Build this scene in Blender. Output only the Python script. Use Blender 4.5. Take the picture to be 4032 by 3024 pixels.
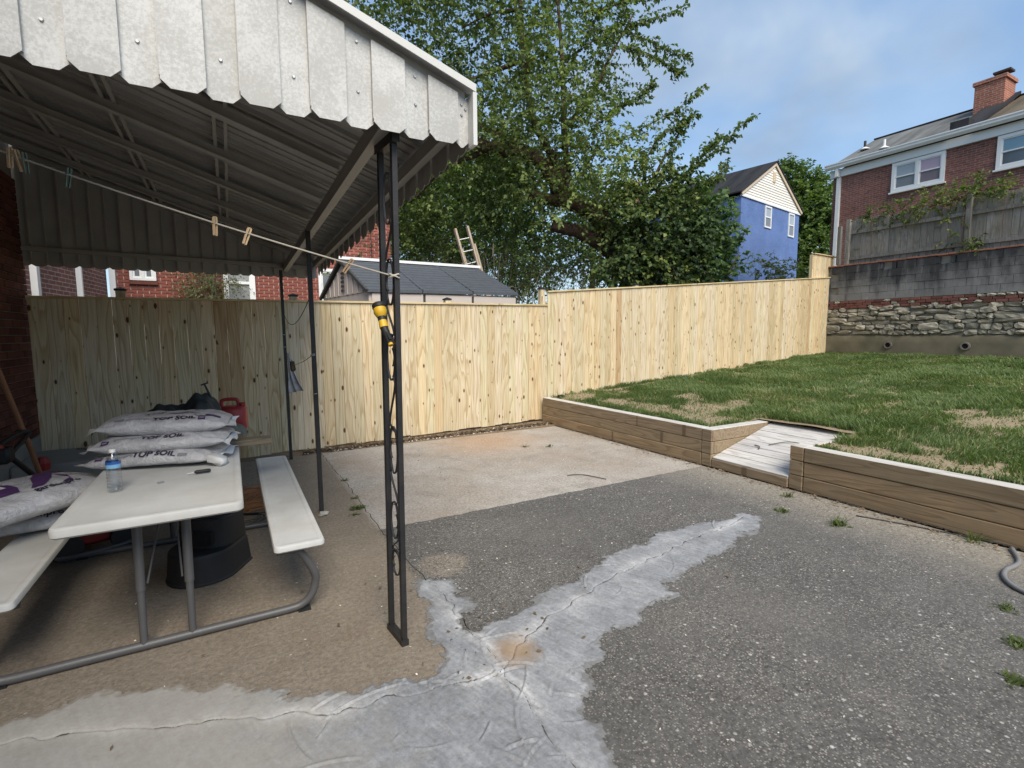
import bpy, bmesh, math, random
import numpy as np
from math import sin, cos, pi, radians, sqrt, atan2, hypot
from mathutils import Vector, Matrix, Euler

scene = bpy.context.scene
for o in list(bpy.data.objects):
    bpy.data.objects.remove(o, do_unlink=True)
COL = scene.collection
random.seed(7)
rng = np.random.default_rng(11)

# ------------------------------------------------------------------ camera
cam_data = bpy.data.cameras.new("camera")
cam = bpy.data.objects.new("camera", cam_data)
COL.objects.link(cam)
cam_data.sensor_fit = 'HORIZONTAL'
cam_data.sensor_width = 36.0
cam_data.lens = 17.513
cam_data.clip_start = 0.05
cam_data.clip_end = 2000.0
PITCH, ROLL, YAW = 0.10055, -0.005995, 1.05717
cp_, sp_ = cos(PITCH), sin(PITCH)
Mlev = Matrix(((1, 0, 0), (0, -sp_, -cp_), (0, cp_, -sp_)))
Mrol = Matrix(((cos(ROLL), -sin(ROLL), 0), (sin(ROLL), cos(ROLL), 0), (0, 0, 1)))
Bw = Matrix(((sin(YAW), -cos(YAW), 0), (cos(YAW), sin(YAW), 0), (0, 0, 1)))
Mw = Mrol @ Mlev @ Bw            # rows: right, down, forward in world axes
r_, d_, f_ = Mw[0], Mw[1], Mw[2]
cam.matrix_world = Matrix(((r_[0], -d_[0], -f_[0], 0.0),
                           (r_[1], -d_[1], -f_[1], 0.0),
                           (r_[2], -d_[2], -f_[2], 1.55),
                           (0, 0, 0, 1)))
scene.camera = cam

# ------------------------------------------------------------------ world
SUN_EL = radians(48)
SUN_DIR = Vector((-0.17, -0.90, 0.0)).normalized()      # horizontal direction towards the sun
world = bpy.data.worlds.new("World")
scene.world = world
world.use_nodes = True
wn = world.node_tree
wn.nodes.clear()
def wnode(t, **kw):
    n = wn.nodes.new(t)
    for k, v in kw.items():
        setattr(n, k, v)
    return n
out = wnode('ShaderNodeOutputWorld')
bg = wnode('ShaderNodeBackground')
bg.inputs['Strength'].default_value = 0.105
sky = wnode('ShaderNodeTexSky', sky_type='NISHITA')
sky.sun_disc = False
sky.sun_elevation = SUN_EL
sky.sun_rotation = atan2(SUN_DIR.x, SUN_DIR.y)
sky.altitude = 50
sky.air_density = 1.0
sky.dust_density = 0.8
sky.ozone_density = 2.0
tc = wnode('ShaderNodeTexCoord')
sep = wnode('ShaderNodeSeparateXYZ')
wn.links.new(tc.outputs['Generated'], sep.inputs[0])
# cloud layer: project the direction onto a flat ceiling so clouds stretch towards the horizon
mx = wnode('ShaderNodeMath', operation='MAXIMUM'); mx.inputs[1].default_value = 0.0
wn.links.new(sep.outputs['Z'], mx.inputs[0])
ad = wnode('ShaderNodeMath', operation='ADD'); ad.inputs[1].default_value = 0.28
wn.links.new(mx.outputs[0], ad.inputs[0])
comb = wnode('ShaderNodeCombineXYZ')
for ax in ('X', 'Y'):
    dv = wnode('ShaderNodeMath', operation='DIVIDE')
    wn.links.new(sep.outputs[ax], dv.inputs[0]); wn.links.new(ad.outputs[0], dv.inputs[1])
    wn.links.new(dv.outputs[0], comb.inputs[ax])
comb.inputs['Z'].default_value = 3.1
n1 = wnode('ShaderNodeTexNoise'); n1.inputs['Scale'].default_value = 1.9; n1.inputs['Detail'].default_value = 5; n1.inputs['Roughness'].default_value = 0.5; n1.inputs['Distortion'].default_value = 0.35
wn.links.new(comb.outputs[0], n1.inputs['Vector'])
r1 = wnode('ShaderNodeValToRGB')
r1.color_ramp.elements[0].position = 0.39; r1.color_ramp.elements[0].color = (0.0, 0.0, 0.0, 1)
r1.color_ramp.elements[1].position = 0.66; r1.color_ramp.elements[1].color = (0.85, 0.85, 0.85, 1)
wn.links.new(n1.outputs['Fac'], r1.inputs[0])
# haze veil: more cloud towards the horizon
hz = wnode('ShaderNodeMapRange'); hz.inputs['From Min'].default_value = 0.0; hz.inputs['From Max'].default_value = 0.55
hz.inputs['To Min'].default_value = 0.78; hz.inputs['To Max'].default_value = 0.18
wn.links.new(mx.outputs[0], hz.inputs['Value'])
mxx = wnode('ShaderNodeMath', operation='MAXIMUM')
wn.links.new(r1.outputs[0], mxx.inputs[0]); wn.links.new(hz.outputs[0], mxx.inputs[1])
n2 = wnode('ShaderNodeTexNoise'); n2.inputs['Scale'].default_value = 2.1; n2.inputs['Detail'].default_value = 4; n2.inputs['Roughness'].default_value = 0.5
mp2 = wnode('ShaderNodeMapping'); mp2.inputs['Location'].default_value = (4.3, 1.7, 0.6)
wn.links.new(comb.outputs[0], mp2.inputs['Vector']); wn.links.new(mp2.outputs[0], n2.inputs['Vector'])
ccol = wnode('ShaderNodeValToRGB')
ccol.color_ramp.elements[0].position = 0.35; ccol.color_ramp.elements[0].color = (1.60, 2.10, 2.85, 1)
ccol.color_ramp.elements[1].position = 0.66; ccol.color_ramp.elements[1].color = (2.7, 3.2, 3.75, 1)
wn.links.new(n2.outputs['Fac'], ccol.inputs[0])
skm = wnode('ShaderNodeVectorMath', operation='MULTIPLY'); skm.inputs[1].default_value = (0.88, 1.0, 1.02)
wn.links.new(sky.outputs[0], skm.inputs[0])
mix = wnode('ShaderNodeMixRGB')
wn.links.new(mxx.outputs[0], mix.inputs['Fac'])
wn.links.new(skm.outputs[0], mix.inputs['Color1'])
wn.links.new(ccol.outputs[0], mix.inputs['Color2'])
wn.links.new(mix.outputs[0], bg.inputs['Color'])
wn.links.new(bg.outputs[0], out.inputs[0])

sun_d = bpy.data.lights.new("sun", 'SUN')
sun_d.energy = 2.2
sun_d.angle = radians(38)
sun_d.color = (1.0, 0.90, 0.76)
sun = bpy.data.objects.new("sun", sun_d)
COL.objects.link(sun)
sun.location = (0, -5, 12)
sv = Vector((SUN_DIR.x * cos(SUN_EL), SUN_DIR.y * cos(SUN_EL), sin(SUN_EL)))
sun.rotation_euler = sv.to_track_quat('Z', 'Y').to_euler()

vs = scene.view_settings
vs.view_transform = 'Standard'
vs.look = 'None'
vs.exposure = 1.12
vs.gamma = 1.0
vs.use_curve_mapping = False

# ------------------------------------------------------------------ material helpers
class NT:
    def __init__(s, name):
        s.m = bpy.data.materials.new(name); s.m.use_nodes = True
        s.t = s.m.node_tree; s.t.nodes.clear()
        s.out = s.n('ShaderNodeOutputMaterial')
        s.b = s.n('ShaderNodeBsdfPrincipled')
        s.l(s.b.outputs[0], s.out.inputs['Surface'])
    def n(s, t, **kw):
        n = s.t.nodes.new(t)
        for k, v in kw.items(): setattr(n, k, v)
        return n
    def l(s, a, b): s.t.links.new(a, b)
    def obj(s): return s.n('ShaderNodeTexCoord').outputs['Object']
    def pos(s): return s.n('ShaderNodeNewGeometry').outputs['Position']
    def rand(s): return s.n('ShaderNodeObjectInfo').outputs['Random']
    def vmul(s, v, k):
        n = s.n('ShaderNodeVectorMath', operation='MULTIPLY'); s.l(v, n.inputs[0]); n.inputs[1].default_value = k; return n.outputs[0]
    def vadd(s, v, w):
        n = s.n('ShaderNodeVectorMath', operation='ADD'); s.l(v, n.inputs[0]); s.l(w, n.inputs[1]); return n.outputs[0]
    def randoff(s, v, k=(37.1, 53.7, 71.3)):
        c = s.n('ShaderNodeVectorMath', operation='SCALE'); c.inputs[0].default_value = k; s.l(s.rand(), c.inputs['Scale'])
        return s.vadd(v, c.outputs[0])
    def noise(s, v, scale, detail=4, rough=0.55, dist=0.0):
        n = s.n('ShaderNodeTexNoise'); s.l(v, n.inputs['Vector'])
        n.inputs['Scale'].default_value = scale; n.inputs['Detail'].default_value = detail
        n.inputs['Roughness'].default_value = rough; n.inputs['Distortion'].default_value = dist
        return n.outputs['Fac']
    def vor(s, v, scale, feature='F1', out='Distance', rnd=1.0):
        n = s.n('ShaderNodeTexVoronoi', feature=feature); s.l(v, n.inputs['Vector']); n.inputs['Scale'].default_value = scale
        n.inputs['Randomness'].default_value = rnd
        return n.outputs[out]
    def ramp(s, f, stops):
        n = s.n('ShaderNodeValToRGB'); cr = n.color_ramp
        while len(cr.elements) > len(stops): cr.elements.remove(cr.elements[-1])
        while len(cr.elements) < len(stops): cr.elements.new(0.5)
        for e, (p, c) in zip(cr.elements, stops):
            e.position = p
            e.color = (c, c, c, 1) if isinstance(c, (int, float)) else (c[0], c[1], c[2], 1)
        s.l(f, n.inputs[0]); return n.outputs[0]
    def mix(s, f, a, b, mode='MIX'):
        n = s.n('ShaderNodeMixRGB', blend_type=mode)
        for i, v in ((0, f), (1, a), (2, b)):
            if isinstance(v, (int, float)): n.inputs[i].default_value = v if i == 0 else (v, v, v, 1)
            elif isinstance(v, (tuple, list)): n.inputs[i].default_value = (v[0], v[1], v[2], 1)
            else: s.l(v, n.inputs[i])
        return n.outputs[0]
    def math(s, op, a, b=None, clamp=False):
        n = s.n('ShaderNodeMath', operation=op); n.use_clamp = clamp
        for i, v in ((0, a), (1, b)):
            if v is None: continue
            if isinstance(v, (int, float)): n.inputs[i].default_value = v
            else: s.l(v, n.inputs[i])
        return n.outputs[0]
    def xyz(s, v):
        n = s.n('ShaderNodeSeparateXYZ'); s.l(v, n.inputs[0]); return n.outputs
    def comb(s, x, y, z):
        n = s.n('ShaderNodeCombineXYZ')
        for i, v in enumerate((x, y, z)):
            if isinstance(v, (int, float)): n.inputs[i].default_value = v
            else: s.l(v, n.inputs[i])
        return n.outputs[0]
    def bump(s, h, strength=0.3, dist=0.01, prev=None):
        n = s.n('ShaderNodeBump'); n.inputs['Strength'].default_value = strength; n.inputs['Distance'].default_value = dist
        s.l(h, n.inputs['Height'])
        if prev is not None: s.l(prev, n.inputs['Normal'])
        s.l(n.outputs[0], s.b.inputs['Normal']); return n.outputs[0]
    def col(s, c):
        if isinstance(c, (tuple, list)): s.b.inputs['Base Color'].default_value = (c[0], c[1], c[2], 1)
        else: s.l(c, s.b.inputs['Base Color'])
    def rough(s, r):
        if isinstance(r, (int, float)): s.b.inputs['Roughness'].default_value = r
        else: s.l(r, s.b.inputs['Roughness'])
    def metal(s, v): s.b.inputs['Metallic'].default_value = v
    def spec(s, v): s.b.inputs['Specular IOR Level'].default_value = v

def mul(c, k): return (c[0] * k, c[1] * k, c[2] * k)

def m_simple(name, c, rough=0.6, var=0.25, scale=6, rnd=0.15, bump=0.15, bscale=60, metal=0.0, spec=0.4, dirt=None, dirt_amt=0.0):
    t = NT(name); v = t.randoff(t.obj())
    n = t.noise(v, scale, 5)
    c1 = t.mix(n, mul(c, 1 - var), mul(c, 1 + var))
    if rnd: c1 = t.mix(1.0, c1, t.ramp(t.rand(), [(0, 1 - rnd), (1, 1 + rnd)]), 'MULTIPLY')
    if dirt is not None:
        d = t.ramp(t.noise(v, scale * 0.6, 6, 0.65), [(0.5 - 0.15, 0.0), (0.72, dirt_amt)])
        c1 = t.mix(d, c1, dirt)
    t.col(c1); t.rough(rough); t.metal(metal); t.spec(spec)
    if bump: t.bump(t.noise(v, bscale, 4), bump, 0.004)
    return t.m

M = {}
def m_wood(name, cA, cB, cKnot, rough=0.65, axis=2, knots=1.0, tints=None, grain=1.0, dirt=None, dirt_amt=0.0, bump=0.25):
    """boards whose long axis is 'axis' in object space"""
    t = NT(name); v = t.randoff(t.obj(), (17.3, 29.1, 41.7))
    x, y, z = t.xyz(v)
    ch = [x, y, z]; lng = ch[axis]; oth = [ch[i] for i in range(3) if i != axis]
    sv = t.comb(oth[0], oth[1], t.math('MULTIPLY', lng, 0.10))
    w = t.n('ShaderNodeTexNoise'); t.l(sv, w.inputs['Vector']); w.inputs['Scale'].default_value = 7; w.inputs['Detail'].default_value = 1.5; w.inputs['Distortion'].default_value = 0.25
    rings = t.math('FRACT', t.math('MULTIPLY', w.outputs['Fac'], 9.0 * grain))
    rings = t.ramp(rings, [(0.0, 0.0), (0.55, 0.35), (0.86, 1.0), (1.0, 0.0)])
    c = t.mix(t.math('MULTIPLY', rings, 0.95), cA, cB)
    fine = t.noise(t.comb(t.math('MULTIPLY', oth[0], 1.0), oth[1], t.math('MULTIPLY', lng, 0.02)), 160, 3)
    c = t.mix(1.0, c, t.ramp(fine, [(0.3, 0.80), (0.7, 1.10)]), 'MULTIPLY')
    if tints:
        rr = t.math('FRACT', t.math('MULTIPLY', t.rand(), 7.31))
        st = [(i / len(tints), k) for i, k in enumerate(tints)]
        n = t.n('ShaderNodeValToRGB'); n.color_ramp.interpolation = 'CONSTANT'; cr = n.color_ramp
        while len(cr.elements) < len(st): cr.elements.new(0.5)
        for e, (p, k) in zip(cr.elements, st): e.position = p; e.color = (k[0], k[1], k[2], 1)
        t.l(rr, n.inputs[0])
        c = t.mix(1.0, c, n.outputs[0], 'MULTIPLY')
    if knots:
        kv = t.comb(t.math('MULTIPLY', oth[0], 11.0), t.math('MULTIPLY', lng, 5.2), 0.0)
        vn = t.n('ShaderNodeTexVoronoi', voronoi_dimensions='2D'); t.l(kv, vn.inputs['Vector']); vn.inputs['Scale'].default_value = 1.0
        cr_, cg_, cb_ = t.xyz(vn.outputs['Color'])
        size = t.math('MULTIPLY', t.math('POWER', cr_, 1.5), 0.20)
        keep = t.math('GREATER_THAN', cg_, 0.60)
        df = t.math('SUBTRACT', size, vn.outputs['Distance'])
        k = t.math('MULTIPLY', t.ramp(df, [(0.0, 0.0), (0.05, 1.0)]), keep)
        halo = t.math('MULTIPLY', t.ramp(t.math('ADD', df, 0.10), [(0.0, 0.0), (0.12, 0.45)]), keep)
        c = t.mix(t.math('MULTIPLY', halo, knots), c, cB)
        c = t.mix(t.math('MULTIPLY', k, knots), c, cKnot)
    if dirt is not None:
        d = t.ramp(t.noise(v, 3.0, 6, 0.7), [(0.42, 0.0), (0.7, dirt_amt)])
        c = t.mix(d, c, dirt)
    t.col(c); t.rough(rough); t.spec(0.25)
    t.bump(t.math('ADD', t.math('MULTIPLY', rings, -0.4), fine), bump, 0.002)
    return t.m
# ------------------------------------------------------------------ mesh helpers
class MB:
    def __init__(s): s.v = []; s.f = []; s.mi = []; s.m = 0
    def add(s, vs, fs):
        o = len(s.v); s.v.extend([tuple(p) for p in vs])
        for f in fs: s.f.append(tuple(i + o for i in f)); s.mi.append(s.m)
        return s
    def box(s, x0, x1, y0, y1, z0, z1, mat=None):
        vs = [(x0, y0, z0), (x1, y0, z0), (x1, y1, z0), (x0, y1, z0), (x0, y0, z1), (x1, y0, z1), (x1, y1, z1), (x0, y1, z1)]
        if mat is not None: vs = [tuple(mat @ Vector(p)) for p in vs]
        return s.add(vs, [(3, 2, 1, 0), (4, 5, 6, 7), (0, 1, 5, 4), (1, 2, 6, 5), (2, 3, 7, 6), (3, 0, 4, 7)])
    def bbox(s, x0, x1, y0, y1, z0, z1, b=0.01, mat=None, jit=0.0):
        """box with chamfered edges (24 verts)"""
        bm = bmesh.new(); bmesh.ops.create_cube(bm, size=1)
        for v in bm.verts:
            v.co = Vector((x0 + (v.co.x + .5) * (x1 - x0), y0 + (v.co.y + .5) * (y1 - y0), z0 + (v.co.z + .5) * (z1 - z0)))
        bmesh.ops.bevel(bm, geom=list(bm.edges), offset=b, segments=1, affect='EDGES', profile=0.5)
        if jit:
            for v in bm.verts: v.co += Vector((random.uniform(-jit, jit), random.uniform(-jit, jit), random.uniform(-jit, jit)))
        if mat is not None: bm.transform(mat)
        bm.verts.index_update()
        s.add([v.co[:] for v in bm.verts], [[v.index for v in f.verts] for f in bm.faces]); bm.free(); return s
    def prism(s, poly, fn0, fn1):
        """poly = list of 2D points; fn0/fn1 map (a,b)->3D for the two caps"""
        n = len(poly); vs = [fn0(*p) for p in poly] + [fn1(*p) for p in poly]
        fs = [tuple(range(n - 1, -1, -1)), tuple(range(n, 2 * n))] + [(i, (i + 1) % n, n + (i + 1) % n, n + i) for i in range(n)]
        return s.add(vs, fs)
    def tube(s, pts, rad, n=8, caps=True, closed=False):
        pts = [Vector(p) for p in pts]; k = len(pts)
        if not hasattr(rad, '__len__'): rad = [rad] * k
        vs = []; up = None
        for i, p in enumerate(pts):
            if closed: d = pts[(i + 1) % k] - pts[i - 1]
            else: d = pts[min(i + 1, k - 1)] - pts[max(i - 1, 0)]
            d = d.normalized() if d.length > 1e-9 else Vector((0, 0, 1))
            if up is None:
                up = Vector((0, 0, 1)) if abs(d.z) < 0.9 else Vector((1, 0, 0))
            a = up - d * up.dot(d)
            if a.length < 1e-5: a = d.orthogonal()
            a.normalize(); up = a; b = d.cross(a)
            for j in range(n):
                t = 2 * pi * j / n
                vs.append(p + (a * cos(t) + b * sin(t)) * rad[i])
        fs = []
        for i in range(k if closed else k - 1):
            i2 = (i + 1) % k
            for j in range(n): fs.append((i * n + j, i * n + (j + 1) % n, i2 * n + (j + 1) % n, i2 * n + j))
        if caps and not closed:
            fs.append(tuple(range(n - 1, -1, -1))); fs.append(tuple(range((k - 1) * n, k * n)))
        return s.add(vs, fs)
    def lathe(s, prof, n=20, c=(0, 0, 0), mat=None):
        vs = []
        for r, z in prof:
            for j in range(n): vs.append((c[0] + r * cos(2 * pi * j / n), c[1] + r * sin(2 * pi * j / n), c[2] + z))
        if mat is not None: vs = [tuple(mat @ Vector(p)) for p in vs]
        fs = []; k = len(prof)
        for i in range(k - 1):
            for j in range(n): fs.append((i * n + j, i * n + (j + 1) % n, (i + 1) * n + (j + 1) % n, (i + 1) * n + j))
        fs.append(tuple(range(n - 1, -1, -1))); fs.append(tuple(range((k - 1) * n, k * n)))
        return s.add(vs, fs)
    def bar(s, p0, p1, w, h, up=(0, 0, 1)):
        p0, p1 = Vector(p0), Vector(p1); d = (p1 - p0).normalized(); u = Vector(up); u = (u - d * u.dot(d))
        u = u.normalized() if u.length > 1e-5 else d.orthogonal().normalized(); sd = d.cross(u)
        vs = [q + sd * (a * w / 2) + u * (b * h / 2) for q in (p0, p1) for a, b in ((-1, -1), (1, -1), (1, 1), (-1, 1))]
        return s.add(vs, [(0, 1, 2, 3), (7, 6, 5, 4), (0, 4, 5, 1), (1, 5, 6, 2), (2, 6, 7, 3), (3, 7, 4, 0)])
    def mesh(s, name, mats, smooth=False):
        me = bpy.data.meshes.new(name)
        me.from_pydata(s.v, [], s.f)
        if not isinstance(mats, (list, tuple)): mats = [mats]
        for m in mats: me.materials.append(m)
        if len(mats) > 1: me.polygons.foreach_set('material_index', s.mi)
        bm = bmesh.new(); bm.from_mesh(me); bmesh.ops.recalc_face_normals(bm, faces=bm.faces); bm.to_mesh(me); bm.free()
        if smooth:
            me.polygons.foreach_set('use_smooth', [True] * len(me.polygons))
        me.update(); return me
    def build(s, name, mats, parent=None, smooth=False, world=True, auto=None):
        o = link(name, s.mesh(name, mats, smooth), parent, world)
        if auto: autosmooth(o, auto)
        return o

def autosmooth(o, deg):
    me = o.data
    me.polygons.foreach_set('use_smooth', [True] * len(me.polygons))
    bm = bmesh.new(); bm.from_mesh(me); lim = radians(deg)
    for e in bm.edges:
        if len(e.link_faces) == 2 and e.calc_face_angle(0) > lim: e.smooth = False
    bm.to_mesh(me); bm.free()

WM = {}
def wmat(o):
    return WM.get(o.name, Matrix.Identity(4))
def link(name, me, parent=None, world=True, loc=None, rot=None):
    o = bpy.data.objects.new(name, me); COL.objects.link(o)
    if loc is not None: o.location = loc
    if rot is not None: o.rotation_euler = rot
    if parent is not None:
        o.parent = parent
        if world: o.matrix_parent_inverse = wmat(parent).inverted()
        WM[o.name] = wmat(parent) if not world else Matrix.Identity(4)
    if parent is not None and world and loc is not None:
        WM[o.name] = Matrix.Translation(loc) @ (Euler(rot).to_matrix().to_4x4() if rot else Matrix.Identity(4))
    return o
def thing(name, label, cat, loc=(0, 0, 0), rz=0.0, group=None, kind=None):
    o = bpy.data.objects.new(name, None); COL.objects.link(o)
    o.empty_display_size = 0.1
    o.location = loc; o.rotation_euler = (0, 0, rz)
    WM[o.name] = Matrix.Translation(loc) @ Matrix.Rotation(rz, 4, 'Z')
    tag(o, label, cat, group, kind); return o
def tag(o, label=None, cat=None, group=None, kind=None):
    if label: o['label'] = label
    if cat: o['category'] = cat
    if group: o['group'] = group
    if kind: o['kind'] = kind
    return o
def unit_box_mesh(name, sx, sy, sz, mat, b=0.0, jit=0.0):
    mb = MB()
    if b: mb.bbox(-sx / 2, sx / 2, -sy / 2, sy / 2, -sz / 2, sz / 2, b, jit=jit)
    else: mb.box(-sx / 2, sx / 2, -sy / 2, sy / 2, -sz / 2, sz / 2)
    return mb.mesh(name, mat)
def catmull(pts, k=8):
    P = [Vector(p) for p in pts]; P = [P[0] * 2 - P[1]] + P + [P[-1] * 2 - P[-2]]; out_ = []
    for i in range(1, len(P) - 2):
        for j in range(k):
            t = j / k; a, b, c, d = P[i - 1], P[i], P[i + 1], P[i + 2]
            out_.append(0.5 * ((2 * b) + (c - a) * t + (2 * a - 5 * b + 4 * c - d) * t * t + (3 * b - a - 3 * c + d) * t ** 3))
    out_.append(P[-2]); return out_
def np_mesh(name, V, F, mats, tint=None, smooth=False, mi=None):
    me = bpy.data.meshes.new(name)
    nv, nf, k = len(V), len(F), F.shape[1]
    me.vertices.add(nv); me.vertices.foreach_set('co', np.asarray(V, np.float32).ravel())
    me.loops.add(nf * k); me.loops.foreach_set('vertex_index', np.asarray(F, np.int32).ravel())
    me.polygons.add(nf); me.polygons.foreach_set('loop_start', np.arange(0, nf * k, k, dtype=np.int32))
    me.polygons.foreach_set('loop_total', np.full(nf, k, np.int32))
    if not isinstance(mats, (list, tuple)): mats = [mats]
    for m in mats: me.materials.append(m)
    if mi is not None: me.polygons.foreach_set('material_index', np.asarray(mi, np.int32))
    if smooth: me.polygons.foreach_set('use_smooth', np.ones(nf, bool))
    if tint is not None:
        a = me.attributes.new('tint', 'FLOAT', 'POINT'); a.data.foreach_set('value', np.asarray(tint, np.float32))
    me.update(calc_edges=True); me.validate(); return me
def text_geo(s, size, bold=0.0, shear=0.0, maxedge=0.012):
    cu = bpy.data.curves.new('txt', 'FONT'); cu.body = s; cu.size = size; cu.offset = bold; cu.shear = shear; cu.resolution_u = 3
    cu.align_x = 'CENTER'
    ob = bpy.data.objects.new('txt', cu); COL.objects.link(ob)
    dg = bpy.context.evaluated_depsgraph_get()
    me = bpy.data.meshes.new_from_object(ob.evaluated_get(dg))
    bpy.data.objects.remove(ob, do_unlink=True); bpy.data.curves.remove(cu)
    bm = bmesh.new(); bm.from_mesh(me); bpy.data.meshes.remove(me)
    return bm_geo(bm, maxedge)
def bm_geo(bm, maxedge):
    bmesh.ops.triangulate(bm, faces=bm.faces)
    for _ in range(6):
        es = [e for e in bm.edges if e.calc_length() > maxedge]
        if not es: break
        bmesh.ops.subdivide_edges(bm, edges=es, cuts=1)
        bmesh.ops.triangulate(bm, faces=bm.faces)
    bm.verts.index_update()
    r = ([v.co[:] for v in bm.verts], [[v.index for v in f.verts] for f in bm.faces]); bm.free(); return r
def poly_geo(pts, maxedge=0.012):
    bm = bmesh.new(); bm.faces.new([bm.verts.new((p[0], p[1], 0)) for p in pts]); return bm_geo(bm, maxedge)
def inpoly(X, Y, poly):
    r = np.zeros(X.shape, bool); n = len(poly)
    for i in range(n):
        x0, y0 = poly[i]; x1, y1 = poly[(i + 1) % n]
        c = ((y0 > Y) != (y1 > Y))
        xi = x0 + (Y - y0) * (x1 - x0) / ((y1 - y0) if abs(y1 - y0) > 1e-9 else 1e-9)
        r ^= c & (X < xi)
    return r
def segdist(X, Y, pts, closed=False):
    D = np.full(X.shape, 1e9); k = len(pts)
    for i in range(k if closed else k - 1):
        x0, y0 = pts[i]; x1, y1 = pts[(i + 1) % k]
        dx, dy = x1 - x0, y1 - y0; t = np.clip(((X - x0) * dx + (Y - y0) * dy) / (dx * dx + dy * dy + 1e-12), 0, 1)
        D = np.minimum(D, np.hypot(X - x0 - t * dx, Y - y0 - t * dy))
    return D
def vnoise(X, Y, s, seed=0):
    """cheap smooth value noise"""
    x = X * s + seed * 13.7; y = Y * s + seed * 7.3
    xi = np.floor(x).astype(np.int64); yi = np.floor(y).astype(np.int64); fx = x - xi; fy = y - yi
    fx = fx * fx * (3 - 2 * fx); fy = fy * fy * (3 - 2 * fy)
    def h(a, b):
        n = (a * 374761393 + b * 668265263 + seed * 974711) & 0x7fffffff
        n = ((n ^ (n >> 13)) * 1274126177) & 0x7fffffff
        return ((n ^ (n >> 16)) & 0xffff) / 65535.0
    return (h(xi, yi) * (1 - fx) + h(xi + 1, yi) * fx) * (1 - fy) + (h(xi, yi + 1) * (1 - fx) + h(xi + 1, yi + 1) * fx) * fy
def jag(pts, amp, step, seed):
    r = random.Random(seed); out_ = []
    for a, b in zip(pts[:-1], pts[1:]):
        L = hypot(b[0] - a[0], b[1] - a[1]); n = max(1, int(L / step))
        for i in range(n):
            t = i / n; out_.append((a[0] + (b[0] - a[0]) * t + r.uniform(-amp, amp) * (i > 0), a[1] + (b[1] - a[1]) * t + r.uniform(-amp, amp) * (i > 0)))
    out_.append(pts[-1]); return out_
# ------------------------------------------------------------------ materials
M['pine'] = m_wood('new_pine', (0.68, 0.59, 0.43), (0.49, 0.37, 0.22), (0.10, 0.05, 0.025),
                   tints=[(1, 1, 1), (0.93, 0.92, 0.86), (1.05, 1.0, 0.88), (0.94, 0.95, 0.90), (1.0, 0.94, 0.84), (1.04, 1.04, 1.06), (0.86, 0.82, 0.72), (0.97, 1.0, 0.93), (0.97, 0.90, 0.78), (1.0, 0.99, 0.95), (1.08, 1.03, 0.95), (0.78, 0.66, 0.53)])
M['pine_cap'] = m_wood('pine_cap', (0.66, 0.55, 0.33), (0.52, 0.38, 0.19), (0.12, 0.06, 0.03), axis=0, knots=0.5)
M['timber'] = m_wood('treated_timber', (0.335, 0.258, 0.165), (0.215, 0.155, 0.095), (0.08, 0.05, 0.03), axis=1, knots=0.7, rough=0.8,
                     tints=[(1, 1, 1), (0.88, 0.9, 0.9), (1.1, 1.05, 1.0), (0.95, 0.95, 1.0)], dirt=(0.20, 0.16, 0.11), dirt_amt=0.5)
M['timber_top'] = m_wood('bleached_timber_top', (0.60, 0.58, 0.54), (0.45, 0.43, 0.39), (0.2, 0.15, 0.1), axis=1, knots=0.3, rough=0.85)
M['ramp'] = m_wood('bleached_ramp_board', (0.60, 0.585, 0.56), (0.43, 0.415, 0.39), (0.25, 0.2, 0.15), axis=1, knots=0.25, rough=0.8,
                   tints=[(1, 1, 1), (0.93, 0.93, 0.95), (1.04, 1.03, 1.02)])
M['greywood'] = m_wood('weathered_grey_wood', (0.30, 0.285, 0.265), (0.19, 0.175, 0.155), (0.08, 0.07, 0.06), rough=0.9, knots=0.6,
                       tints=[(1, 1, 1), (0.82, 0.83, 0.85), (1.12, 1.1, 1.05), (0.92, 0.9, 0.86), (0.72, 0.72, 0.72)], dirt=(0.10, 0.105, 0.07), dirt_amt=0.6)
M['oldplank'] = m_wood('old_plank', (0.26, 0.22, 0.16), (0.17, 0.135, 0.09), (0.07, 0.05, 0.03), axis=0, knots=0.5, rough=0.9)
M['ladderwood'] = m_wood('ladder_wood', (0.48, 0.40, 0.31), (0.34, 0.27, 0.2), (0.1, 0.07, 0.05), knots=0.3, rough=0.85)
M['pole'] = m_simple('brown_pole', (0.24, 0.115, 0.06), 0.6, 0.35, 9)

def m_brick(name, c, var=0.35, rnd=0.35, dark=None):
    t = NT(name); v = t.randoff(t.obj())
    n = t.noise(v, 14, 5, 0.6)
    cc = t.mix(n, mul(c, 1 - var), mul(c, 1 + var))
    r = t.rand()
    cc = t.mix(1.0, cc, t.ramp(r, [(0, 1 - rnd), (0.5, 1.0), (1, 1 + rnd * 0.7)]), 'MULTIPLY')
    rb = t.math('FRACT', t.math('MULTIPLY', r, 5.7))
    cc = t.mix(t.ramp(rb, [(0.8, 0.0), (1.0, 0.5)]), cc, dark or mul(c, 0.45))
    t.col(cc); t.rough(0.9); t.spec(0.2)
    t.bump(t.noise(v, 70, 4), 0.5, 0.004)
    return t.m
M['brick'] = m_brick('red_brick', (0.30, 0.10, 0.075))
M['brick_dark'] = m_brick('old_red_brick', (0.115, 0.045, 0.035))
M['brick_band'] = m_brick('dark_band_brick', (0.17, 0.075, 0.062))
M['mortar'] = m_simple('mortar', (0.58, 0.53, 0.48), 0.95, 0.2, 8)
M['mortar_dark'] = m_simple('dirty_mortar', (0.23, 0.215, 0.19), 0.95, 0.3, 8)

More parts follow.
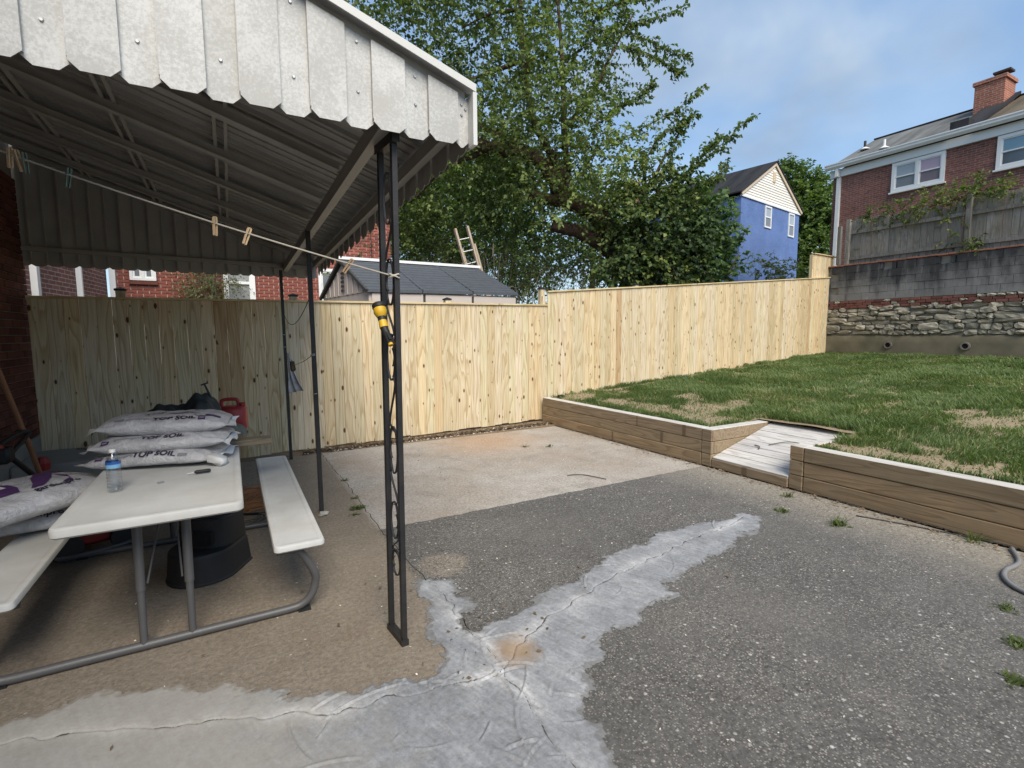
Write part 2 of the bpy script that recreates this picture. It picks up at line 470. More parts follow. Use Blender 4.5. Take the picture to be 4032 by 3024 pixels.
def m_brickwall(name, c1, c2, mort, bw=0.215, bh=0.0715, axis='y', flakes=0.0, painted=False):
    """far brickwork, too small in the picture to tell bricks apart"""
    t = NT(name); v = t.obj(); x, y, z = t.xyz(v)
    uv = t.comb(y if axis == 'y' else x, z, 0.0)
    b = t.n('ShaderNodeTexBrick'); t.l(uv, b.inputs['Vector'])
    b.inputs['Scale'].default_value = 1.0; b.inputs['Brick Width'].default_value = bw; b.inputs['Row Height'].default_value = bh
    b.inputs['Mortar Size'].default_value = 0.007; b.inputs['Mortar Smooth'].default_value = 0.3; b.inputs['Bias'].default_value = 0.0
    b.inputs['Color1'].default_value = (*c1, 1); b.inputs['Color2'].default_value = (*c2, 1); b.inputs['Mortar'].default_value = (*mort, 1)
    n = t.noise(v, 0.7, 5, 0.6)
    c = t.mix(1.0, b.outputs['Color'], t.ramp(n, [(0.3, 0.8), (0.7, 1.15)]), 'MULTIPLY')
    k_ = 0.07 if 'painted' in name else 0.25
    c = t.mix(1.0, c, t.ramp(t.noise(v, 9, 4, 0.7), [(0.3, 1 - k_), (0.7, 1 + k_)]), 'MULTIPLY')
    t.col(c); t.rough(0.9); t.spec(0.2)
    t.bump(b.outputs['Fac'], -0.6, 0.008)
    return t.m
M['wall_redhouse'] = m_brickwall('red_house_brickwork', (0.245, 0.098, 0.078), (0.16, 0.068, 0.058), (0.27, 0.215, 0.19))
M['wall_blue'] = m_brickwall('blue_painted_brickwork', (0.125, 0.20, 0.42), (0.11, 0.18, 0.39), (0.11, 0.175, 0.37), axis='x')
M['wall_far'] = m_brickwall('far_brickwork', (0.27, 0.10, 0.075), (0.2, 0.075, 0.06), (0.35, 0.3, 0.26), axis='x')
M['wall_near'] = m_brickwall('near_house_brickwork', (0.18, 0.062, 0.045), (0.13, 0.045, 0.035), (0.2, 0.17, 0.15))
M['wall_bay'] = m_brickwall('bay_brickwork', (0.21, 0.10, 0.085), (0.165, 0.08, 0.07), (0.36, 0.32, 0.29))
M['chimney'] = m_brickwall('chimney_brickwork', (0.36, 0.135, 0.085), (0.27, 0.095, 0.06), (0.40, 0.33, 0.28))

M['white'] = m_simple('white_paint', (0.74, 0.75, 0.75), 0.5, 0.06, 5, 0.03, 0.05)
M['cream'] = m_simple('cream_siding', (0.76, 0.73, 0.67), 0.6, 0.06, 4, 0.06, 0.0)
M['tan_trim'] = m_simple('tan_trim', (0.62, 0.50, 0.36), 0.6, 0.08, 5)
M['shed_wall'] = m_simple('shed_taupe_plastic', (0.50, 0.44, 0.40), 0.6, 0.06, 4, 0.03, 0.08)
M['shed_roof'] = m_simple('shed_slate_plastic', (0.075, 0.085, 0.10), 0.6, 0.25, 7, 0.06, 0.3, 40)
M['shed_dark'] = m_simple('shed_shadow_gap', (0.05, 0.05, 0.05), 0.8, 0.2, 5)
M['black_iron'] = m_simple('black_iron_paint', (0.013, 0.0135, 0.015), 0.5, 0.4, 20, 0.1, 0.25, 80, spec=0.5, dirt=(0.06, 0.05, 0.045), dirt_amt=0.35)
M['rust_iron'] = m_simple('rusty_iron', (0.045, 0.030, 0.024), 0.7, 0.5, 18, 0.1, 0.3, 80)
M['black_plastic'] = m_simple('black_plastic', (0.018, 0.019, 0.021), 0.55, 0.25, 12, 0.05, 0.15)
M['grey_tube'] = m_simple('grey_powder_coated_tube', (0.085, 0.085, 0.088), 0.45, 0.12, 8, 0.05, 0.1, 120, spec=0.5)
M['table'] = m_simple('off_white_plastic', (0.60, 0.61, 0.605), 0.5, 0.07, 3, 0.0, 0.15, 90, dirt=(0.36, 0.355, 0.32), dirt_amt=0.75)
M['red_plastic'] = m_simple('red_plastic', (0.30, 0.030, 0.032), 0.45, 0.2, 5, 0.05, 0.1)
M['red_metal'] = m_simple('red_metal', (0.26, 0.02, 0.02), 0.4, 0.2, 6)
M['tarp'] = m_simple('dark_tarp', (0.030, 0.036, 0.036), 0.55, 0.35, 5, 0.05, 0.3, 20)
M['yellow'] = m_simple('yellow_plastic', (0.62, 0.39, 0.03), 0.45, 0.12, 10, 0.03, 0.05)
M['rope'] = m_simple('cotton_rope', (0.42, 0.39, 0.34), 0.9, 0.2, 40)
M['pegwood'] = m_simple('peg_wood', (0.50, 0.37, 0.23), 0.75, 0.2, 20, 0.15)
M['peg_green'] = m_simple('green_peg', (0.10, 0.15, 0.12), 0.6, 0.15, 20, 0.1)
M['hose'] = m_simple('grey_hose', (0.17, 0.175, 0.18), 0.55, 0.1, 20)
M['cable'] = m_simple('dark_cable', (0.05, 0.048, 0.045), 0.6, 0.2, 20)
M['paper'] = m_simple('purple_print', (0.075, 0.03, 0.115), 0.55, 0.12, 8, 0.0, 0.0)
M['inkprint'] = m_simple('dark_ink_print', (0.040, 0.030, 0.055), 0.55, 0.15, 8, 0.0, 0.0)
M['greyprint'] = m_simple('grey_ink_print', (0.22, 0.23, 0.25), 0.55, 0.15, 8, 0.0, 0.0)
M['whiteprint'] = m_simple('white_print', (0.66, 0.66, 0.67), 0.5, 0.05, 8, 0.0, 0.0)
M['bluelabel'] = m_simple('blue_label', (0.03, 0.11, 0.36), 0.35, 0.1, 10, 0.0, 0.0)
M['bluelabel2'] = m_simple('light_blue_label', (0.20, 0.42, 0.66), 0.35, 0.2, 30, 0.0, 0.0)
M['soil'] = m_simple('dry_soil', (0.20, 0.145, 0.09), 0.95, 0.4, 5, 0.0, 0.6, 40)
M['crackdirt_shade'] = m_simple('crack_dirt_and_shade', (0.055, 0.05, 0.042), 0.95, 0.4, 12, 0.0, 0.3, 40)  # dirt in the joints; also colours the painted contact shade under the timbers
M['concrete_step'] = m_simple('grey_concrete', (0.30, 0.29, 0.27), 0.9, 0.25, 4, 0.0, 0.3, 40)
M['foundation'] = m_simple('foundation_render', (0.24, 0.235, 0.22), 0.9, 0.3, 4, 0.0, 0.4, 40)
M['block_plain'] = m_simple('grey_concrete_block', (0.15, 0.15, 0.15), 0.95, 0.35, 3, 0.10, 0.5, 45, dirt=(0.045, 0.047, 0.05), dirt_amt=0.75)
t = NT('stained_concrete_block'); v = t.pos(); x, y, z = t.xyz(v)
drip = t.noise(t.comb(0.0, t.math('MULTIPLY', y, 2.6), t.math('MULTIPLY', z, 0.55)), 1.5, 6, 0.65)
patch_ = t.noise(v, 1.3, 6, 0.7)
st_ = t.math('ADD', t.math('ADD', t.math('MULTIPLY', drip, 0.9), t.math('MULTIPLY', patch_, 0.5)), t.math('MULTIPLY', t.math('SUBTRACT', z, 2.9), 0.42))
c = t.mix(t.noise(v, 14, 5, 0.7), (0.15, 0.15, 0.15), (0.26, 0.255, 0.25))
c = t.mix(1.0, c, t.ramp(t.rand(), [(0, 0.9), (1, 1.1)]), 'MULTIPLY')
c = t.mix(t.ramp(st_, [(0.52, 0.0), (0.86, 0.95)]), c, (0.036, 0.037, 0.040))
c = t.mix(t.ramp(t.noise(t.comb(0.0, t.math('MULTIPLY', y, 3.5), t.math('MULTIPLY', z, 0.9)), 2.2, 4, 0.6), [(0.64, 0.0), (0.74, 0.55)]), c, (0.36, 0.35, 0.34))
t.col(c); t.rough(0.95); t.spec(0.15); t.bump(t.noise(v, 50, 5, 0.7), 0.5, 0.006); M['block'] = t.m
M['footing'] = m_simple('mossy_footing', (0.20, 0.172, 0.12), 0.95, 0.3, 3, 0.1, 0.5, 30, dirt=(0.085, 0.085, 0.05), dirt_amt=0.7)
M['stone'] = m_simple('rubble_stone', (0.36, 0.33, 0.27), 0.95, 0.45, 9, 0.35, 0.9, 22, dirt=(0.15, 0.14, 0.09), dirt_amt=0.6)
M['clay'] = m_simple('clay_cap', (0.25, 0.105, 0.07), 0.9, 0.3, 8)
M['dark_hole'] = m_simple('dark_inside', (0.01, 0.01, 0.01), 0.95, 0.1, 8, 0.0, 0.0)
M['pipe'] = m_simple('clay_pipe', (0.17, 0.15, 0.125), 0.85, 0.3, 12)
M['pebble'] = m_simple('pale_pebble', (0.55, 0.52, 0.46), 0.8, 0.3, 30, 0.3)
M['deadleaf'] = m_simple('dead_leaf', (0.11, 0.075, 0.045), 0.9, 0.4, 20, 0.4)
M['straw'] = m_simple('pine_straw', (0.34, 0.16, 0.07), 0.8, 0.4, 30, 0.3)
M['twig'] = m_simple('twig_bark', (0.10, 0.08, 0.06), 0.9, 0.4, 20)
M['twig_grey'] = m_simple('dead_twig', (0.16, 0.135, 0.115), 0.9, 0.4, 20)
M['steel'] = m_simple('galvanised_steel', (0.40, 0.41, 0.42), 0.4, 0.15, 15, 0.05, 0.1, metal=0.7)

# bark
t = NT('rough_bark'); v = t.pos()
bv = t.noise(t.vmul(v, (1, 1, 1)), 9, 8, 0.7, 0.8)
t.col(t.ramp(bv, [(0.3, (0.028, 0.019, 0.014)), (0.5, (0.085, 0.055, 0.040)), (0.7, (0.15, 0.105, 0.08))])); t.rough(0.95); t.spec(0.1)
t.bump(bv, 1.0, 0.05); M['bark'] = t.m

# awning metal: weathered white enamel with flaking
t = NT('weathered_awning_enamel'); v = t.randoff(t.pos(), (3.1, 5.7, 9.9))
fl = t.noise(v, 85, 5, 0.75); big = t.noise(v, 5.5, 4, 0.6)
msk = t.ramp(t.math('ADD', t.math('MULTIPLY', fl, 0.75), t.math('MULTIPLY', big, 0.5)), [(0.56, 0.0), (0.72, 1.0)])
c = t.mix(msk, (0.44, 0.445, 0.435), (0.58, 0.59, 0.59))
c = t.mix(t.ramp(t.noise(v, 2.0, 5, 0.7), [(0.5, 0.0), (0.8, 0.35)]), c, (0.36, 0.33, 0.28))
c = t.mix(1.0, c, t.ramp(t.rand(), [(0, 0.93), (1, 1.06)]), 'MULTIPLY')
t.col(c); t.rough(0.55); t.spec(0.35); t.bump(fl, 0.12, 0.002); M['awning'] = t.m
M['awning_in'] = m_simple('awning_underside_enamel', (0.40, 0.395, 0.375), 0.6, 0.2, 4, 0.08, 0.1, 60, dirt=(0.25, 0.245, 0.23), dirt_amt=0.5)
M['awning_trim'] = m_simple('awning_trim_enamel', (0.62, 0.63, 0.62), 0.45, 0.1, 5, 0.03, 0.1)
M['awning_beam'] = m_simple('awning_beam_enamel', (0.33, 0.32, 0.295), 0.55, 0.15, 5, 0.05, 0.1)

# shingles
def m_shingle(name, c1, c2):
    t = NT(name); v = t.obj(); x, y, z = t.xyz(v)
    n = t.noise(v, 22, 4, 0.7)
    st = t.noise(t.comb(t.math('MULTIPLY', x, 0.25), t.math('MULTIPLY', y, 1.4), t.math('MULTIPLY', z, 0.25)), 1.6, 4, 0.6)
    c = t.mix(n, c1, c2)
    c = t.mix(1.0, c, t.ramp(st, [(0.3, 0.6), (0.7, 1.3)]), 'MULTIPLY')
    t.col(c); t.rough(0.95); t.spec(0.1); t.bump(n, 0.4, 0.01); return t.m
M['shingle_grey'] = m_shingle('grey_shingle', (0.10, 0.105, 0.105), (0.20, 0.205, 0.20))
M['shingle_brown'] = m_shingle('brown_shingle', (0.085, 0.07, 0.052), (0.16, 0.135, 0.10))
M['shingle_dark'] = m_shingle('dark_shingle', (0.022, 0.023, 0.026), (0.045, 0.046, 0.05))

# window glass: dark room behind, reflective pane, optional blinds
def m_glass(name, c, rough=0.08):
    t = NT(name); v = t.obj()
    t.col(t.mix(t.noise(v, 1.5, 3), mul(c, 0.8), mul(c, 1.2))); t.rough(rough); t.spec(0.6); return t.m
M['glass_blind'] = m_glass('pane_with_pale_blind', (0.33, 0.38, 0.43), 0.15)
M['glass_dark'] = m_glass('dark_pane', (0.085, 0.105, 0.13), 0.06)
M['glass_grey'] = m_glass('grey_pane', (0.17, 0.19, 0.21), 0.1)
M['glass_pink'] = m_glass('pane_with_pink_curtain', (0.44, 0.35, 0.45), 0.15)
M['glass_mauve'] = m_glass('pane_with_mauve_curtain', (0.20, 0.17, 0.20), 0.12)
M['glass_blue'] = m_glass('pane_with_blue_sky', (0.17, 0.30, 0.40), 0.06)
M['screen'] = m_glass('grey_door_screen', (0.24, 0.25, 0.25), 0.4)

# clear plastic bottle
t = NT('clear_pet'); tr = t.n('ShaderNodeBsdfTransparent'); tr.inputs[0].default_value = (0.90, 0.93, 0.95, 1)
gl = t.n('ShaderNodeBsdfGlossy'); gl.inputs['Roughness'].default_value = 0.06
lw = t.n('ShaderNodeLayerWeight'); lw.inputs['Blend'].default_value = 0.35
mf = t.math('ADD', t.math('MULTIPLY', lw.outputs['Facing'], 0.55), 0.06, True)
ms = t.n('ShaderNodeMixShader'); t.l(mf, ms.inputs[0]); t.l(tr.outputs[0], ms.inputs[1]); t.l(gl.outputs[0], ms.inputs[2])
t.l(ms.outputs[0], t.out.inputs['Surface']); M['pet'] = t.m

# soil bag film
t = NT('white_bag_film'); v = t.obj()
n = t.noise(v, 9, 5, 0.7, 0.6); n2_ = t.noise(v, 30, 4, 0.7, 1.5)
c = t.mix(t.ramp(n, [(0.35, 0.0), (0.65, 1.0)]), (0.44, 0.44, 0.46), (0.60, 0.60, 0.62))
c = t.mix(t.ramp(n2_, [(0.6, 0.0), (0.75, 0.5)]), c, (0.68, 0.68, 0.70))
t.col(c); t.rough(0.27); t.spec(0.5)
t.bump(t.math('ADD', n, t.math('MULTIPLY', n2_, 0.6)), 0.9, 0.022); M['bag'] = t.m
M['bagseam'] = m_simple('clear_bag_seam', (0.68, 0.69, 0.70), 0.35, 0.12, 14, 0.0, 0.6, 30)
M['cloth'] = m_simple('dirty_white_cloth', (0.58, 0.58, 0.60), 0.8, 0.2, 9, 0.0, 0.3, 30, dirt=(0.10, 0.09, 0.085), dirt_amt=0.9)
M['cloth_back'] = m_simple('brown_cloth', (0.17, 0.12, 0.09), 0.8, 0.25, 9, 0.0, 0.3, 30)

# foliage
def m_leaf(name, cols, trans=0.35, rough=0.5):
    t = NT(name)
    a = t.n('ShaderNodeAttribute'); a.attribute_name = 'tint'
    k = len(cols) - 1
    c = t.ramp(a.outputs['Fac'], [(i / k, cc) for i, cc in enumerate(cols)])
    t.col(c); t.rough(rough); t.spec(0.15)
    tl = t.n('ShaderNodeBsdfTranslucent'); t.l(t.mix(1.0, c, (1.3, 1.5, 0.6), 'MULTIPLY'), tl.inputs[0])
    ms = t.n('ShaderNodeMixShader'); ms.inputs[0].default_value = trans
    t.l(t.b.outputs[0], ms.inputs[1]); t.l(tl.outputs[0], ms.inputs[2]); t.l(ms.outputs[0], t.out.inputs['Surface'])
    return t.m
M['leaf_mulberry'] = m_leaf('mulberry_leaf', [(0.072, 0.100, 0.042), (0.120, 0.165, 0.062), (0.18, 0.232, 0.085), (0.27, 0.33, 0.11)])
M['leaf_ivy'] = m_leaf('ivy_leaf', [(0.026, 0.045, 0.020), (0.052, 0.085, 0.032), (0.09, 0.135, 0.045), (0.20, 0.22, 0.06)], 0.2, 0.4)
M['leaf_maple'] = m_leaf('broad_leaf', [(0.055, 0.095, 0.045), (0.09, 0.15, 0.065), (0.13, 0.20, 0.085), (0.17, 0.25, 0.10)], 0.3, 0.4)
M['leaf_far'] = m_leaf('far_leaf', [(0.06, 0.095, 0.035), (0.10, 0.155, 0.05), (0.145, 0.21, 0.065), (0.19, 0.26, 0.08)])
M['leaf_olive'] = m_leaf('olive_vine_leaf', [(0.06, 0.08, 0.03), (0.10, 0.135, 0.045), (0.15, 0.185, 0.065), (0.20, 0.21, 0.09)])
M['grass'] = m_leaf('lawn_grass', [(0.072, 0.114, 0.045), (0.108, 0.163, 0.062), (0.160, 0.214, 0.086), (0.34, 0.31, 0.17)], 0.3, 0.5)
# ------------------------------------------------------------------ ground
def lawn_h(x, y):
    return 0.425 + 0.053 * np.maximum(np.asarray(x, float) - 5.0, 0) + 0.0 * y

# concrete of the patio: base colour only depends on where which pour lies
t = NT('patio_concrete'); v = t.pos(); x, y, z = t.xyz(v)
big = t.noise(v, 0.9, 6, 0.6); mid = t.noise(v, 5.0, 6, 0.65); fin = t.noise(v, 42, 4, 0.7)
wob = t.math('MULTIPLY', t.math('SUBTRACT', t.noise(v, 7.0, 5, 0.7), 0.5), 0.16)
sand = t.mix(mid, (0.165, 0.138, 0.105), (0.285, 0.245, 0.195))
sand = t.mix(t.ramp(t.noise(v, 2.2, 5, 0.7), [(0.52, 0.0), (0.72, 0.4)]), sand, (0.19, 0.135, 0.10))
light = t.mix(mid, (0.29, 0.262, 0.228), (0.50, 0.47, 0.43))
light = t.mix(t.ramp(big, [(0.42, 0.0), (0.66, 0.65)]), light, (0.31, 0.25, 0.19))
light = t.mix(t.ramp(t.noise(v, 2.4, 6, 0.7, 0.5), [(0.52, 0.0), (0.68, 0.45)]), light, (0.21, 0.19, 0.165))
dark = t.mix(mid, (0.066, 0.064, 0.061), (0.152, 0.148, 0.141))
dark = t.mix(t.ramp(big, [(0.42, 0.0), (0.68, 0.5)]), dark, (0.175, 0.165, 0.15))
right = t.ramp(t.math('ADD', x, t.math('MULTIPLY', wob, 0.3)), [(0.0, 0.0), (1.0, 1.0)])
m_far = t.math('GREATER_THAN', t.math('ADD', y, t.math('MULTIPLY', wob, 0.45)), 3.87)
edge = t.n('ShaderNodeMapRange'); edge.inputs['From Min'].default_value = 3.9; edge.inputs['From Max'].default_value = 4.6
t.l(t.math('ADD', x, t.math('MULTIPLY', wob, 3.0)), edge.inputs['Value'])
darkmix = t.mix(edge.outputs[0], dark, (0.27, 0.245, 0.205))
rc = t.mix(m_far, darkmix, light)
lm = t.n('ShaderNodeMapRange'); lm.inputs['From Min'].default_value = 0.93; lm.inputs['From Max'].default_value = 1.0
t.l(x, lm.inputs['Value'])
c = t.mix(lm.outputs[0], sand, rc)
# reddish clay wash below the fence and a pale round spot by the column
def spot(cx, cy, r0, r1, squash=1.0):
    d = t.n('ShaderNodeVectorMath', operation='LENGTH')
    t.l(t.comb(t.math('SUBTRACT', x, cx), t.math('MULTIPLY', t.math('SUBTRACT', y, cy), squash), 0.0), d.inputs[0])
    m = t.n('ShaderNodeMapRange'); m.inputs['From Min'].default_value = r1; m.inputs['From Max'].default_value = r0
    t.l(t.math('ADD', d.outputs['Value'], wob), m.inputs['Value']); return m.outputs[0]
c = t.mix(t.math('MULTIPLY', spot(3.2, 6.35, 0.2, 1.0), 0.6), c, (0.42, 0.25, 0.13))
c = t.mix(t.math('MULTIPLY', spot(1.18, 3.05, 0.14, 0.2), 0.55), c, (0.30, 0.255, 0.20))
# exposed aggregate
vo = t.n('ShaderNodeTexVoronoi'); t.l(v, vo.inputs['Vector']); vo.inputs['Scale'].default_value = 95
vr, vg, vb = t.xyz(vo.outputs['Color'])
pb = t.math('MULTIPLY', t.ramp(vo.outputs['Distance'], [(0.34, 1.0), (0.50, 0.0)]), t.ramp(vr, [(0.35, 0.0), (1.0, 1.0)]))
vo2 = t.n('ShaderNodeTexVoronoi'); t.l(v, vo2.inputs['Vector']); vo2.inputs['Scale'].default_value = 27
wr, wg, wb = t.xyz(vo2.outputs['Color'])
pb2 = t.math('MULTIPLY', t.ramp(vo2.outputs['Distance'], [(0.16, 1.0), (0.27, 0.0)]), t.math('GREATER_THAN', wr, 0.84))
agg = t.ramp(t.noise(v, 1.1, 4, 0.6), [(0.35, 0.5), (0.62, 1.0)])
rightside = lm.outputs[0]
amt = t.mix(rightside, t.math('MULTIPLY', agg, 0.3), t.mix(m_far, agg, t.math('MULTIPLY', agg, 0.45)))
c = t.mix(t.math('MULTIPLY', t.math('MULTIPLY', t.ramp(vg, [(0.55, 0.0), (0.9, 1.0)]), amt), 0.6), c, (0.045, 0.042, 0.038))
c = t.mix(t.math('MULTIPLY', t.math('MULTIPLY', pb, amt), 0.8), c, (0.40, 0.375, 0.335))
c = t.mix(t.math('MULTIPLY', t.math('MULTIPLY', pb2, amt), 0.85), c, (0.50, 0.48, 0.45))
c = t.mix(1.0, c, t.ramp(fin, [(0.3, 0.72), (0.7, 1.25)]), 'MULTIPLY')
t.col(c); t.rough(0.9); t.spec(0.2)
h_ = t.math('ADD', t.math('MULTIPLY', pb, 0.6), t.math('ADD', fin, t.math('MULTIPLY', pb2, 0.7)))
t.bump(h_, 0.55, 0.006)
M['patio'] = t.m

t = NT('grey_mortar_patch'); v = t.pos(); x, y, z = t.xyz(v)
mid = t.noise(v, 6.0, 6, 0.65); fin = t.noise(v, 60, 4, 0.7)
stro = t.noise(t.comb(t.math('ADD', t.math('MULTIPLY', x, 1.0), t.math('MULTIPLY', y, 0.35)), t.math('MULTIPLY', t.math('SUBTRACT', y, t.math('MULTIPLY', x, 0.35)), 0.12), 0.0), 42, 4, 0.6)
c = t.mix(mid, (0.16, 0.168, 0.18), (0.34, 0.352, 0.37))
c = t.mix(t.ramp(t.noise(v, 2.6, 5, 0.65), [(0.52, 0.0), (0.72, 0.6)]), c, (0.44, 0.45, 0.46))
ta = t.n('ShaderNodeAttribute'); ta.attribute_name = 'tint'
c = t.mix(t.math('MULTIPLY', ta.outputs['Fac'], 0.8), c, (0.56, 0.56, 0.56))
c = t.mix(t.ramp(t.noise(v, 4.2, 6, 0.75, 0.8), [(0.52, 0.0), (0.70, 0.6)]), c, (0.20, 0.20, 0.20))
c = t.mix(1.0, c, t.ramp(stro, [(0.3, 0.84), (0.7, 1.12)]), 'MULTIPLY')
c = t.mix(1.0, c, t.ramp(fin, [(0.3, 0.8), (0.7, 1.2)]), 'MULTIPLY')
c = t.mix(t.ramp(t.noise(v, 19, 5, 0.75), [(0.56, 0.0), (0.70, 0.6)]), c, (0.15, 0.148, 0.14))
lmm = t.n('ShaderNodeMapRange'); lmm.inputs['From Min'].default_value = 0.55; lmm.inputs['From Max'].default_value = -0.1
t.l(t.math('ADD', x, t.math('MULTIPLY', t.math('SUBTRACT', mid, 0.5), 1.2)), lmm.inputs['Value'])
c = t.mix(t.math('MULTIPLY', lmm.outputs[0], 0.6), c, (0.40, 0.375, 0.325))
d = t.n('ShaderNodeVectorMath', operation='LENGTH'); t.l(t.comb(t.math('SUBTRACT', x, 1.14), t.math('MULTIPLY', t.math('SUBTRACT', y, 2.0), 1.0), 0.0), d.inputs[0])
m_ = t.n('ShaderNodeMapRange'); m_.inputs['From Min'].default_value = 0.15; m_.inputs['From Max'].default_value = 0.05
t.l(t.math('ADD', d.outputs['Value'], t.math('MULTIPLY', t.math('SUBTRACT', t.noise(v, 14, 4), 0.5), 0.12)), m_.inputs['Value'])
c = t.mix(t.math('MULTIPLY', m_.outputs[0], 0.75), c, (0.30, 0.20, 0.11))
te = t.n('ShaderNodeAttribute'); te.attribute_name = 'edged'
thin = t.math('SUBTRACT', t.ramp(t.math('DIVIDE', te.outputs['Fac'], 0.08), [(0.0, 1.0), (1.0, 0.0)]), t.math('MULTIPLY', t.noise(v, 34, 5, 0.75), 0.95))
c = t.mix(t.ramp(thin, [(0.10, 0.0), (0.28, 0.65)]), c, t.mix(lmm.outputs[0], (0.15, 0.147, 0.14), (0.24, 0.21, 0.17)))
tk = t.n('ShaderNodeAttribute'); tk.attribute_name = 'crackd'
wd = t.math('ADD', t.math('MULTIPLY', t.math('POWER', t.noise(v, 9, 3, 0.6), 3.0), 0.016), 0.0004)
ck = t.math('SUBTRACT', 1.0, t.ramp(t.math('DIVIDE', tk.outputs['Fac'], wd), [(0.55, 0.0), (1.0, 1.0)]))
c = t.mix(t.math('MULTIPLY', ck, 0.9), c, (0.04, 0.036, 0.03))
t.col(c); t.rough(0.95); t.spec(0.08)
t.bump(t.math('ADD', t.math('MULTIPLY', stro, 0.5), t.math('MULTIPLY', fin, 1.3)), 0.45, 0.003)
M['patch'] = t.m

# far ground sheet: to the horizon, rising behind the fences as the street does
t = NT('rough_ground'); v = t.pos()
t.col(t.mix(t.noise(v, 0.6, 6, 0.65), (0.05, 0.065, 0.03), (0.13, 0.115, 0.075))); t.rough(0.95); t.bump(t.noise(v, 6, 5), 0.6, 0.05)
M['ground'] = t.m
def ground_sheet():
    xs = np.concatenate([[-900, -300, -120, -60, -30, -15, -8], np.linspace(-4, 16, 41), [18, 20.9, 24, 30, 40, 60, 120, 300, 900]])
    ys = np.concatenate([[-900, -300, -100, -40, -20, -10], np.linspace(-5, 16, 43), [18, 21, 25, 30, 40, 60, 120, 300, 900]])
    X, Y = np.meshgrid(xs, ys, indexing='ij')
    Z = np.full(X.shape, -0.06)
    lawn = X > 4.9
    back = np.clip((Y - 7.6) / 3.0, 0, 1)
    Z = np.where(Y > 7.55, np.maximum(Z, -0.06 + back * 1.0 + np.clip((X - 5) / 20, 0, 1.2) * 2.6 * np.clip((Y - 7.5) / 2, 0, 1)), Z)
    up = (X > 15.2)
    Z = np.where(up, 3.05 + np.clip((X - 15.2) / 20, 0, 1) * 0.4, Z)
    nx, ny = len(xs), len(ys)
    I = np.arange(nx * ny).reshape(nx, ny)
    F = np.stack([I[:-1, :-1], I[1:, :-1], I[1:, 1:], I[:-1, 1:]], -1).reshape(-1, 4)
    o = link('ground', np_mesh('ground', np.stack([X, Y, Z], -1).reshape(-1, 3), F, M['ground']))
    tag(o, 'rough earth under and behind the yard', None, None, 'structure')
ground_sheet()
mb = MB(); mb.box(-1.79, 4.80, -4.0, 7.6, -0.10, -0.022); o = mb.build('dirt_bed', M['crackdirt_shade']); tag(o, kind='structure')
mb = MB(); mb.box(-1.79, 4.74, 6.86, 7.6, -0.02, 0.010); o = mb.build('soil_strip', M['soil']); tag(o, kind='structure')

# patio slabs with broken joints between them
patio = thing('patio', 'worn concrete patio with dark and pale pours and mortar patched joints', 'patio', (1.5, 2.5, 0), kind='structure')
JV = jag([(0.965, 6.9), (0.985, 5.0), (0.965, 3.9), (0.985, 3.2), (1.03, 2.67), (1.02, 1.9)], 0.012, 0.07, 1)
JV2 = jag([(1.02, 1.9), (0.985, 1.49), (1.0, 1.25), (1.03, 0.5), (1.0, -3.9)], 0.014, 0.07, 2)
JL = jag([(-1.78, 2.75), (-0.55, 2.4), (-0.08, 2.18), (0.34, 2.01), (1.02, 1.9)], 0.012, 0.07, 3)
JR = jag([(1.02, 1.9), (1.26, 2.09), (1.94, 2.31), (2.88, 2.48), (4.05, 2.60), (4.42, 2.66), (4.76, 2.70)], 0.012, 0.07, 4)
JF = jag([(1.0, 5.62), (2.2, 5.45), (3.71, 4.89), (4.0, 4.0), (4.3, 3.2), (4.55, 2.68)], 0.01, 0.09, 5)
def offs(pts, dx, dy): return [(p[0] + dx, p[1] + dy) for p in pts]
g = 0.0035
def slab(pts, top=0.0):
    bm = bmesh.new()
    vs = [bm.verts.new((p[0], p[1], top)) for p in pts]
    f = bm.faces.new(vs); bm.normal_update()
    if f.normal.z < 0: f.normal_flip()
    ex = bmesh.ops.extrude_face_region(bm, geom=[f])
    for v_ in [e for e in ex['geom'] if isinstance(e, bmesh.types.BMVert)]: v_.co.z -= 0.06
    bmesh.ops.recalc_face_normals(bm, faces=bm.faces)
    bmesh.ops.triangulate(bm, faces=bm.faces)
    me = bpy.data.meshes.new('concrete_slab'); bm.to_mesh(me); bm.free(); me.materials.append(M['patio'])
    link('concrete_slab', me, patio)
slab(offs(JV, -g, 0) + offs(JL[::-1][1:], 0, g) + [(-1.78, 6.85)], 0.0)                      # far left
slab(offs(JR, 0, g)[1:] + [(4.70, 6.85)] + offs(JV, g, 0)[:-1], -0.002)                       # far right
slab(offs(JL, 0, -g) + offs(JV2, -g, 0)[1:] + [(-1.78, -3.9)], -0.003)                        # near left
slab(offs(JR, 0, -g) + [(4.80, -3.9)] + offs(JV2[::-1], g, 0)[:-1], 0.001)                    # near right

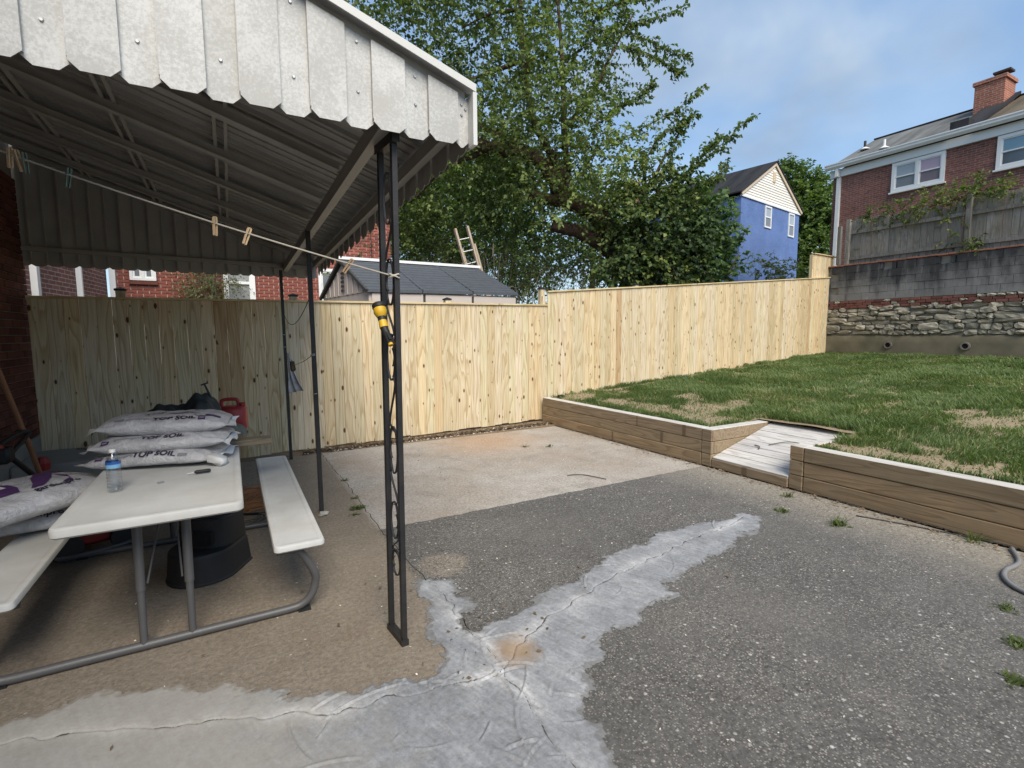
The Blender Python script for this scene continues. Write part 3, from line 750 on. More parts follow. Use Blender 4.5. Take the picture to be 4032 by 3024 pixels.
# mortar smeared over the joints, trowel ridges and a crack that has come back through
PATCH = [(-1.7, 2.62), (-0.88, 2.62), (-0.55, 2.66), (-0.38, 2.56), (-0.1, 2.42), (0.16, 2.22), (0.4, 2.10), (0.65, 2.05), (0.80, 2.10), (0.84, 2.35), (0.89, 2.67),
         (0.94, 2.90), (1.05, 2.93), (1.17, 2.79), (1.10, 2.60), (1.13, 2.50), (1.03, 2.36), (1.0, 2.29), (1.13, 2.27), (1.40, 2.34), (1.75, 2.40), (2.08, 2.49), (2.20, 2.60), (2.52, 2.63),
         (2.8, 2.70), (3.3, 2.66), (3.78, 2.62), (3.86, 2.5), (3.55, 2.36), (3.2, 2.30), (2.95, 2.22), (2.6, 2.17), (2.31, 2.09), (2.22, 1.99), (2.05, 1.97), (1.85, 1.88), (1.62, 1.86), (1.47, 1.76), (1.36, 1.72),
         (1.30, 1.6), (1.2, 1.5), (1.16, 1.35), (1.13, 1.2), (1.15, 0.9), (0.6, 0.8), (-0.4, 1.9), (-1.7, 2.15)]
def patch_mesh():
    st = 0.0052
    xs = np.arange(-0.95, 3.95, st); ys = np.arange(1.05, 3.02, st)
    X, Y = np.meshgrid(xs, ys, indexing='ij')
    d = segdist(X, Y, PATCH, True); ins = inpoly(X, Y, PATCH)
    d = np.where(ins, d, -d) + (vnoise(X, Y, 9, 1) - 0.5) * 0.09 + (vnoise(X, Y, 38, 2) - 0.5) * 0.045 + (vnoise(X, Y, 90, 3) - 0.5) * 0.016
    Z = 0.0015 + 0.006 * (1 - np.exp(-np.maximum(d, 0) / 0.02)) + (vnoise(X, Y, 6, 4) - 0.5) * 0.0012 + (vnoise(X, Y, 40, 5) - 0.5) * 0.0008
    r = np.random.default_rng(5)
    for i in range(120):                                  # trowel arcs
        if i < 80: cx, cy = r.uniform(0.1, 1.5), r.uniform(1.1, 2.1)
        else: cx, cy = r.uniform(1.0, 3.6), r.uniform(2.0, 2.6)
        R = r.uniform(0.12, 0.5); a0 = r.uniform(0, 2 * pi); span = r.uniform(0.3, 1.1)
        dx, dy = X - cx, Y - cy; rr = np.hypot(dx, dy); an = (np.arctan2(dy, dx) - a0) % (2 * pi)
        w = np.clip(np.minimum(an, span - an) / 0.12, 0, 1)
        amp = r.uniform(0.003, 0.009)
        Z += amp * np.exp(-((rr - R) / 0.0055) ** 2) * w - 0.5 * amp * np.exp(-((rr - R + 0.010) / 0.006) ** 2) * w
    Xo, Yo = X, Y; X = Xo + (vnoise(Xo, Yo, 16, 71) - 0.5) * 0.035; Y = Yo + (vnoise(Xo, Yo, 16, 72) - 0.5) * 0.035
    cr = np.minimum.reduce([segdist(X, Y, JV[-26:]), segdist(X, Y, JV2), segdist(X, Y, JL), segdist(X, Y, JR)])
    X, Y = Xo, Yo
    wid = 0.0026 + 0.0028 * vnoise(X, Y, 6, 8) ** 3 - np.clip((0.6 - X) * 0.0014, 0, 0.0009)
    crk = (cr < -1)
    streak = np.exp(-np.abs(cr - 0.02) / 0.03) * np.clip(vnoise(X, Y, 5, 75) * 2.2 - 0.75, 0, 1)
    Z = Z - 0.006 * np.exp(-(cr / 0.004) ** 2)
    I = np.arange(X.size).reshape(X.shape)
    keep = (d[:-1, :-1] > 0) & (d[1:, :-1] > 0) & (d[1:, 1:] > 0) & (d[:-1, 1:] > 0)
    F = np.stack([I[:-1, :-1], I[1:, :-1], I[1:, 1:], I[:-1, 1:]], -1)[keep]
    mi = (crk[:-1, :-1] | crk[1:, 1:])[keep].astype(int)
    u, inv = np.unique(F, return_inverse=True)
    V = np.stack([X.ravel()[u], Y.ravel()[u], Z.ravel()[u]], -1)
    me = np_mesh('mortar_patch', V, inv.reshape(-1, 4), [M['patch']], smooth=True, tint=streak.ravel()[u])
    a = me.attributes.new('edged', 'FLOAT', 'POINT'); a.data.foreach_set('value', d.ravel()[u].astype(np.float32))
    a = me.attributes.new('crackd', 'FLOAT', 'POINT'); a.data.foreach_set('value', cr.ravel()[u].astype(np.float32))
    return me
o = link('mortar_patch', patch_mesh(), patio)

# lawn: raised soil sheet plus blades
t = NT('lawn_soil'); v = t.pos()
t.col(t.mix(t.noise(v, 3.0, 6, 0.7), (0.17, 0.125, 0.075), (0.36, 0.29, 0.19))); t.rough(0.95); t.bump(t.noise(v, 25, 5), 0.7, 0.02); M['lawnsoil'] = t.m
BARE = [(5.35, 5.6, 0.32, 1.45), (6.0, 4.75, 0.75, 0.5), (5.4, 4.35, 0.4, 0.45), (7.3, 2.15, 0.62, 0.42), (7.7, 2.5, 0.4, 0.25), (5.15, 1.9, 0.22, 1.1), (5.2, 6.9, 0.5, 0.5), (6.6, 5.7, 0.4, 0.2), (7.0, 7.25, 1.6, 0.16), (10.5, 7.5, 2.5, 0.16)]
def bare(X, Y):
    b = np.zeros(np.shape(X))
    for cx, cy, rx, ry in BARE:
        b = np.maximum(b, 1 - np.hypot((X - cx) / rx, (Y - cy) / ry))
    return b + (vnoise(X, Y, 4.5, 21) - 0.5) * 0.55 + (vnoise(X, Y, 13, 22) - 0.5) * 0.4 + 0.09
def in_lawn(X, Y):
    return (X > 4.93) & ~((X < 5.885) & (Y > 2.74) & (Y < 3.92)) & (X < 14.93) & (Y < 7.40 + 0.069 * (X - 5.0))
def lawn_sheet():
    xs = np.concatenate([[4.90, 4.94], np.arange(5.0, 15.0, 0.1)]); ys = np.concatenate([np.arange(-2.0, 8.15, 0.1)])
    X, Y = np.meshgrid(xs, ys, indexing='ij')
    Z = lawn_h(X, Y) + (vnoise(X, Y, 3, 31) - 0.5) * 0.035 - 0.01
    Z = np.where(X < 4.97, 0.415, Z)
    I = np.arange(X.size).reshape(X.shape)
    F = np.stack([I[:-1, :-1], I[1:, :-1], I[1:, 1:], I[:-1, 1:]], -1)
    cx = (X[:-1, :-1] + X[1:, 1:]) / 2; cy = (Y[:-1, :-1] + Y[1:, 1:]) / 2
    keep = ~((cx < 5.80) & (cy > 2.78) & (cy < 3.88)) & (cy < 7.62 + 0.069 * (cx - 5))
    F = F[keep]
    o = link('lawn', np_mesh('lawn', np.stack([X, Y, Z], -1).reshape(-1, 3), F, M['lawnsoil'], smooth=True))
    tag(o, 'raised lawn earth with bare dry patches', None, None, 'structure')
lawn_sheet()
def grass_mesh():
    r = np.random.default_rng(3)
    N = 420000
    X = 4.95 + (r.random(N) ** 1.25) * 10.0; Y = r.uniform(-0.5, 8.1, N)
    vis = in_lawn(X, Y) & (Y > 1.0 - 0.1 * (X - 5) + np.maximum(X - 6, 0) * 0.28)
    b = bare(X, Y)
    b = np.where((X < 6.25) & (X > 5.86) & (Y > 2.8) & (Y < 3.9), np.minimum(b, -0.1), b)
    p = np.clip((0.52 - b) / 0.75, 0.12, 1.0)
    keep = vis & (r.random(N) < p)
    X, Y, b = X[keep], Y[keep], b[keep]; n = len(X)
    tall = vnoise(X, Y, 2.0, 41) * 0.6 + vnoise(X, Y, 6.0, 42) * 0.4
    H = (0.030 + 0.075 * np.clip(tall, 0, 1) ** 1.3) * r.uniform(0.6, 1.35, n) * np.clip((0.6 - b) * 2.2, 0.45, 1.1)
    H = np.where((X < 6.15) & (X > 5.86) & (Y > 2.8) & (Y < 3.9), np.maximum(H, 0.05) * 1.25, H)
    edge_t = (X < 5.6) & (r.random(n) < 0.12); H = np.where(edge_t, H * 1.5, H)
    Zb = lawn_h(X, Y) + (vnoise(X, Y, 3, 31) - 0.5) * 0.035 - 0.014
    far = np.clip((X - 5) / 10, 0, 1)
    W = (0.0032 + 0.0030 * r.random(n)) * (1 + far * 1.1)
    a = r.uniform(0, 2 * pi, n); lean = r.uniform(0.15, 0.95, n) * H
    flow = vnoise(X, Y, 1.3, 44) * 2 * pi
    ld = flow + r.normal(0, 1.1, n)
    lx, ly = np.cos(ld) * lean, np.sin(ld) * lean
    wx, wy = np.cos(a) * W, np.sin(a) * W
    base = np.stack([X, Y, Zb], -1)
    v0 = base + np.stack([-wx, -wy, 0 * wx], -1); v1 = base + np.stack([wx, wy, 0 * wx], -1)
    mid = base + np.stack([lx * 0.35, ly * 0.35, H * 0.6], -1)
    v2 = mid + np.stack([wx, wy, 0 * wx], -1) * 0.75; v3 = mid - np.stack([wx, wy, 0 * wx], -1) * 0.75
    v4 = base + np.stack([lx, ly, H * 0.95], -1)
    V = np.stack([v0, v1, v2, v3, v4], 1).reshape(-1, 3)
    o5 = np.arange(n)[:, None] * 5
    F = np.concatenate([o5 + np.array([[0, 1, 2]]), o5 + np.array([[0, 2, 3]]), o5 + np.array([[3, 2, 4]])], 0)
    tint = np.clip(0.08 + 0.36 * vnoise(X, Y, 0.9, 52) + 0.28 * vnoise(X, Y, 2.6, 51) + 0.22 * r.random(n) + np.where(r.random(n) < 0.05 + np.clip(b, 0, 1) * 0.35, 0.4, 0), 0, 1)
    return np_mesh('grass', V, F, M['grass'], tint=np.repeat(tint, 5))
o = link('grass', grass_mesh()); tag(o, 'green lawn grass with straw coloured bare patches', 'grass', None, 'stuff')

# litter along the foot of the fence and scattered on the concrete
def flake_mesh(name, n, place, size, mat, seed, zb=0.012, flat=0.5):
    r = np.random.default_rng(seed); P = place(r, n); n = len(P)
    s = r.uniform(size[0], size[1], n); a = r.uniform(0, 2 * pi, n); tl = r.uniform(-flat, flat, (n, 2))
    dx = np.stack([np.cos(a), np.sin(a), tl[:, 0]], -1) * s[:, None]; dy = np.stack([-np.sin(a), np.cos(a), tl[:, 1]], -1) * (s * r.uniform(0.3, 0.7, n))[:, None]
    up = np.stack([0 * s, 0 * s, s * 0.25], -1)
    V = np.stack([P - dx, P + dy * 0.9 - dx * 0.1 + up, P + dx, P - dy], 1).reshape(-1, 3)
    V[:, 2] = np.maximum(V[:, 2], np.repeat(P[:, 2], 4) - 0.004)
    o4 = np.arange(n)[:, None] * 4
    F = np.concatenate([o4 + np.array([[0, 3, 1]]), o4 + np.array([[1, 3, 2]])], 0)
    return np_mesh(name, V, F, mat)
def place_strip(r, n):
    x = r.uniform(0.75, 4.7, n); y = 6.82 + np.abs(r.normal(0, 0.10, n)) + 0.035 * (x - 0.7); z = np.full(n, 0.018) + r.uniform(0, 0.02, n)
    return np.stack([x, y, z], -1)
o = link('leaf_litter', flake_mesh('leaf_litter', 1500, place_strip, (0.010, 0.034), M['deadleaf'], 61)); tag(o, 'dead leaves and crumbs along the foot of the new fence', 'litter', None, 'stuff')
def place_peb(r, n):
    x = r.uniform(0.75, 4.7, n); y = 6.80 + np.abs(r.normal(0, 0.12, n)) + 0.035 * (x - 0.7); return np.stack([x, y, np.full(n, 0.016)], -1)
o = link('gravel_crumbs', flake_mesh('gravel_crumbs', 700, place_peb, (0.007, 0.022), M['pebble'], 62, flat=0.8)); tag(o, 'pale gravel crumbs in the soil strip by the fence', 'gravel', None, 'stuff')
def place_sc(r, n):
    x = np.concatenate([r.uniform(-0.6, 4.6, n // 2), 1.05 + r.normal(0, 0.25, n - n // 2)]); y = np.concatenate([r.uniform(1.2, 6.7, n // 2), r.uniform(1.9, 3.2, n - n // 2)])
    return np.stack([x, y, np.full(n, 0.014)], -1)
o = link('leaf_scraps', flake_mesh('leaf_scraps', 90, place_sc, (0.006, 0.016), M['deadleaf'], 63)); tag(o, 'small dark leaf scraps scattered over the concrete', 'litter', None, 'stuff')
def place_wt(r, n):
    x = r.uniform(-0.8, 4.7, n); y = r.uniform(0.3, 6.6, n); return np.stack([x, y, np.full(n, 0.004)], -1)
o = link('pale_stone_chips', flake_mesh('pale_stone_chips', 420, place_wt, (0.003, 0.009), M['pebble'], 64, flat=0.3)); tag(o, 'pale stone chips sitting proud of the concrete', 'gravel', None, 'stuff')
def place_soil(r, n):
    x = 4.70 + r.normal(0, 0.06, n); y = r.uniform(1.0, 6.6, n); x = np.minimum(x, 4.70 + (6.8 - y) * 0.016 - 0.02); return np.stack([x, y, np.full(n, 0.008)], -1)
o = link('dirt_crumbs', flake_mesh('dirt_crumbs', 500, place_soil, (0.006, 0.02), M['soil'], 65, flat=0.5)); tag(o, 'dirt crumbs along the foot of the timber walls', 'dirt', None, 'stuff')

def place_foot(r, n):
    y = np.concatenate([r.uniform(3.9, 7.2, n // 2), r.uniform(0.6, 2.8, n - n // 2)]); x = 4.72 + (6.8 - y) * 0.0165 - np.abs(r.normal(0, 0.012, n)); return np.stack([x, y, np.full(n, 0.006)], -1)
o = link('contact_shade_flakes', flake_mesh('contact_shade_flakes', 1600, place_foot, (0.005, 0.014), M['crackdirt_shade'], 66, flat=0.3)); tag(o, 'dark flakes added as a painted contact shadow along the foot of the timber walls', 'painted shade', None, 'stuff')  # dark flakes paint a contact shadow where timber meets concrete
# ------------------------------------------------------------------ timber retaining walls and ramp
def twx(y): return 4.72 + (6.8 - y) * 0.0165
TH, TD = 0.147, 0.135
def timber_run(root, y0, y1, seed, joints):
    r = random.Random(seed)
    for c in range(3):
        cuts = [y0] + joints[c] + [y1]
        for a, b in zip(cuts[:-1], cuts[1:]):
            mb = MB(); z0 = c * TH + 0.002; dx = r.uniform(-0.004, 0.004)
            L = b - a - 0.004
            ang = atan2(twx(b) - twx(a), b - a)
            mb.m = 0; mb.bbox(0, TD, -L / 2, L / 2, 0, TH - 0.005, 0.006)
            me = mb.mesh('timber', [M['timber'], M['timber_top']])
            if c == 2:
                for p in me.polygons:
                    if p.normal.z > 0.6: p.material_index = 1
            me.materials[0] = M['timber']
            o = link('timber', me, root, True, (twx((a + b) / 2) + dx, (a + b) / 2, z0), (0, 0, -ang))
w1 = thing('timber_wall', 'three course treated timber retaining wall between the new fence and the ramp', 'retaining wall', (twx(5.3), 5.3, 0), group='timber retaining walls')
timber_run(w1, 3.925, 7.27, 1, [[], [], []])
w2 = thing('timber_wall', 'three course treated timber retaining wall running forward from the ramp past the weeds', 'retaining wall', (twx(1.0), 1.0, 0), group='timber retaining walls')
timber_run(w2, -3.0, 2.735, 2, [[], [], [-0.6]])
def wing(root, y0, y1, xs_end):
    for c, xe in enumerate(xs_end):
        mb = MB(); x0 = twx(y0) - 0.003; z0 = c * TH + 0.002
        mb.bbox(x0, xe, y0, y1, z0, z0 + TH - 0.005, 0.006)
        me = mb.mesh('timber', [M['timber'], M['timber_top']])
        if c == 2:
            for p in me.polygons:
                if p.normal.z > 0.6: p.material_index = 1
        link('timber', me, root)
wing(w1, 3.785, 3.921, [5.2, 5.55, 5.87])
wing(w2, 2.739, 2.872, [5.2, 5.55, 5.65])
ramp = thing('wooden_ramp', 'short bleached board ramp set between the two timber walls', 'ramp', (4.85, 3.33, 0))
mb = MB(); mb.bbox(twx(3.3) - 0.01, twx(3.3) + 0.09, 2.877, 3.78, 0.002, 0.098, 0.005); mb.build('riser', M['timber'], ramp)
rx0, rz0, rx1, rz1 = twx(3.3) - 0.005, 0.118, 5.90, 0.435
sl = atan2(rz1 - rz0, rx1 - rx0); Ls = hypot(rx1 - rx0, rz1 - rz0); nb = 8; bw_ = Ls / nb
for i in range(nb):
    s = (i + 0.5) * bw_
    mb = MB(); mb.bbox(-bw_ / 2 + 0.004, bw_ / 2 - 0.004, -0.448, 0.448, -0.032, 0.0, 0.004)
    link('board', mb.mesh('board', M['ramp']), ramp, True, (rx0 + s * cos(sl), 3.328 + random.uniform(-.003, .003), rz0 + s * sin(sl) + random.uniform(-.0015, .0015)), (0, -sl, 0))
mb = MB(); mb.box(twx(3.3) + 0.1, 5.85, 2.90, 2.98, 0.0, 0.07); mb.box(twx(3.3) + 0.1, 5.85, 3.68, 3.76, 0.0, 0.07); mb.build('joist', M['timber'], ramp)

# ------------------------------------------------------------------ new board fence
FD = Vector((1, 0.0708, 0)).normalized(); FN = Vector((FD.y, -FD.x, 0)); FA = atan2(FD.y, FD.x)
def fp(x): return Vector((x, 7.36 + 0.0708 * (x - 4.92), 0))
board_meshes = {}
def board_fence(root, x0, x1, zb, zt, boardw=0.139, posts=(), cap=True, seed=0, overlap=True):
    r = random.Random(seed); P0, P1 = fp(x0), fp(x1); L = (P1 - P0).length
    n = int(round(L / boardw)); bw = L / n
    for i in range(n):
        s = (i + 0.5) * bw; p = P0 + FD * s; x = p.x
        b, tp = zb(x) - r.uniform(0.0, 0.025), zt(x)
        off = FN * (r.uniform(0.0, 0.006))
        h = tp - b
        mb = MB(); wv = bw - r.uniform(0.0006, 0.0022)
        mb.bbox(-wv / 2, wv / 2, -0.009, 0.009, -h / 2, h / 2, 0.0045)
        link('board', mb.mesh('board', M['pine']), root, True, (p.x + off.x, p.y + off.y, (b + tp) / 2), (0, radians(r.uniform(-.03, .03)), FA))
    q = P0 - FN * 0.026
    for fr in (0.12, 0.5, 0.88):
        mb = MB()
        a = P0 - FN * 0.035; c = P1 - FN * 0.035
        za = zb(x0) + (zt(x0) - zb(x0)) * fr; zc = zb(x1) + (zt(x1) - zb(x1)) * fr
        mb.bar((a.x, a.y, za), (c.x, c.y, zc), 0.045, 0.09); mb.build('rail', M['pine_cap'], root)
    if cap:
        mb = MB(); a = P0 - FN * 0.005; c = P1 - FN * 0.005
        mb.bar((a.x, a.y, zt(x0) + 0.012), (c.x, c.y, zt(x1) + 0.012), 0.085, 0.024); mb.build('cap_rail', M['pine_cap'], root)
    for px, ph in posts:
        p = fp(px) - FN * 0.085; b = zb(px) - 0.2; tp = zt(px) + ph
        mb = MB(); mb.bbox(-0.044, 0.044, -0.044, 0.044, 0, tp - b, 0.003)
        po = link('post', mb.mesh('post', M['pine']), root, True, (p.x, p.y, b), (0, 0, FA))
        mb = MB(); mb.box(-0.055, 0.055, -0.055, 0.055, tp - b, tp - b + 0.018)
        mb.add([(-0.055, -0.055, tp - b + 0.018), (0.055, -0.055, tp - b + 0.018), (0.055, 0.055, tp - b + 0.018), (-0.055, 0.055, tp - b + 0.018), (0, 0, tp - b + 0.045)], [(0, 1, 4), (1, 2, 4), (2, 3, 4), (3, 0, 4)])
        link('post_cap', mb.mesh('post_cap', M['black_plastic']), po, False)
zt1 = lambda x: 1.94 + (x + 1.775) * 0.0138
zb1 = lambda x: 0.035 + np.clip((x - 0.5) / 4.4, 0, 1) * 0.02
f1 = thing('wood_fence', 'lower new pine board fence behind the awning and patio', 'fence', (1.5, 7.12, 0), group='new pine fences')
board_fence(f1, -1.775, 4.86, zb1, zt1, 0.137, posts=[(-1.02, 0.10), (0.76, 0.075), (2.98, 0.07)], seed=3)
zt2 = lambda x: 2.265 + (x - 4.87) * 0.0805
zb2 = lambda x: 0.42 + (x - 4.905) * 0.0515
f2 = thing('wood_fence', 'taller new pine board fence climbing beside the lawn to the stone wall', 'fence', (9.9, 7.7, 0.6), group='new pine fences')
board_fence(f2, 4.868, 14.90, zb2, zt2, 0.139, posts=[(4.80, 0.06), (7.15, 0.05), (9.6, 0.03), (12.1, 0.03)], seed=4)
mb = MB(); p = fp(4.80) - FN * 0.02; mb.bbox(-0.03, 0.03, -0.02, 0.02, 0.3, 2.2, 0.004); link('corner_trim', mb.mesh('corner_trim', M['pine']), f2, True, (p.x, p.y, 0), (0, 0, FA))
f3 = thing('wood_fence', 'short raised stub of new pine fence on top of the wall corner', 'fence', (14.75, 8.1, 3.0), group='new pine fences')
P_ = fp(14.62) - FN * 0.06
for i in range(8):
    mb = MB(); mb.bbox(-0.066, 0.066, -0.009, 0.009, 0.0, 0.66, 0.003)
    link('board', mb.mesh('board', M['pine']), f3, True, (P_.x + FD.x * (i - 3.2) * 0.139, P_.y + FD.y * (i - 3.2) * 0.139, 3.02), (0, 0, FA))
mb = MB(); a = P_ + FD * -0.55; c = P_ + FD * 0.8; mb.bar((a.x, a.y, 3.69), (c.x, c.y, 3.69), 0.09, 0.024); mb.build('cap_rail', M['pine_cap'], f3)
mb = MB(); a = P_ + FD * -0.52 - FN * 0.05; mb.bbox(-0.044, 0.044, -0.044, 0.044, -0.6, 0.66, 0.004); link('post', mb.mesh('post', M['pine']), f3, True, (a.x, a.y, 3.0), (0, 0, FA))

# ------------------------------------------------------------------ metal patio awning
AX0, AX1, AY0, AY1 = -1.79, 1.045, 2.25, 6.98
def tilt(y): return -(y - AY0) * 0.026
def zroof(x, y): return 2.676 + (AX1 - x) * 0.32 + tilt(y)
aw = thing('patio_awning', 'weathered white metal patio awning with scalloped valance', 'awning', (0, 4.6, 2.4))
def slat_x(i, xa, xb, ypl, zbot, ztop_fn, proud, mat, inward=1, ch=(0.030, 0.028), parent=aw):
    """one scalloped vertical valance slat in a plane y = ypl between xa and xb"""
    c, hh = ch
    poly = [(xa, zbot + hh), (xa + c, zbot), (xb - c, zbot), (xb, zbot + hh), (xb, ztop_fn(xb)), (xa, ztop_fn(xa))]
    y0 = ypl - proud * inward; y1 = y0 + 0.003 * inward
    mb = MB(); mb.prism(poly, lambda a, b: (a, y0, b), lambda a, b: (a, y1, b))
    # returned flanges along both edges
    d = 0.012 * inward
    mb.box(xa, xa + 0.002, min(y1, y1 + d), max(y1, y1 + d), zbot + hh, ztop_fn(xa))
    mb.box(xb - 0.002, xb, min(y1, y1 + d), max(y1, y1 + d), zbot + hh, ztop_fn(xb))
    return mb.build('valance_slat', mat, parent)
pitch = 0.1256
xe = 0.970
i = 0
rv = MB()
xs_ = []
x = AX1 - 0.004
edges = [x, xe]
while edges[-1] > AX0: edges.append(edges[-1] - pitch)
for k in range(len(edges) - 1):
    xb, xa = edges[k], edges[k + 1]
    proudp = (k % 2 == 1)
    ov = 0.012 if proudp else 0.0
    sl_ = slat_x(k, xa - ov * 0.3, xb + ov, AY0, 2.43 + (0.0 if proudp else -0.004), lambda q: zroof(q, AY0) - 0.035, 0.018 if proudp else 0.0, M['awning'], 1)
    if not proudp:
        xm = (xa + xb) / 2
        for zz in (2.572, zroof(xm, AY0) - 0.07):
            rv = MB(); rv.tube([(xm, AY0 - 0.0005, zz), (xm, AY0 - 0.006, zz)], [0.0075, 0.005], 8); rv.build('rivet', M['steel'], aw)
        if k == 0: rv = MB(); rv.tube([(xm + 0.02, AY0 - 0.0005, 2.60), (xm + 0.02, AY0 - 0.006, 2.60)], [0.0075, 0.005], 8); rv.build('rivet', M['steel'], aw)
    else:
        mb = MB(); mb.box(xa - 0.0065, xa - 0.0035, AY0 - 0.019, AY0 - 0.001, 2.47, zroof(xa, AY0) - 0.036); mb.build('slat_rib', M['awning'], aw)
# sloping edge trim and corner trim
mb = MB()
def tr_prof(y_out, y_in, drop, up):
    a = (AX1 + 0.012, zroof(AX1, AY0)); b = (AX0, zroof(AX0, AY0))
    mb.add([(a[0], y_out, a[1] - drop), (a[0], y_in, a[1] - drop), (a[0], y_in, a[1] + up), (a[0], y_out, a[1] + up), (b[0], y_out, b[1] - drop), (b[0], y_in, b[1] - drop), (b[0], y_in, b[1] + up), (b[0], y_out, b[1] + up)],
           [(0, 1, 2, 3), (7, 6, 5, 4), (0, 4, 5, 1), (1, 5, 6, 2), (2, 6, 7, 3), (3, 7, 4, 0)])
tr_prof(AY0 - 0.055, AY0 + 0.05, -0.012, 0.02)
tr_prof(AY0 - 0.057, AY0 - 0.050, 0.012, 0.022)
mb.build('edge_trim', M['awning_trim'], aw)
mb = MB(); mb.box(AX1 - 0.006, AX1 + 0.014, AY0 - 0.058, AY0 - 0.002, 2.428, zroof(AX1, AY0) - 0.014); mb.box(AX1 + 0.008, AX1 + 0.012, AY0 - 0.002, AY0 + 0.05, 2.43, zroof(AX1, AY0) - 0.014); mb.build('corner_trim', M['awning_trim'], aw)
# eave side valance (slats in a plane x = AX1)
y = AY0 + 0.02; k = 0
while y < AY1 - 0.02:
    ya, yb = y, min(y + pitch, AY1); zb_ = 2.43 + tilt((ya + yb) / 2) - (0.0 if k % 2 else 0.004); zt_ = zroof(AX1, (ya + yb) / 2) - 0.012
    pr_ = AX1 + (0.012 if k % 2 else 0.0); c, hh = 0.036, 0.034
    if yb - ya > 0.07:
        poly = [(ya, zb_ + hh), (ya + c, zb_), (yb - c, zb_), (yb, zb_ + hh), (yb, zt_), (ya, zt_)]
        mb = MB(); mb.prism(poly, lambda a, b: (pr_ - 0.0015, a, b), lambda a, b: (pr_ + 0.0015, a, b))
        if k % 2:
            for e_ in (ya - 0.004, yb + 0.002): mb.box(AX1 - 0.004, pr_ - 0.0016, e_, e_ + 0.002, zb_ + hh, zt_)
            mb.box(pr_ - 0.0014, pr_ + 0.0014, ya - 0.004, ya, zb_ + hh, zt_); mb.box(pr_ - 0.0014, pr_ + 0.0014, yb, yb + 0.004, zb_ + hh, zt_)
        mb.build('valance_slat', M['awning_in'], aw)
    y += pitch; k += 1
# back gable infill slats with a scalloped skirt and a rail
x = AX1 - 0.01; k = 0
while x > AX0:
    xa, xb = x - pitch, x
    slat_x(k, xa, xb, AY1, 2.275 + tilt(AY1) * 0.0 - (0.004 if k % 2 else 0), lambda q: zroof(q, AY1) - 0.004, 0.012 if k % 2 else 0.0, M['awning_in'], 1, (0.030, 0.020))
    mb = MB(); mb.box(xa - 0.007, xa + 0.007, AY1 - 0.024, AY1 - 0.013, 2.31, zroof(xa, AY1) - 0.09); mb.build('slat_rib', M['awning_beam'], aw)
    x -= pitch; k += 1
mb = MB(); mb.bar((AX1 - 0.05, AY1 - 0.035, 2.405), (AX0, AY1 - 0.035, 2.445), 0.03, 0.045); mb.build('gable_rail', M['awning_beam'], aw)
mb = MB(); mb.bar((AX1 - 0.05, AY1 - 0.03, zroof(AX1, AY1) - 0.06), (AX0, AY1 - 0.03, zroof(AX0, AY1) - 0.06), 0.035, 0.05, up=(0.3, 0, 1)); mb.build('gable_rail', M['awning_beam'], aw)
# roof pans (each a shallow tray along the slope) with raised edge ribs
ny = 15; pw = (AY1 - AY0) / ny
nrm = Vector((0.32, 0.026, 1)).normalized()
for j in range(ny):
    ya, yb = AY0 + j * pw + 0.001, AY0 + (j + 1) * pw - 0.001
    mb = MB(); th = 0.004
    def q(x, y, dz=0.0): return (x, y, zroof(x, y) + dz)
    mb.add([q(AX1, ya, -th), q(AX0, ya, -th), q(AX0, yb, -th), q(AX1, yb, -th), q(AX1, ya), q(AX0, ya), q(AX0, yb), q(AX1, yb)],
           [(0, 1, 2, 3), (7, 6, 5, 4), (0, 4, 5, 1), (2, 6, 7, 3), (1, 5, 6, 2), (3, 7, 4, 0)])
    for (r0, r1, dd) in ((0.0, 0.014, -0.034), (0.10, 0.118, -0.016), (0.20, 0.218, -0.016)):
        y0, y1 = ya + r0, ya + r1
        mb.add([q(AX1 - 0.02, y0, dd), q(AX0, y0, dd), q(AX0, y1, dd), q(AX1 - 0.02, y1, dd), q(AX1 - 0.02, y0, -th - 0.001), q(AX0, y0, -th - 0.001), q(AX0, y1, -th - 0.001), q(AX1 - 0.02, y1, -th - 0.001)],
               [(0, 1, 2, 3), (0, 4, 5, 1), (2, 6, 7, 3), (1, 5, 6, 2), (3, 7, 4, 0)])
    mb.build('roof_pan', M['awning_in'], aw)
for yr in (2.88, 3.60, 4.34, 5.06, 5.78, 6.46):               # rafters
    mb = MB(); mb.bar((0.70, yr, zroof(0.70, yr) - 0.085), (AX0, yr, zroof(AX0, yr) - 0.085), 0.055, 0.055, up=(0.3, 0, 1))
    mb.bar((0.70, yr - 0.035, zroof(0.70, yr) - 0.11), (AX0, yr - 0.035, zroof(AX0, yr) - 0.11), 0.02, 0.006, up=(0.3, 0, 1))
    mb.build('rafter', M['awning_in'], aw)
for xp in (0.02, -0.61, -1.21):                                # purlin pairs
    for dx in (-0.032, 0.032):
        mb = MB(); mb.bar((xp + dx, AY0 + 0.03, zroof(xp + dx, AY0) - 0.045), (xp + dx, AY1 - 0.06, zroof(xp + dx, AY1) - 0.045), 0.022, 0.024); mb.build('purlin', M['awning_beam'], aw)
mb = MB(); mb.bar((0.655, AY0 + 0.03, 2.505), (0.655, AY1 - 0.06, 2.505 + tilt(AY1)), 0.05, 0.085); mb.box(0.62, 0.69, AY0 + 0.03, AY0 + 0.034, 2.46, 2.55); mb.build('eave_beam', M['awning_beam'], aw)
mb = MB(); mb.bar((1.0, AY0 + 0.02, 2.56), (1.0, AY1 - 0.06, 2.56 + tilt(AY1)), 0.045, 0.075); mb.build('eave_beam', M['awning_beam'], aw)

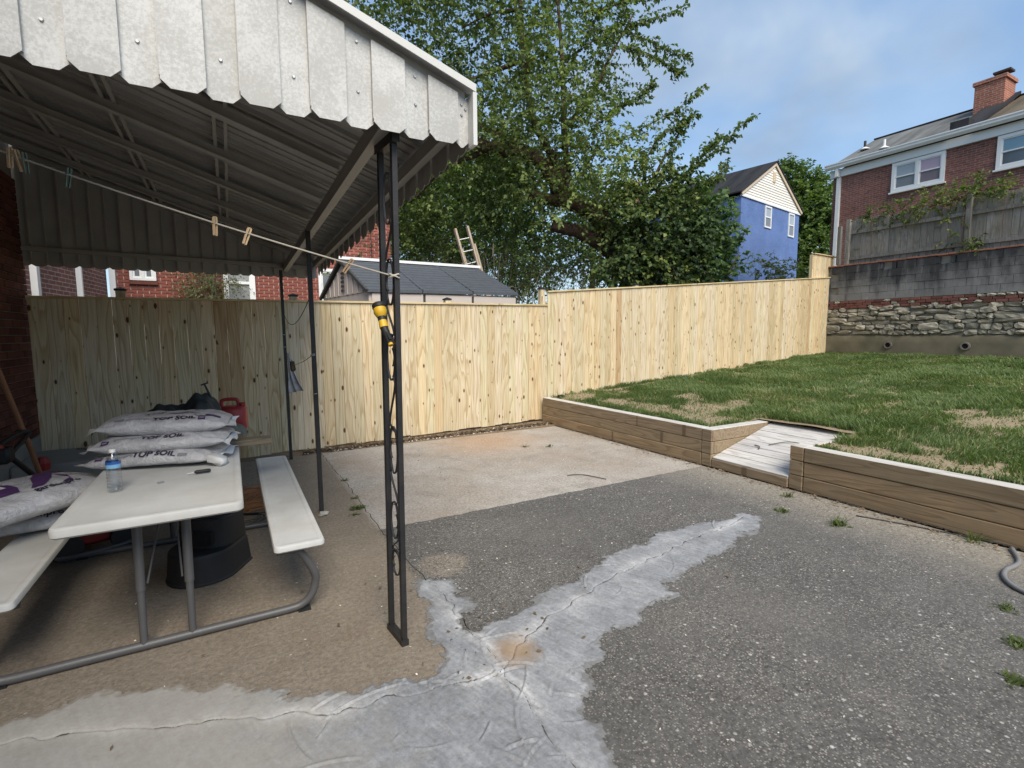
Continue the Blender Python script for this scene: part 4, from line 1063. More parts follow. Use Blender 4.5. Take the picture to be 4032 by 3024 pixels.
# ------------------------------------------------------------------ wrought iron columns
def scroll(y0, z0, ry, rz, flip, turn0=0.0, up=True):
    """C scroll of flat bar in the plane x = const; returns points (y,z)"""
    pts = []
    for i in range(26):
        t = i / 25; a = -1.25 * pi + 2.5 * pi * t if True else 0
        k = 1.0 - 0.45 * abs(2 * t - 1) ** 3
        pts.append((y0 + flip * ry * k * cos(a), z0 + rz * (0.98 if abs(2 * t - 1) < 0.6 else 0.9) * sin(a) * k))
    return pts
def flat_path(mb, x, pts, w=0.010, th=0.004):
    for (a, b) in zip(pts[:-1], pts[1:]):
        d = Vector((0, b[0] - a[0], b[1] - a[1]))
        if d.length < 1e-4: continue
        e = d.normalized() * 0.001
        mb.bar((x, a[0] - e.y, a[1] - e.z), (x, b[0] + e.y, b[1] + e.z), w, th, up=(0, -d.z, d.y))
def iron_column(label, x, yc, ztop, half, lean, scrolls, solid=False):
    root = thing('iron_column', label, 'post', (x, yc, 0), rz=radians(6.5) if not solid else 0, group='black iron awning columns')
    for s in (-1, 1):
        if solid and s > 0: continue
        mb = MB(); yy = 0 if solid else s * half
        tw_ = 0.025 if not solid else 0.034
        mb.bar((0, yy, 0.004), (lean, yy, ztop), tw_, tw_, up=(0, 1, 0)); mb.build('tube', M['black_iron'], root, world=False)
    if solid:
        for s in (-1, 1):
            pass
    mb = MB(); mb.box(-0.018, 0.018, -half - 0.018 if not solid else -0.02, half + 0.018 if not solid else 0.02, 0.0, 0.03); mb.build('base_plate', M['black_iron'], root, world=False)
    if not solid:
        mb = MB(); mb.box(lean - 0.018, lean + 0.018, -half - 0.03, half + 0.03, ztop - 0.03, ztop + 0.02); mb.build('top_plate', M['black_iron'], root, world=False)
    for (z0, rz, flip) in scrolls:
        xx = lean * z0 / ztop
        mb = MB(); flat_path(mb, xx, scroll(0, z0, half * 0.62, rz, flip)); mb.build('scroll', M['black_iron'], root, world=False)
    for (za, zb__) in zip(scrolls[:-1], scrolls[1:]):
        a = za[0] - za[1] * 0.75; b = zb__[0] + zb__[1] * 0.75
        mb = MB(); pts = [(-za[2] * half * 0.25, a)]
        for i in range(1, 8):
            t = i / 8; pts.append((half * 0.62 * (za[2] * -1) * cos(pi * t) * 0.9, a + (b - a) * t))
        pts.append((zb__[2] * half * 0.25, b)); flat_path(mb, lean * (a + b) / 2 / ztop, pts); mb.build('scroll_bar', M['black_iron'], root, world=False)
    return root
SC = [(2.19, 0.125, 1), (1.80, 0.115, -1), (1.44, 0.12, 1), (0.98, 0.125, -1), (0.62, 0.10, 1), (0.40, 0.07, -1)]
iron_column('front black iron scroll column with a hose nozzle, standing on the bare concrete', 0.672, 2.405, 2.445, 0.080, 0.018, SC)
iron_column('middle black iron column standing by the far end of the bench', 0.617, 4.478, 2.40, 0.05, -0.01, [], solid=True)
iron_column('rearmost black iron column by the pine fence with a rag tied to it', 0.592, 6.70, 2.33, 0.05, -0.01, [], solid=True)

# ------------------------------------------------------------------ own house wall at the left edge
hw = thing('brick_house', 'dark brick house wall at the left edge under the awning', 'house', (-1.9, 6.0, 0))
mb = MB(); mb.box(-2.4, -1.815, 4.6, 7.02, 0.0, 4.6); mb.build('wall', M['mortar_dark'], hw)
mb = MB(); mb.box(-6.0, -1.80, -4.2, 4.6, 0.0, 5.4); mb.build('wall', M['wall_near'], hw)
mb = MB(); mb.box(-1.813, -1.775, 4.6, 7.03, 0.0, 0.52); mb.build('foundation', M['foundation'], hw)
bmesh_ = unit_box_mesh('brick', 0.022, 0.205, 0.064, M['brick_dark'], 0.003)
def lay_bricks(root, name, me, axis, fixed, a0, a1, z0, z1, bw, bh, gap, maxn=300, skip=None, seed=0, half_off=True, pri=None):
    r = random.Random(seed); cells = []
    nz = int((z1 - z0) / bh)
    for j in range(nz):
        off = (bw / 2 if (j % 2 and half_off) else 0)
        a = a0 - off
        while a < a1 - 0.02:
            lo, hi = max(a, a0), min(a + bw - gap, a1)
            if hi - lo > 0.05:
                zc = z0 + j * bh + (bh - gap) / 2; ac = (lo + hi) / 2
                if not (skip and skip(ac, zc, (hi - lo) / 2)): cells.append((ac, zc, (hi - lo)))
            a += bw
    if pri: cells.sort(key=pri)
    for ac, zc, w in cells[:maxn]:
        loc = (fixed + r.uniform(-.0015, .0015), ac, zc) if axis == 'y' else (ac, fixed + r.uniform(-.0015, .0015), zc)
        o = link(name, me, root, True, loc)
        o.scale = (1, w / (bw - gap), 1) if axis == 'y' else (w / (bw - gap), 1, 1)
    if cells[maxn:]:
        mb = MB(); th = 0.011
        for ac, zc, w in cells[maxn:]:
            if axis == 'y': mb.box(fixed - th, fixed + th, ac - w / 2, ac + w / 2, zc - (bh - gap) / 2, zc + (bh - gap) / 2)
            else: mb.box(ac - w / 2, ac + w / 2, fixed - th, fixed + th, zc - (bh - gap) / 2, zc + (bh - gap) / 2)
        o = mb.build('brickwork', me.materials[0], root); o['kind'] = 'stuff'
lay_bricks(hw, 'brick', bmesh_, 'y', -1.806, 5.35, 7.02, 0.525, 3.2, 0.215, 0.0745, 0.0105, 300)

# ------------------------------------------------------------------ rubble and block wall at the back of the lawn
SW = 14.95
sw = thing('stone_wall', 'old retaining wall of rubble stone under concrete blocks behind the lawn', 'wall', (SW, 4, 0.9))
YL, YR = 8.12, 0.6
mb = MB(); mb.box(SW + 0.03, SW + 0.4, YR, YL, 0.6, 3.33); mb.build('backing', M['mortar_dark'], sw)
bm = bmesh.new()
fr_ = random.Random(9)
mb = MB(); NY = 60
for iy in range(NY + 1):
    yy = YL + (YR - YL) * iy / NY
    for iz, zz in enumerate((0.6, 0.85, 1.05, 1.25, 1.40, 1.455, 1.462)):
        xo = SW - 0.045 + fr_.uniform(-0.012, 0.012) + (0.03 if iz >= 5 else 0) + (0.05 if iz == 6 else 0)
        mb.v.append((xo, yy, zz + (fr_.uniform(-0.012, 0.012) if iz in (4, 5) else 0)))
for iy in range(NY):
    for iz in range(6):
        a = iy * 7 + iz; mb.f.append((a, a + 7, a + 8, a + 1)); mb.mi.append(0)
mb.build('footing', M['footing'], sw, smooth=True)
for yy in (6.50, 4.93, 3.3):
    mb = MB(); mb.lathe([(0.062, 0.09), (0.062, 0.0), (0.092, 0.0), (0.095, 0.02), (0.092, 0.10)], 18, mat=Matrix.Translation((SW - 0.085, yy, 1.20)) @ Matrix.Rotation(pi / 2, 4, 'Y')); mb.f = mb.f[:-2]; mb.mi = mb.mi[:-2]
    p_ = mb.build('drain_pipe', M['pipe'], sw, auto=40)
    mb = MB(); mb.lathe([(0.0, 0.0), (0.0615, 0.0), (0.0615, 0.004), (0.0, 0.004)], 16, mat=Matrix.Translation((SW - 0.060, yy, 1.20)) @ Matrix.Rotation(pi / 2, 4, 'Y'))
    mb.build('pipe_mouth', M['dark_hole'], p_)
# stones: uneven rows, each a lumpy block of its own
def lump_mesh(seed, sy, sz, sx=0.13):
    r = random.Random(seed); bm = bmesh.new(); bmesh.ops.create_cube(bm, size=1)
    bmesh.ops.subdivide_edges(bm, edges=list(bm.edges), cuts=2, use_grid_fill=True)
    for v_ in bm.verts:
        c = v_.co
        k = max(abs(c.y), abs(c.z)) * 2
        edge = (abs(c.y) > 0.49) + (abs(c.z) > 0.49) + (abs(c.x) > 0.49)
        sh = 1.0 - 0.10 * max(edge - 1, 0)
        v_.co = Vector((c.x * sx * sh + r.uniform(-.016, .016), c.y * sy * sh + r.uniform(-.020, .020), c.z * sz * sh + r.uniform(-.014, .014)))
    me = bpy.data.meshes.new('stone'); bm.to_mesh(me); bm.free(); me.materials.append(M['stone']); return me
r = random.Random(12); z = 1.468; sid = 0
rows = [0.115, 0.15, 0.10, 0.13, 0.115, 0.11]
for hrow in rows:
    y = YL - r.uniform(0, 0.1)
    while y > YR:
        w = r.choice([0.14, 0.2, 0.28, 0.36, 0.46, 0.24]) * r.uniform(0.8, 1.2); hh = hrow * r.uniform(0.68, 1.22)
        sid += 1
        link('stone', lump_mesh(sid, w - 0.012, hh - 0.008), sw, True, (SW + 0.01 + r.uniform(-.05, .035), y - w / 2, z + hrow / 2 + r.uniform(-.022, .022)), (radians(r.uniform(-9, 9)), radians(r.uniform(-8, 8)), radians(r.uniform(-8, 8))))
        y -= w
    z += hrow
bb = unit_box_mesh('band_brick', 0.10, 0.20, 0.064, M['brick_band'], 0.006)
z = 2.19
for j in range(3):
    y = YL - (0.11 if j % 2 else 0)
    while y > YR:
        rr = r.random()
        drop = (j == 2 and y < 4.9 and rr < 0.5) or (j == 0 and rr < 0.12)
        if rr < 0.11 or drop:
            link('stone', lump_mesh(900 + sid + j, 0.15, 0.06), sw, True, (SW + 0.015, y - 0.08, z + 0.032)); sid += 1; y -= 0.17
        else:
            link('brick', bb, sw, True, (SW + r.uniform(-.01, .015), y - 0.1, z + 0.03), (radians(r.uniform(-2, 2)), 0, radians(r.uniform(-2, 2)))); y -= 0.212
    z += 0.069
blk = unit_box_mesh('concrete_block', 0.12, 0.394, 0.186, M['block'], 0.004)
blh = unit_box_mesh('concrete_block', 0.12, 0.15, 0.186, M['block'], 0.006)
for j in range(5):
    y = YL - (0.2 if j % 2 else 0.0) - 0.1; zc = 2.397 + j * 0.190 + 0.093
    while y > YR:
        hole = (j == 4 and any(abs(y - 0.2 - c) < 0.2 for c in (6.75, 5.45, 3.15)))
        if hole:
            for dy in (0.05, 0.34): link('concrete_block', blh, sw, True, (SW + 0.03, y - dy + 0.02, zc - 0.004)).scale = (1, 0.6, 0.9)
        else:
            link('concrete_block', blk, sw, True, (SW + 0.02 + r.uniform(-.004, .004), y - 0.2, zc))
        y -= 0.40
mb = MB()
for i in range(18): pass
for i in range(36):
    ya = YL - i * 0.21; mb.m = 0
cap_me = unit_box_mesh('cap_tile', 0.2, 0.205, 0.035, M['clay'], 0.005)
y = YL
while y > YR:
    link('cap_tile', cap_me, sw, True, (SW + 0.05, y - 0.105, 3.37 + r.uniform(-.004, .004)), (0, radians(r.uniform(-1, 1)), 0)); y -= 0.21

# grey picket fence on top
gf = thing('picket_fence', 'weathered grey picket fence on top of the block wall', 'fence', (15.28, 5, 3.4))
y = 7.80; r = random.Random(33); zt_ = 4.66
while y > 0.8:
    w = r.uniform(0.125, 0.142); h = 1.22 + r.uniform(-.035, .03) - (0.10 if 5.3 < y < 6.0 and r.random() < .6 else 0)
    mb = MB(); c = 0.03
    poly = [(-w / 2, 0), (w / 2, 0), (w / 2, h - c * 1.6), (w / 2 - c, h), (-w / 2 + c, h), (-w / 2, h - c * 1.6)]
    mb.prism(poly, lambda a, b: (-0.009, a, b), lambda a, b: (0.009, a, b))
    link('picket', mb.mesh('picket', M['greywood']), gf, True, (15.30 + r.uniform(-.006, .006), y - w / 2, 3.41 + r.uniform(-.01, .01)), (radians(r.uniform(-.8, .8)), 0, 0)); y -= w + 0.006
for zz in (3.58, 4.30):
    for ya, yb in ((7.80, 5.22), (5.12, 2.6), (2.5, 0.8)):
        mb = MB(); mb.bar((15.262, ya, zz + r.uniform(-.02, .02)), (15.262, yb, zz + r.uniform(-.03, .02)), 0.045, 0.085); mb.build('rail', M['greywood'], gf)
for yy, zt2_ in ((7.80, 4.66), (5.17, 4.72), (2.55, 4.7)):
    mb = MB(); mb.bbox(-0.05, 0.05, -0.05, 0.05, 0, zt2_ - 3.40, 0.006); link('post', mb.mesh('post', M['greywood']), gf, True, (15.235, yy, 3.39), (radians(r.uniform(-.8, .8)), radians(-1.0), 0))
mb = MB(); mb.bbox(-0.045, 0.045, -0.045, 0.045, 0, 1.06, 0.006); link('post', mb.mesh('post', M['greywood']), gf, True, (15.05, 7.93, 3.42))

# ------------------------------------------------------------------ windows shared by the houses
def window(parent, axis, fixed, a0, a1, z0, z1, panes, out=-1, fr=0.07, sill=True, mullion=None):
    fixed = fixed + out * 0.022
    """sash window; axis 'y': wall plane x=fixed, axis 'x': wall plane y=fixed. panes: list per bay of (upper, lower) materials"""
    def bx(mb, aa, ab, za, zb_, d0, d1):
        lo, hi = sorted((fixed + out * d0, fixed + out * d1))
        if axis == 'y': mb.box(lo, hi, aa, ab, za, zb_)
        else: mb.box(aa, ab, lo, hi, za, zb_)
    mb = MB(); lo_, hi_ = min(a0, a1), max(a0, a1)
    bx(mb, lo_, lo_ + fr, z0, z1, -0.02, 0.05); bx(mb, hi_ - fr, hi_, z0, z1, -0.02, 0.05)
    bx(mb, lo_ + fr, hi_ - fr, z0, z0 + fr, -0.02, 0.048); bx(mb, lo_ + fr, hi_ - fr, z1 - fr, z1, -0.02, 0.048)
    n = len(panes); wb = (hi_ - lo_ - fr * (n + 1)) / n
    for i in range(1, n): bx(mb, lo_ + fr * i + wb * i, lo_ + fr * (i + 1) + wb * i, z0 + fr, z1 - fr, -0.02, 0.046)
    w = mb.build('window', M['white'], parent)
    for i, (up, lw) in enumerate(panes):
        a = lo_ + fr * (i + 1) + wb * i; b = a + wb; zm = (z0 + z1) / 2
        mb = MB(); s = 0.035
        for (za, zb_, dd) in ((zm - 0.015, z1 - fr, 0.02), (z0 + fr, zm + 0.015, 0.005)):
            bx(mb, a, a + s, za, zb_, dd - 0.02, dd + 0.01); bx(mb, b - s, b, za, zb_, dd - 0.02, dd + 0.01)
            bx(mb, a + s, b - s, za, za + s, dd - 0.02, dd + 0.009); bx(mb, a + s, b - s, zb_ - s, zb_, dd - 0.02, dd + 0.009)
        mb.build('sash', M['white'], w)
        mb = MB(); bx(mb, a + s * 0.6, b - s * 0.6, zm, z1 - fr - 0.01, 0.0, 0.012); mb.build('pane', up, w)
        mb = MB(); bx(mb, a + s * 0.6, b - s * 0.6, z0 + fr + 0.01, zm - 0.002, -0.014, -0.004); mb.build('pane', lw, w)
    if sill:
        mb = MB(); bx(mb, lo_ - 0.05, hi_ + 0.05, z0 - 0.055, z0 - 0.002, -0.02, 0.08); mb.build('sill', M['white'], w)
    return w

# ------------------------------------------------------------------ red brick house, right
HX = 21.0
rh = thing('brick_house', 'red brick house with white fascia and two tall windows above the grey picket fence', 'house', (HX, 6, 3))
mb = MB(); mb.box(HX, 27.5, -6.0, 11.42, 2.9, 7.70); 
mb.add([(HX, 11.42, 7.70), (27.6, 11.42, 7.70), (24.3, 11.42, 9.45), (HX, 11.40, 7.70), (27.6, 11.40, 7.70), (24.3, 11.40, 9.45)], [(0, 1, 2), (5, 4, 3), (0, 3, 4, 1), (1, 4, 5, 2), (2, 5, 3, 0)])
mb.build('wall', M['wall_redhouse'], rh)
def slope(x0, z0, x1, z1, ya, yb, th, name, mat, parent):
    mb = MB(); mb.add([(x0, ya, z0), (x1, ya, z1), (x1, yb, z1), (x0, yb, z0), (x0, ya, z0 + th), (x1, ya, z1 + th), (x1, yb, z1 + th), (x0, yb, z0 + th)],
                      [(3, 2, 1, 0), (4, 5, 6, 7), (0, 1, 5, 4), (1, 2, 6, 5), (2, 3, 7, 6), (3, 0, 4, 7)]); return mb.build(name, mat, parent)
rf = slope(HX - 0.22, 7.84, 24.3, 9.58, 7.78, 11.62, 0.06, 'roof', M['shingle_grey'], rh)
slope(24.3, 9.58, 27.8, 7.84, -6, 11.62, 0.06, 'roof', M['shingle_grey'], rh)
rf2 = slope(HX - 0.22, 7.84, 24.3, 9.58, -6.0, 7.10, 0.06, 'roof', M['shingle_brown'], rh)
rf2['label'] = 'brown shingle half of the roof'
mb = MB(); mb.bar((24.3, -6, 9.65), (24.3, 11.62, 9.65), 0.16, 0.05); mb.build('ridge_cap', M['shingle_dark'], rh)
s_ = slope(HX + 0.05, 7.99, 24.25, 9.69, 7.10, 7.78, 0.10, 'flashing_strip', M['shingle_dark'], rh)
mb = MB(); mb.box(HX - 0.12, HX + 0.3, 7.3, 7.78, 7.9, 8.32); mb.build('parapet_end', M['shingle_dark'], rh)
mb = MB(); mb.box(HX - 0.09, HX - 0.002, -6, 11.50, 7.52, 7.80); mb.build('fascia', M['white'], rh)
mb = MB(); poly = [(-0.33, 8.0), (-0.20, 8.0), (-0.20, 7.81), (-0.26, 7.80), (-0.33, 7.88)]
mb.prism(poly, lambda a, b: (HX + a, -6, b), lambda a, b: (HX + a, 11.6, b)); mb.prism([(-0.355, 7.965), (-0.331, 7.965), (-0.331, 8.005), (-0.355, 8.005)], lambda a, b: (HX + a, -6, b), lambda a, b: (HX + a, 11.61, b)); mb.build('gutter', M['white'], rh)
mb = MB(); mb.box(HX - 0.12, HX - 0.004, 11.12, 11.24, 3.0, 7.50); mb.box(HX - 0.28, HX - 0.1, 11.13, 11.23, 7.50, 7.80); mb.build('downspout', M['white'], rh)
window(rh, 'y', HX, 7.86, 9.39, 6.50, 7.50, [(M['glass_pink'], M['glass_mauve']), (M['glass_blind'], M['glass_grey'])], -1, 0.10)
window(rh, 'y', HX, 4.9, 6.57, 6.50, 7.50, [(M['glass_blue'], M['glass_dark'])], -1, 0.10)
mb = MB(); mb.box(23.2, 24.1, 7.22, 8.02, 9.0, 10.05); mb.box(23.15, 24.15, 7.17, 8.07, 10.05, 10.17); ch = mb.build('chimney', M['chimney'], rf)
mb = MB(); mb.lathe([(0.12, 0), (0.13, 0.0), (0.13, 0.2), (0.10, 0.2)], 14, (23.7, 7.42, 10.165)); mb.box(23.50, 23.90, 7.20, 7.66, 10.365, 10.43); mb.build('chimney_pot', M['rust_iron'], rf)
mb = MB(); mb.lathe([(0.11, 0), (0.12, 0.0), (0.11, 0.12), (0.09, 0.12)], 14, (23.65, 7.85, 10.165)); mb.build('chimney_pot', M['clay'], rf)
for (vx, vy, m_) in ((22.5, 11.1, 'rust_iron'), (21.5, 9.95, 'white')):
    zz = 7.9 + (vx - HX + 0.22) * 0.494
    mb = MB(); mb.tube([(vx, vy, zz), (vx, vy, zz + 0.36)], 0.045, 10); v1_ = mb.build('vent_pipe', M[m_], rf)
    mb = MB(); mb.lathe([(0.17, 0), (0.17, 0.02), (0.06, 0.09), (0.05, 0.09)], 12, (vx, vy, zz + 0.03)); mb.build('vent_collar', M['white'], v1_)

# ------------------------------------------------------------------ blue house beyond the trees
bh = thing('blue_house', 'blue painted brick house with cream gable siding and a dark roof', 'house', (22.9, 16.9, 3.2), rz=0.1604)
BWd, BD = 6.89, 7.0
mb = MB(); mb.box(0, BWd, 0, BD, 0, 5.2); mb.build('wall', M['wall_blue'], bh, world=False)
ze, zr, za = 5.55, 5.15, 7.42
mb = MB(); n = 15
for i in range(n):
    z0 = 5.28 + i * (2.02 / n); z1 = z0 + 2.02 / n
    def xw(z): return max(0.0, (za - 0.05 - z) / (za - 5.42)) * (BWd / 2 + 0.02)
    h0, h1 = min(xw(z0), BWd / 2), min(xw(z1), BWd / 2)
    c = BWd / 2
    mb = MB(); mb.add([(c - h0, -0.045, z0), (c + h0, -0.045, z0), (c + h1, -0.02, z1), (c - h1, -0.02, z1), (c - h0, 0.05, z0), (c + h0, 0.05, z0), (c + h1, 0.05, z1), (c - h1, 0.05, z1)],
           [(0, 1, 2, 3), (7, 6, 5, 4), (0, 4, 5, 1), (1, 5, 6, 2), (3, 2, 6, 7), (0, 3, 7, 4)])
    mb.build('siding_board', M['cream'], bh, world=False)
mb = MB(); mb.add([(0, 0.052, 5.2), (BWd, 0.052, 5.2), (BWd / 2, 0.052, za - 0.05), (0, 0.3, 5.2), (BWd, 0.3, 5.2), (BWd / 2, 0.3, za - 0.05)], [(0, 1, 2), (5, 4, 3), (0, 3, 4, 1), (1, 4, 5, 2), (2, 5, 3, 0)]); mb.build('gable_wall', M['cream'], bh, world=False)
mb = MB(); mb.box(-0.05, BWd + 0.05, -0.06, 0.02, 5.20, 5.28); mb.build('trim_board', M['white'], bh, world=False)
for sgn in (-1, 1):
    a = (BWd / 2 + sgn * (BWd / 2 + 0.15), 5.42 - 0.1); 
    mb = MB(); mb.bar((a[0], -0.09, a[1]), (BWd / 2, -0.09, za), 0.05, 0.17, up=(0, 0, 1)); mb.build('rake_board', M['tan_trim'], bh, world=False)
    mb = MB(); mb.add([(a[0] + sgn * 0.1, -0.16, a[1] + 0.02), (BWd / 2, -0.16, za + 0.09), (BWd / 2, BD, za + 0.09), (a[0] + sgn * 0.1, BD, a[1] + 0.02), (a[0] + sgn * 0.1, -0.16, a[1] + 0.09), (BWd / 2, -0.16, za + 0.16), (BWd / 2, BD, za + 0.16), (a[0] + sgn * 0.1, BD, a[1] + 0.09)],
           [(3, 2, 1, 0), (4, 5, 6, 7), (0, 1, 5, 4), (1, 2, 6, 5), (2, 3, 7, 6), (3, 0, 4, 7)]); rfb = mb.build('roof', M['shingle_dark'], bh, world=False)
mb = MB(); mb.box(BWd / 2 - 0.2, BWd / 2 + 0.12, -0.075, -0.02, 6.45, 7.0)
for i in range(6): mb.box(BWd / 2 - 0.18, BWd / 2 + 0.10, -0.085, -0.076, 6.48 + i * 0.085, 6.53 + i * 0.085)
mb.build('gable_vent', M['tan_trim'], bh, world=False)
for (xa, xb, z0, z1) in ((5.45, 6.20, 3.83, 5.15), (2.55, 3.30, 3.98, 5.12)):
    def winb(xa, xb, z0, z1):
        mb = MB(); f = 0.08
        mb.box(xa, xa + f, -0.05, 0.02, z0, z1); mb.box(xb - f, xb, -0.05, 0.02, z0, z1); mb.box(xa + f, xb - f, -0.05, 0.02, z0, z0 + f); mb.box(xa + f, xb - f, -0.05, 0.02, z1 - f, z1); mb.box(xa + f, xb - f, -0.04, 0.0, (z0 + z1) / 2 - 0.03, (z0 + z1) / 2 + 0.03)
        w = mb.build('window', M['white'], bh, world=False)
        mb = MB(); mb.box(xa + f * .8, xb - f * .8, -0.012, -0.004, (z0 + z1) / 2, z1 - f * .8); mb.build('pane', M['glass_blind'], w, world=False)
        mb = MB(); mb.box(xa + f * .8, xb - f * .8, -0.012, -0.004, z0 + f * .8, (z0 + z1) / 2 - 0.004); mb.build('pane', M['glass_grey'], w, world=False)
    winb(xa, xb, z0, z1)
mb = MB(); mb.box(4.1, 4.8, -0.14, 0.01, 1.7, 1.85); mb.box(4.55, 4.85, -0.25, 0.01, 1.1, 1.5); mb.build('utility_box', M['shingle_dark'], bh, world=False)
mb = MB(); mb.box(-2.3, -1.7, 5.0, 5.6, 5.3, 6.6); mb.box(-2.35, -1.65, 4.95, 5.65, 6.6, 6.72); mb.build('chimney', M['chimney'], bh, world=False)
# small far brick building
fb = thing('brick_building', 'small far red brick building with a white framed window under the trees', 'building', (43.5, 24.0, 3.2))
mb = MB(); mb.box(36.5, 50, 24.3, 30, 3.0, 7.3); mb.build('wall', M['wall_far'], fb)
window(fb, 'x', 24.3, 40.75, 41.75, 5.5, 7.1, [(M['glass_blind'], M['glass_grey'])], -1, 0.12)

# ------------------------------------------------------------------ brick house behind the fence, left
BY = 13.0
lh = thing('brick_house', 'neighbour red brick house behind the lower fence seen under the awning', 'house', (0.8, 13.2, 0.9))
mb = MB(); mb.box(-2.05, 3.75, BY + 0.018, 19, 0.4, 6.8); mb.build('wall', M['mortar'], lh)
slope(-2.2, 6.8, 3.9, 6.8, 12.7, 19.2, 0.1, 'roof', M['shingle_dark'], lh)
lb = unit_box_mesh('brick', 0.193, 0.022, 0.055, M['brick'], 0.003)
def skipw(a, zc, hw_):
    return (-1.74 - hw_ < a < -1.25 + hw_ and zc > 2.66) or (-0.05 - hw_ < a < 0.60 + hw_) or (1.9 - hw_ < a < 2.5 + hw_ and 2.1 < zc < 3.2)
def brick_pri(c):
    ac, zc, w = c
    vis = (2.25 < zc < 2.95) or (ac > 1.4 and zc < 4.4 and zc > 2.3)
    return (0 if vis else 1, -ac if vis else zc)
lay_bricks(lh, 'brick', lb, 'x', BY + 0.009, -2.03, 3.75, 1.9, 4.6, 0.207, 0.0685, 0.0135, 300, None, 5, True, brick_pri)
window(lh, 'x', BY, -1.72, -1.27, 2.70, 3.7, [(M['glass_grey'], M['glass_grey']), (M['glass_grey'], M['glass_grey'])], -1, 0.05, False)
mb = MB(); mb.box(-1.74, -1.25, BY - 0.06, BY + 0.01, 2.62, 2.698); mb.build('sill', M['brick_dark'], lh)
window(lh, 'x', BY, 1.95, 2.45, 2.15, 3.15, [(M['glass_grey'], M['glass_grey'])], -1, 0.07, False)
mb = MB(); mb.box(0.46, 0.58, BY - 0.07, BY + 0.01, 0.9, 3.4); mb.box(-0.05, 0.05, BY - 0.07, BY + 0.01, 0.9, 3.4); mb.box(0.05, 0.46, BY - 0.065, BY + 0.01, 2.70, 2.76); dr = mb.build('door', M['white'], lh)
mb = MB(); mb.box(0.05, 0.46, BY - 0.03, BY - 0.012, 0.9, 2.70); mb.box(0.05, 0.46, BY - 0.03, BY - 0.012, 2.76, 3.38); mb.build('door_screen', M['screen'], dr)
mb = MB(); mb.box(-2.05, -1.95, BY - 0.11, BY - 0.01, 0.5, 6.6); mb.build('downspout', M['white'], lh)
bw2 = thing('brick_wing', 'shaded brick side wing with white corner pipes left of the neighbour house', 'house', (-2.6, 11, 0.5))
def wall_quad(p0, p1, z0, z1, th, name, mat, parent):
    d = (Vector((p1[0], p1[1], 0)) - Vector((p0[0], p0[1], 0))); L = d.length; a = atan2(d.y, d.x)
    mb = MB(); mb.box(0, L, 0, th, 0, z1 - z0); return link(name, mb.mesh(name, mat), parent, True, (p0[0], p0[1], z0), (0, 0, a))
M['wall_bayx'] = m_brickwall('bay_brickwork_lengthwise', (0.21, 0.10, 0.085), (0.165, 0.08, 0.07), (0.36, 0.32, 0.29), axis='x')
wall_quad((-2.75, 8.9), (-2.50, 9.95), 0.3, 5.5, 0.2, 'wall', M['wall_bayx'], bw2)
wall_quad((-2.50, 10.1), (-2.27, 11.45), 0.3, 5.5, 0.2, 'wall', M['wall_bayx'], bw2)
wall_quad((-2.27, 11.5), (-2.10, 12.95), 0.3, 5.5, 0.2, 'wall', M['wall_bayx'], bw2)
mb = MB(); mb.box(-2.56, -2.42, 9.95, 10.09, 0.3, 5.5); mb.build('corner_pipe', M['white'], bw2)
mb = MB(); mb.box(-2.27, -2.19, 11.40, 11.48, 0.3, 5.5); mb.build('corner_pipe', M['white'], bw2)

# ------------------------------------------------------------------ plastic garden shed
sh = thing('garden_shed', 'taupe plastic garden shed with slate grey roof and white ridge behind the fence', 'shed', (3.7, 9.9, 0.3))
eL, eR = Vector((2.20, 9.2, 2.345)), Vector((5.36, 9.2, 2.38)); gL, gR = Vector((1.99, 10.5, 3.035)), Vector((5.06, 10.5, 3.035)); bL, bR = Vector((1.80, 11.8, 2.345)), Vector((4.85, 11.8, 2.38))
mb = MB()
for a, b in ((eL, eR), (eR, bR), (bR, bL), (bL, eL)):
    pass
ins = 0.05
q_ = [Vector((2.25, 9.27, 0)), Vector((5.31, 9.27, 0)), Vector((4.82, 11.74, 0)), Vector((1.86, 11.74, 0))]
mb.add([(p.x, p.y, 0.3) for p in q_] + [(p.x, p.y, 2.33) for p in q_], [(0, 1, 5, 4), (1, 2, 6, 5), (2, 3, 7, 6), (3, 0, 4, 7), (4, 5, 6, 7)])
mb.build('wall', M['shed_wall'], sh)
for i in range(3):                                            # door / wall panels facing the fence
    xa = 2.30 + i * 1.02; xb = xa + 0.97
    mb = MB(); mb.box(xa, xb, 9.235, 9.268, 0.4, 2.305); pnl = mb.build('wall_panel', M['shed_wall'], sh)
    mb = MB(); mb.box(xa + 0.12, xb - 0.12, 9.222, 9.234, 1.4, 2.16); mb.build('panel_inset', M['shed_wall'], pnl)
    mb = MB(); mb.box(xb + 0.005, xb + 0.045, 9.25, 9.262, 0.4, 2.30); mb.build('panel_gap', M['shed_dark'], sh)
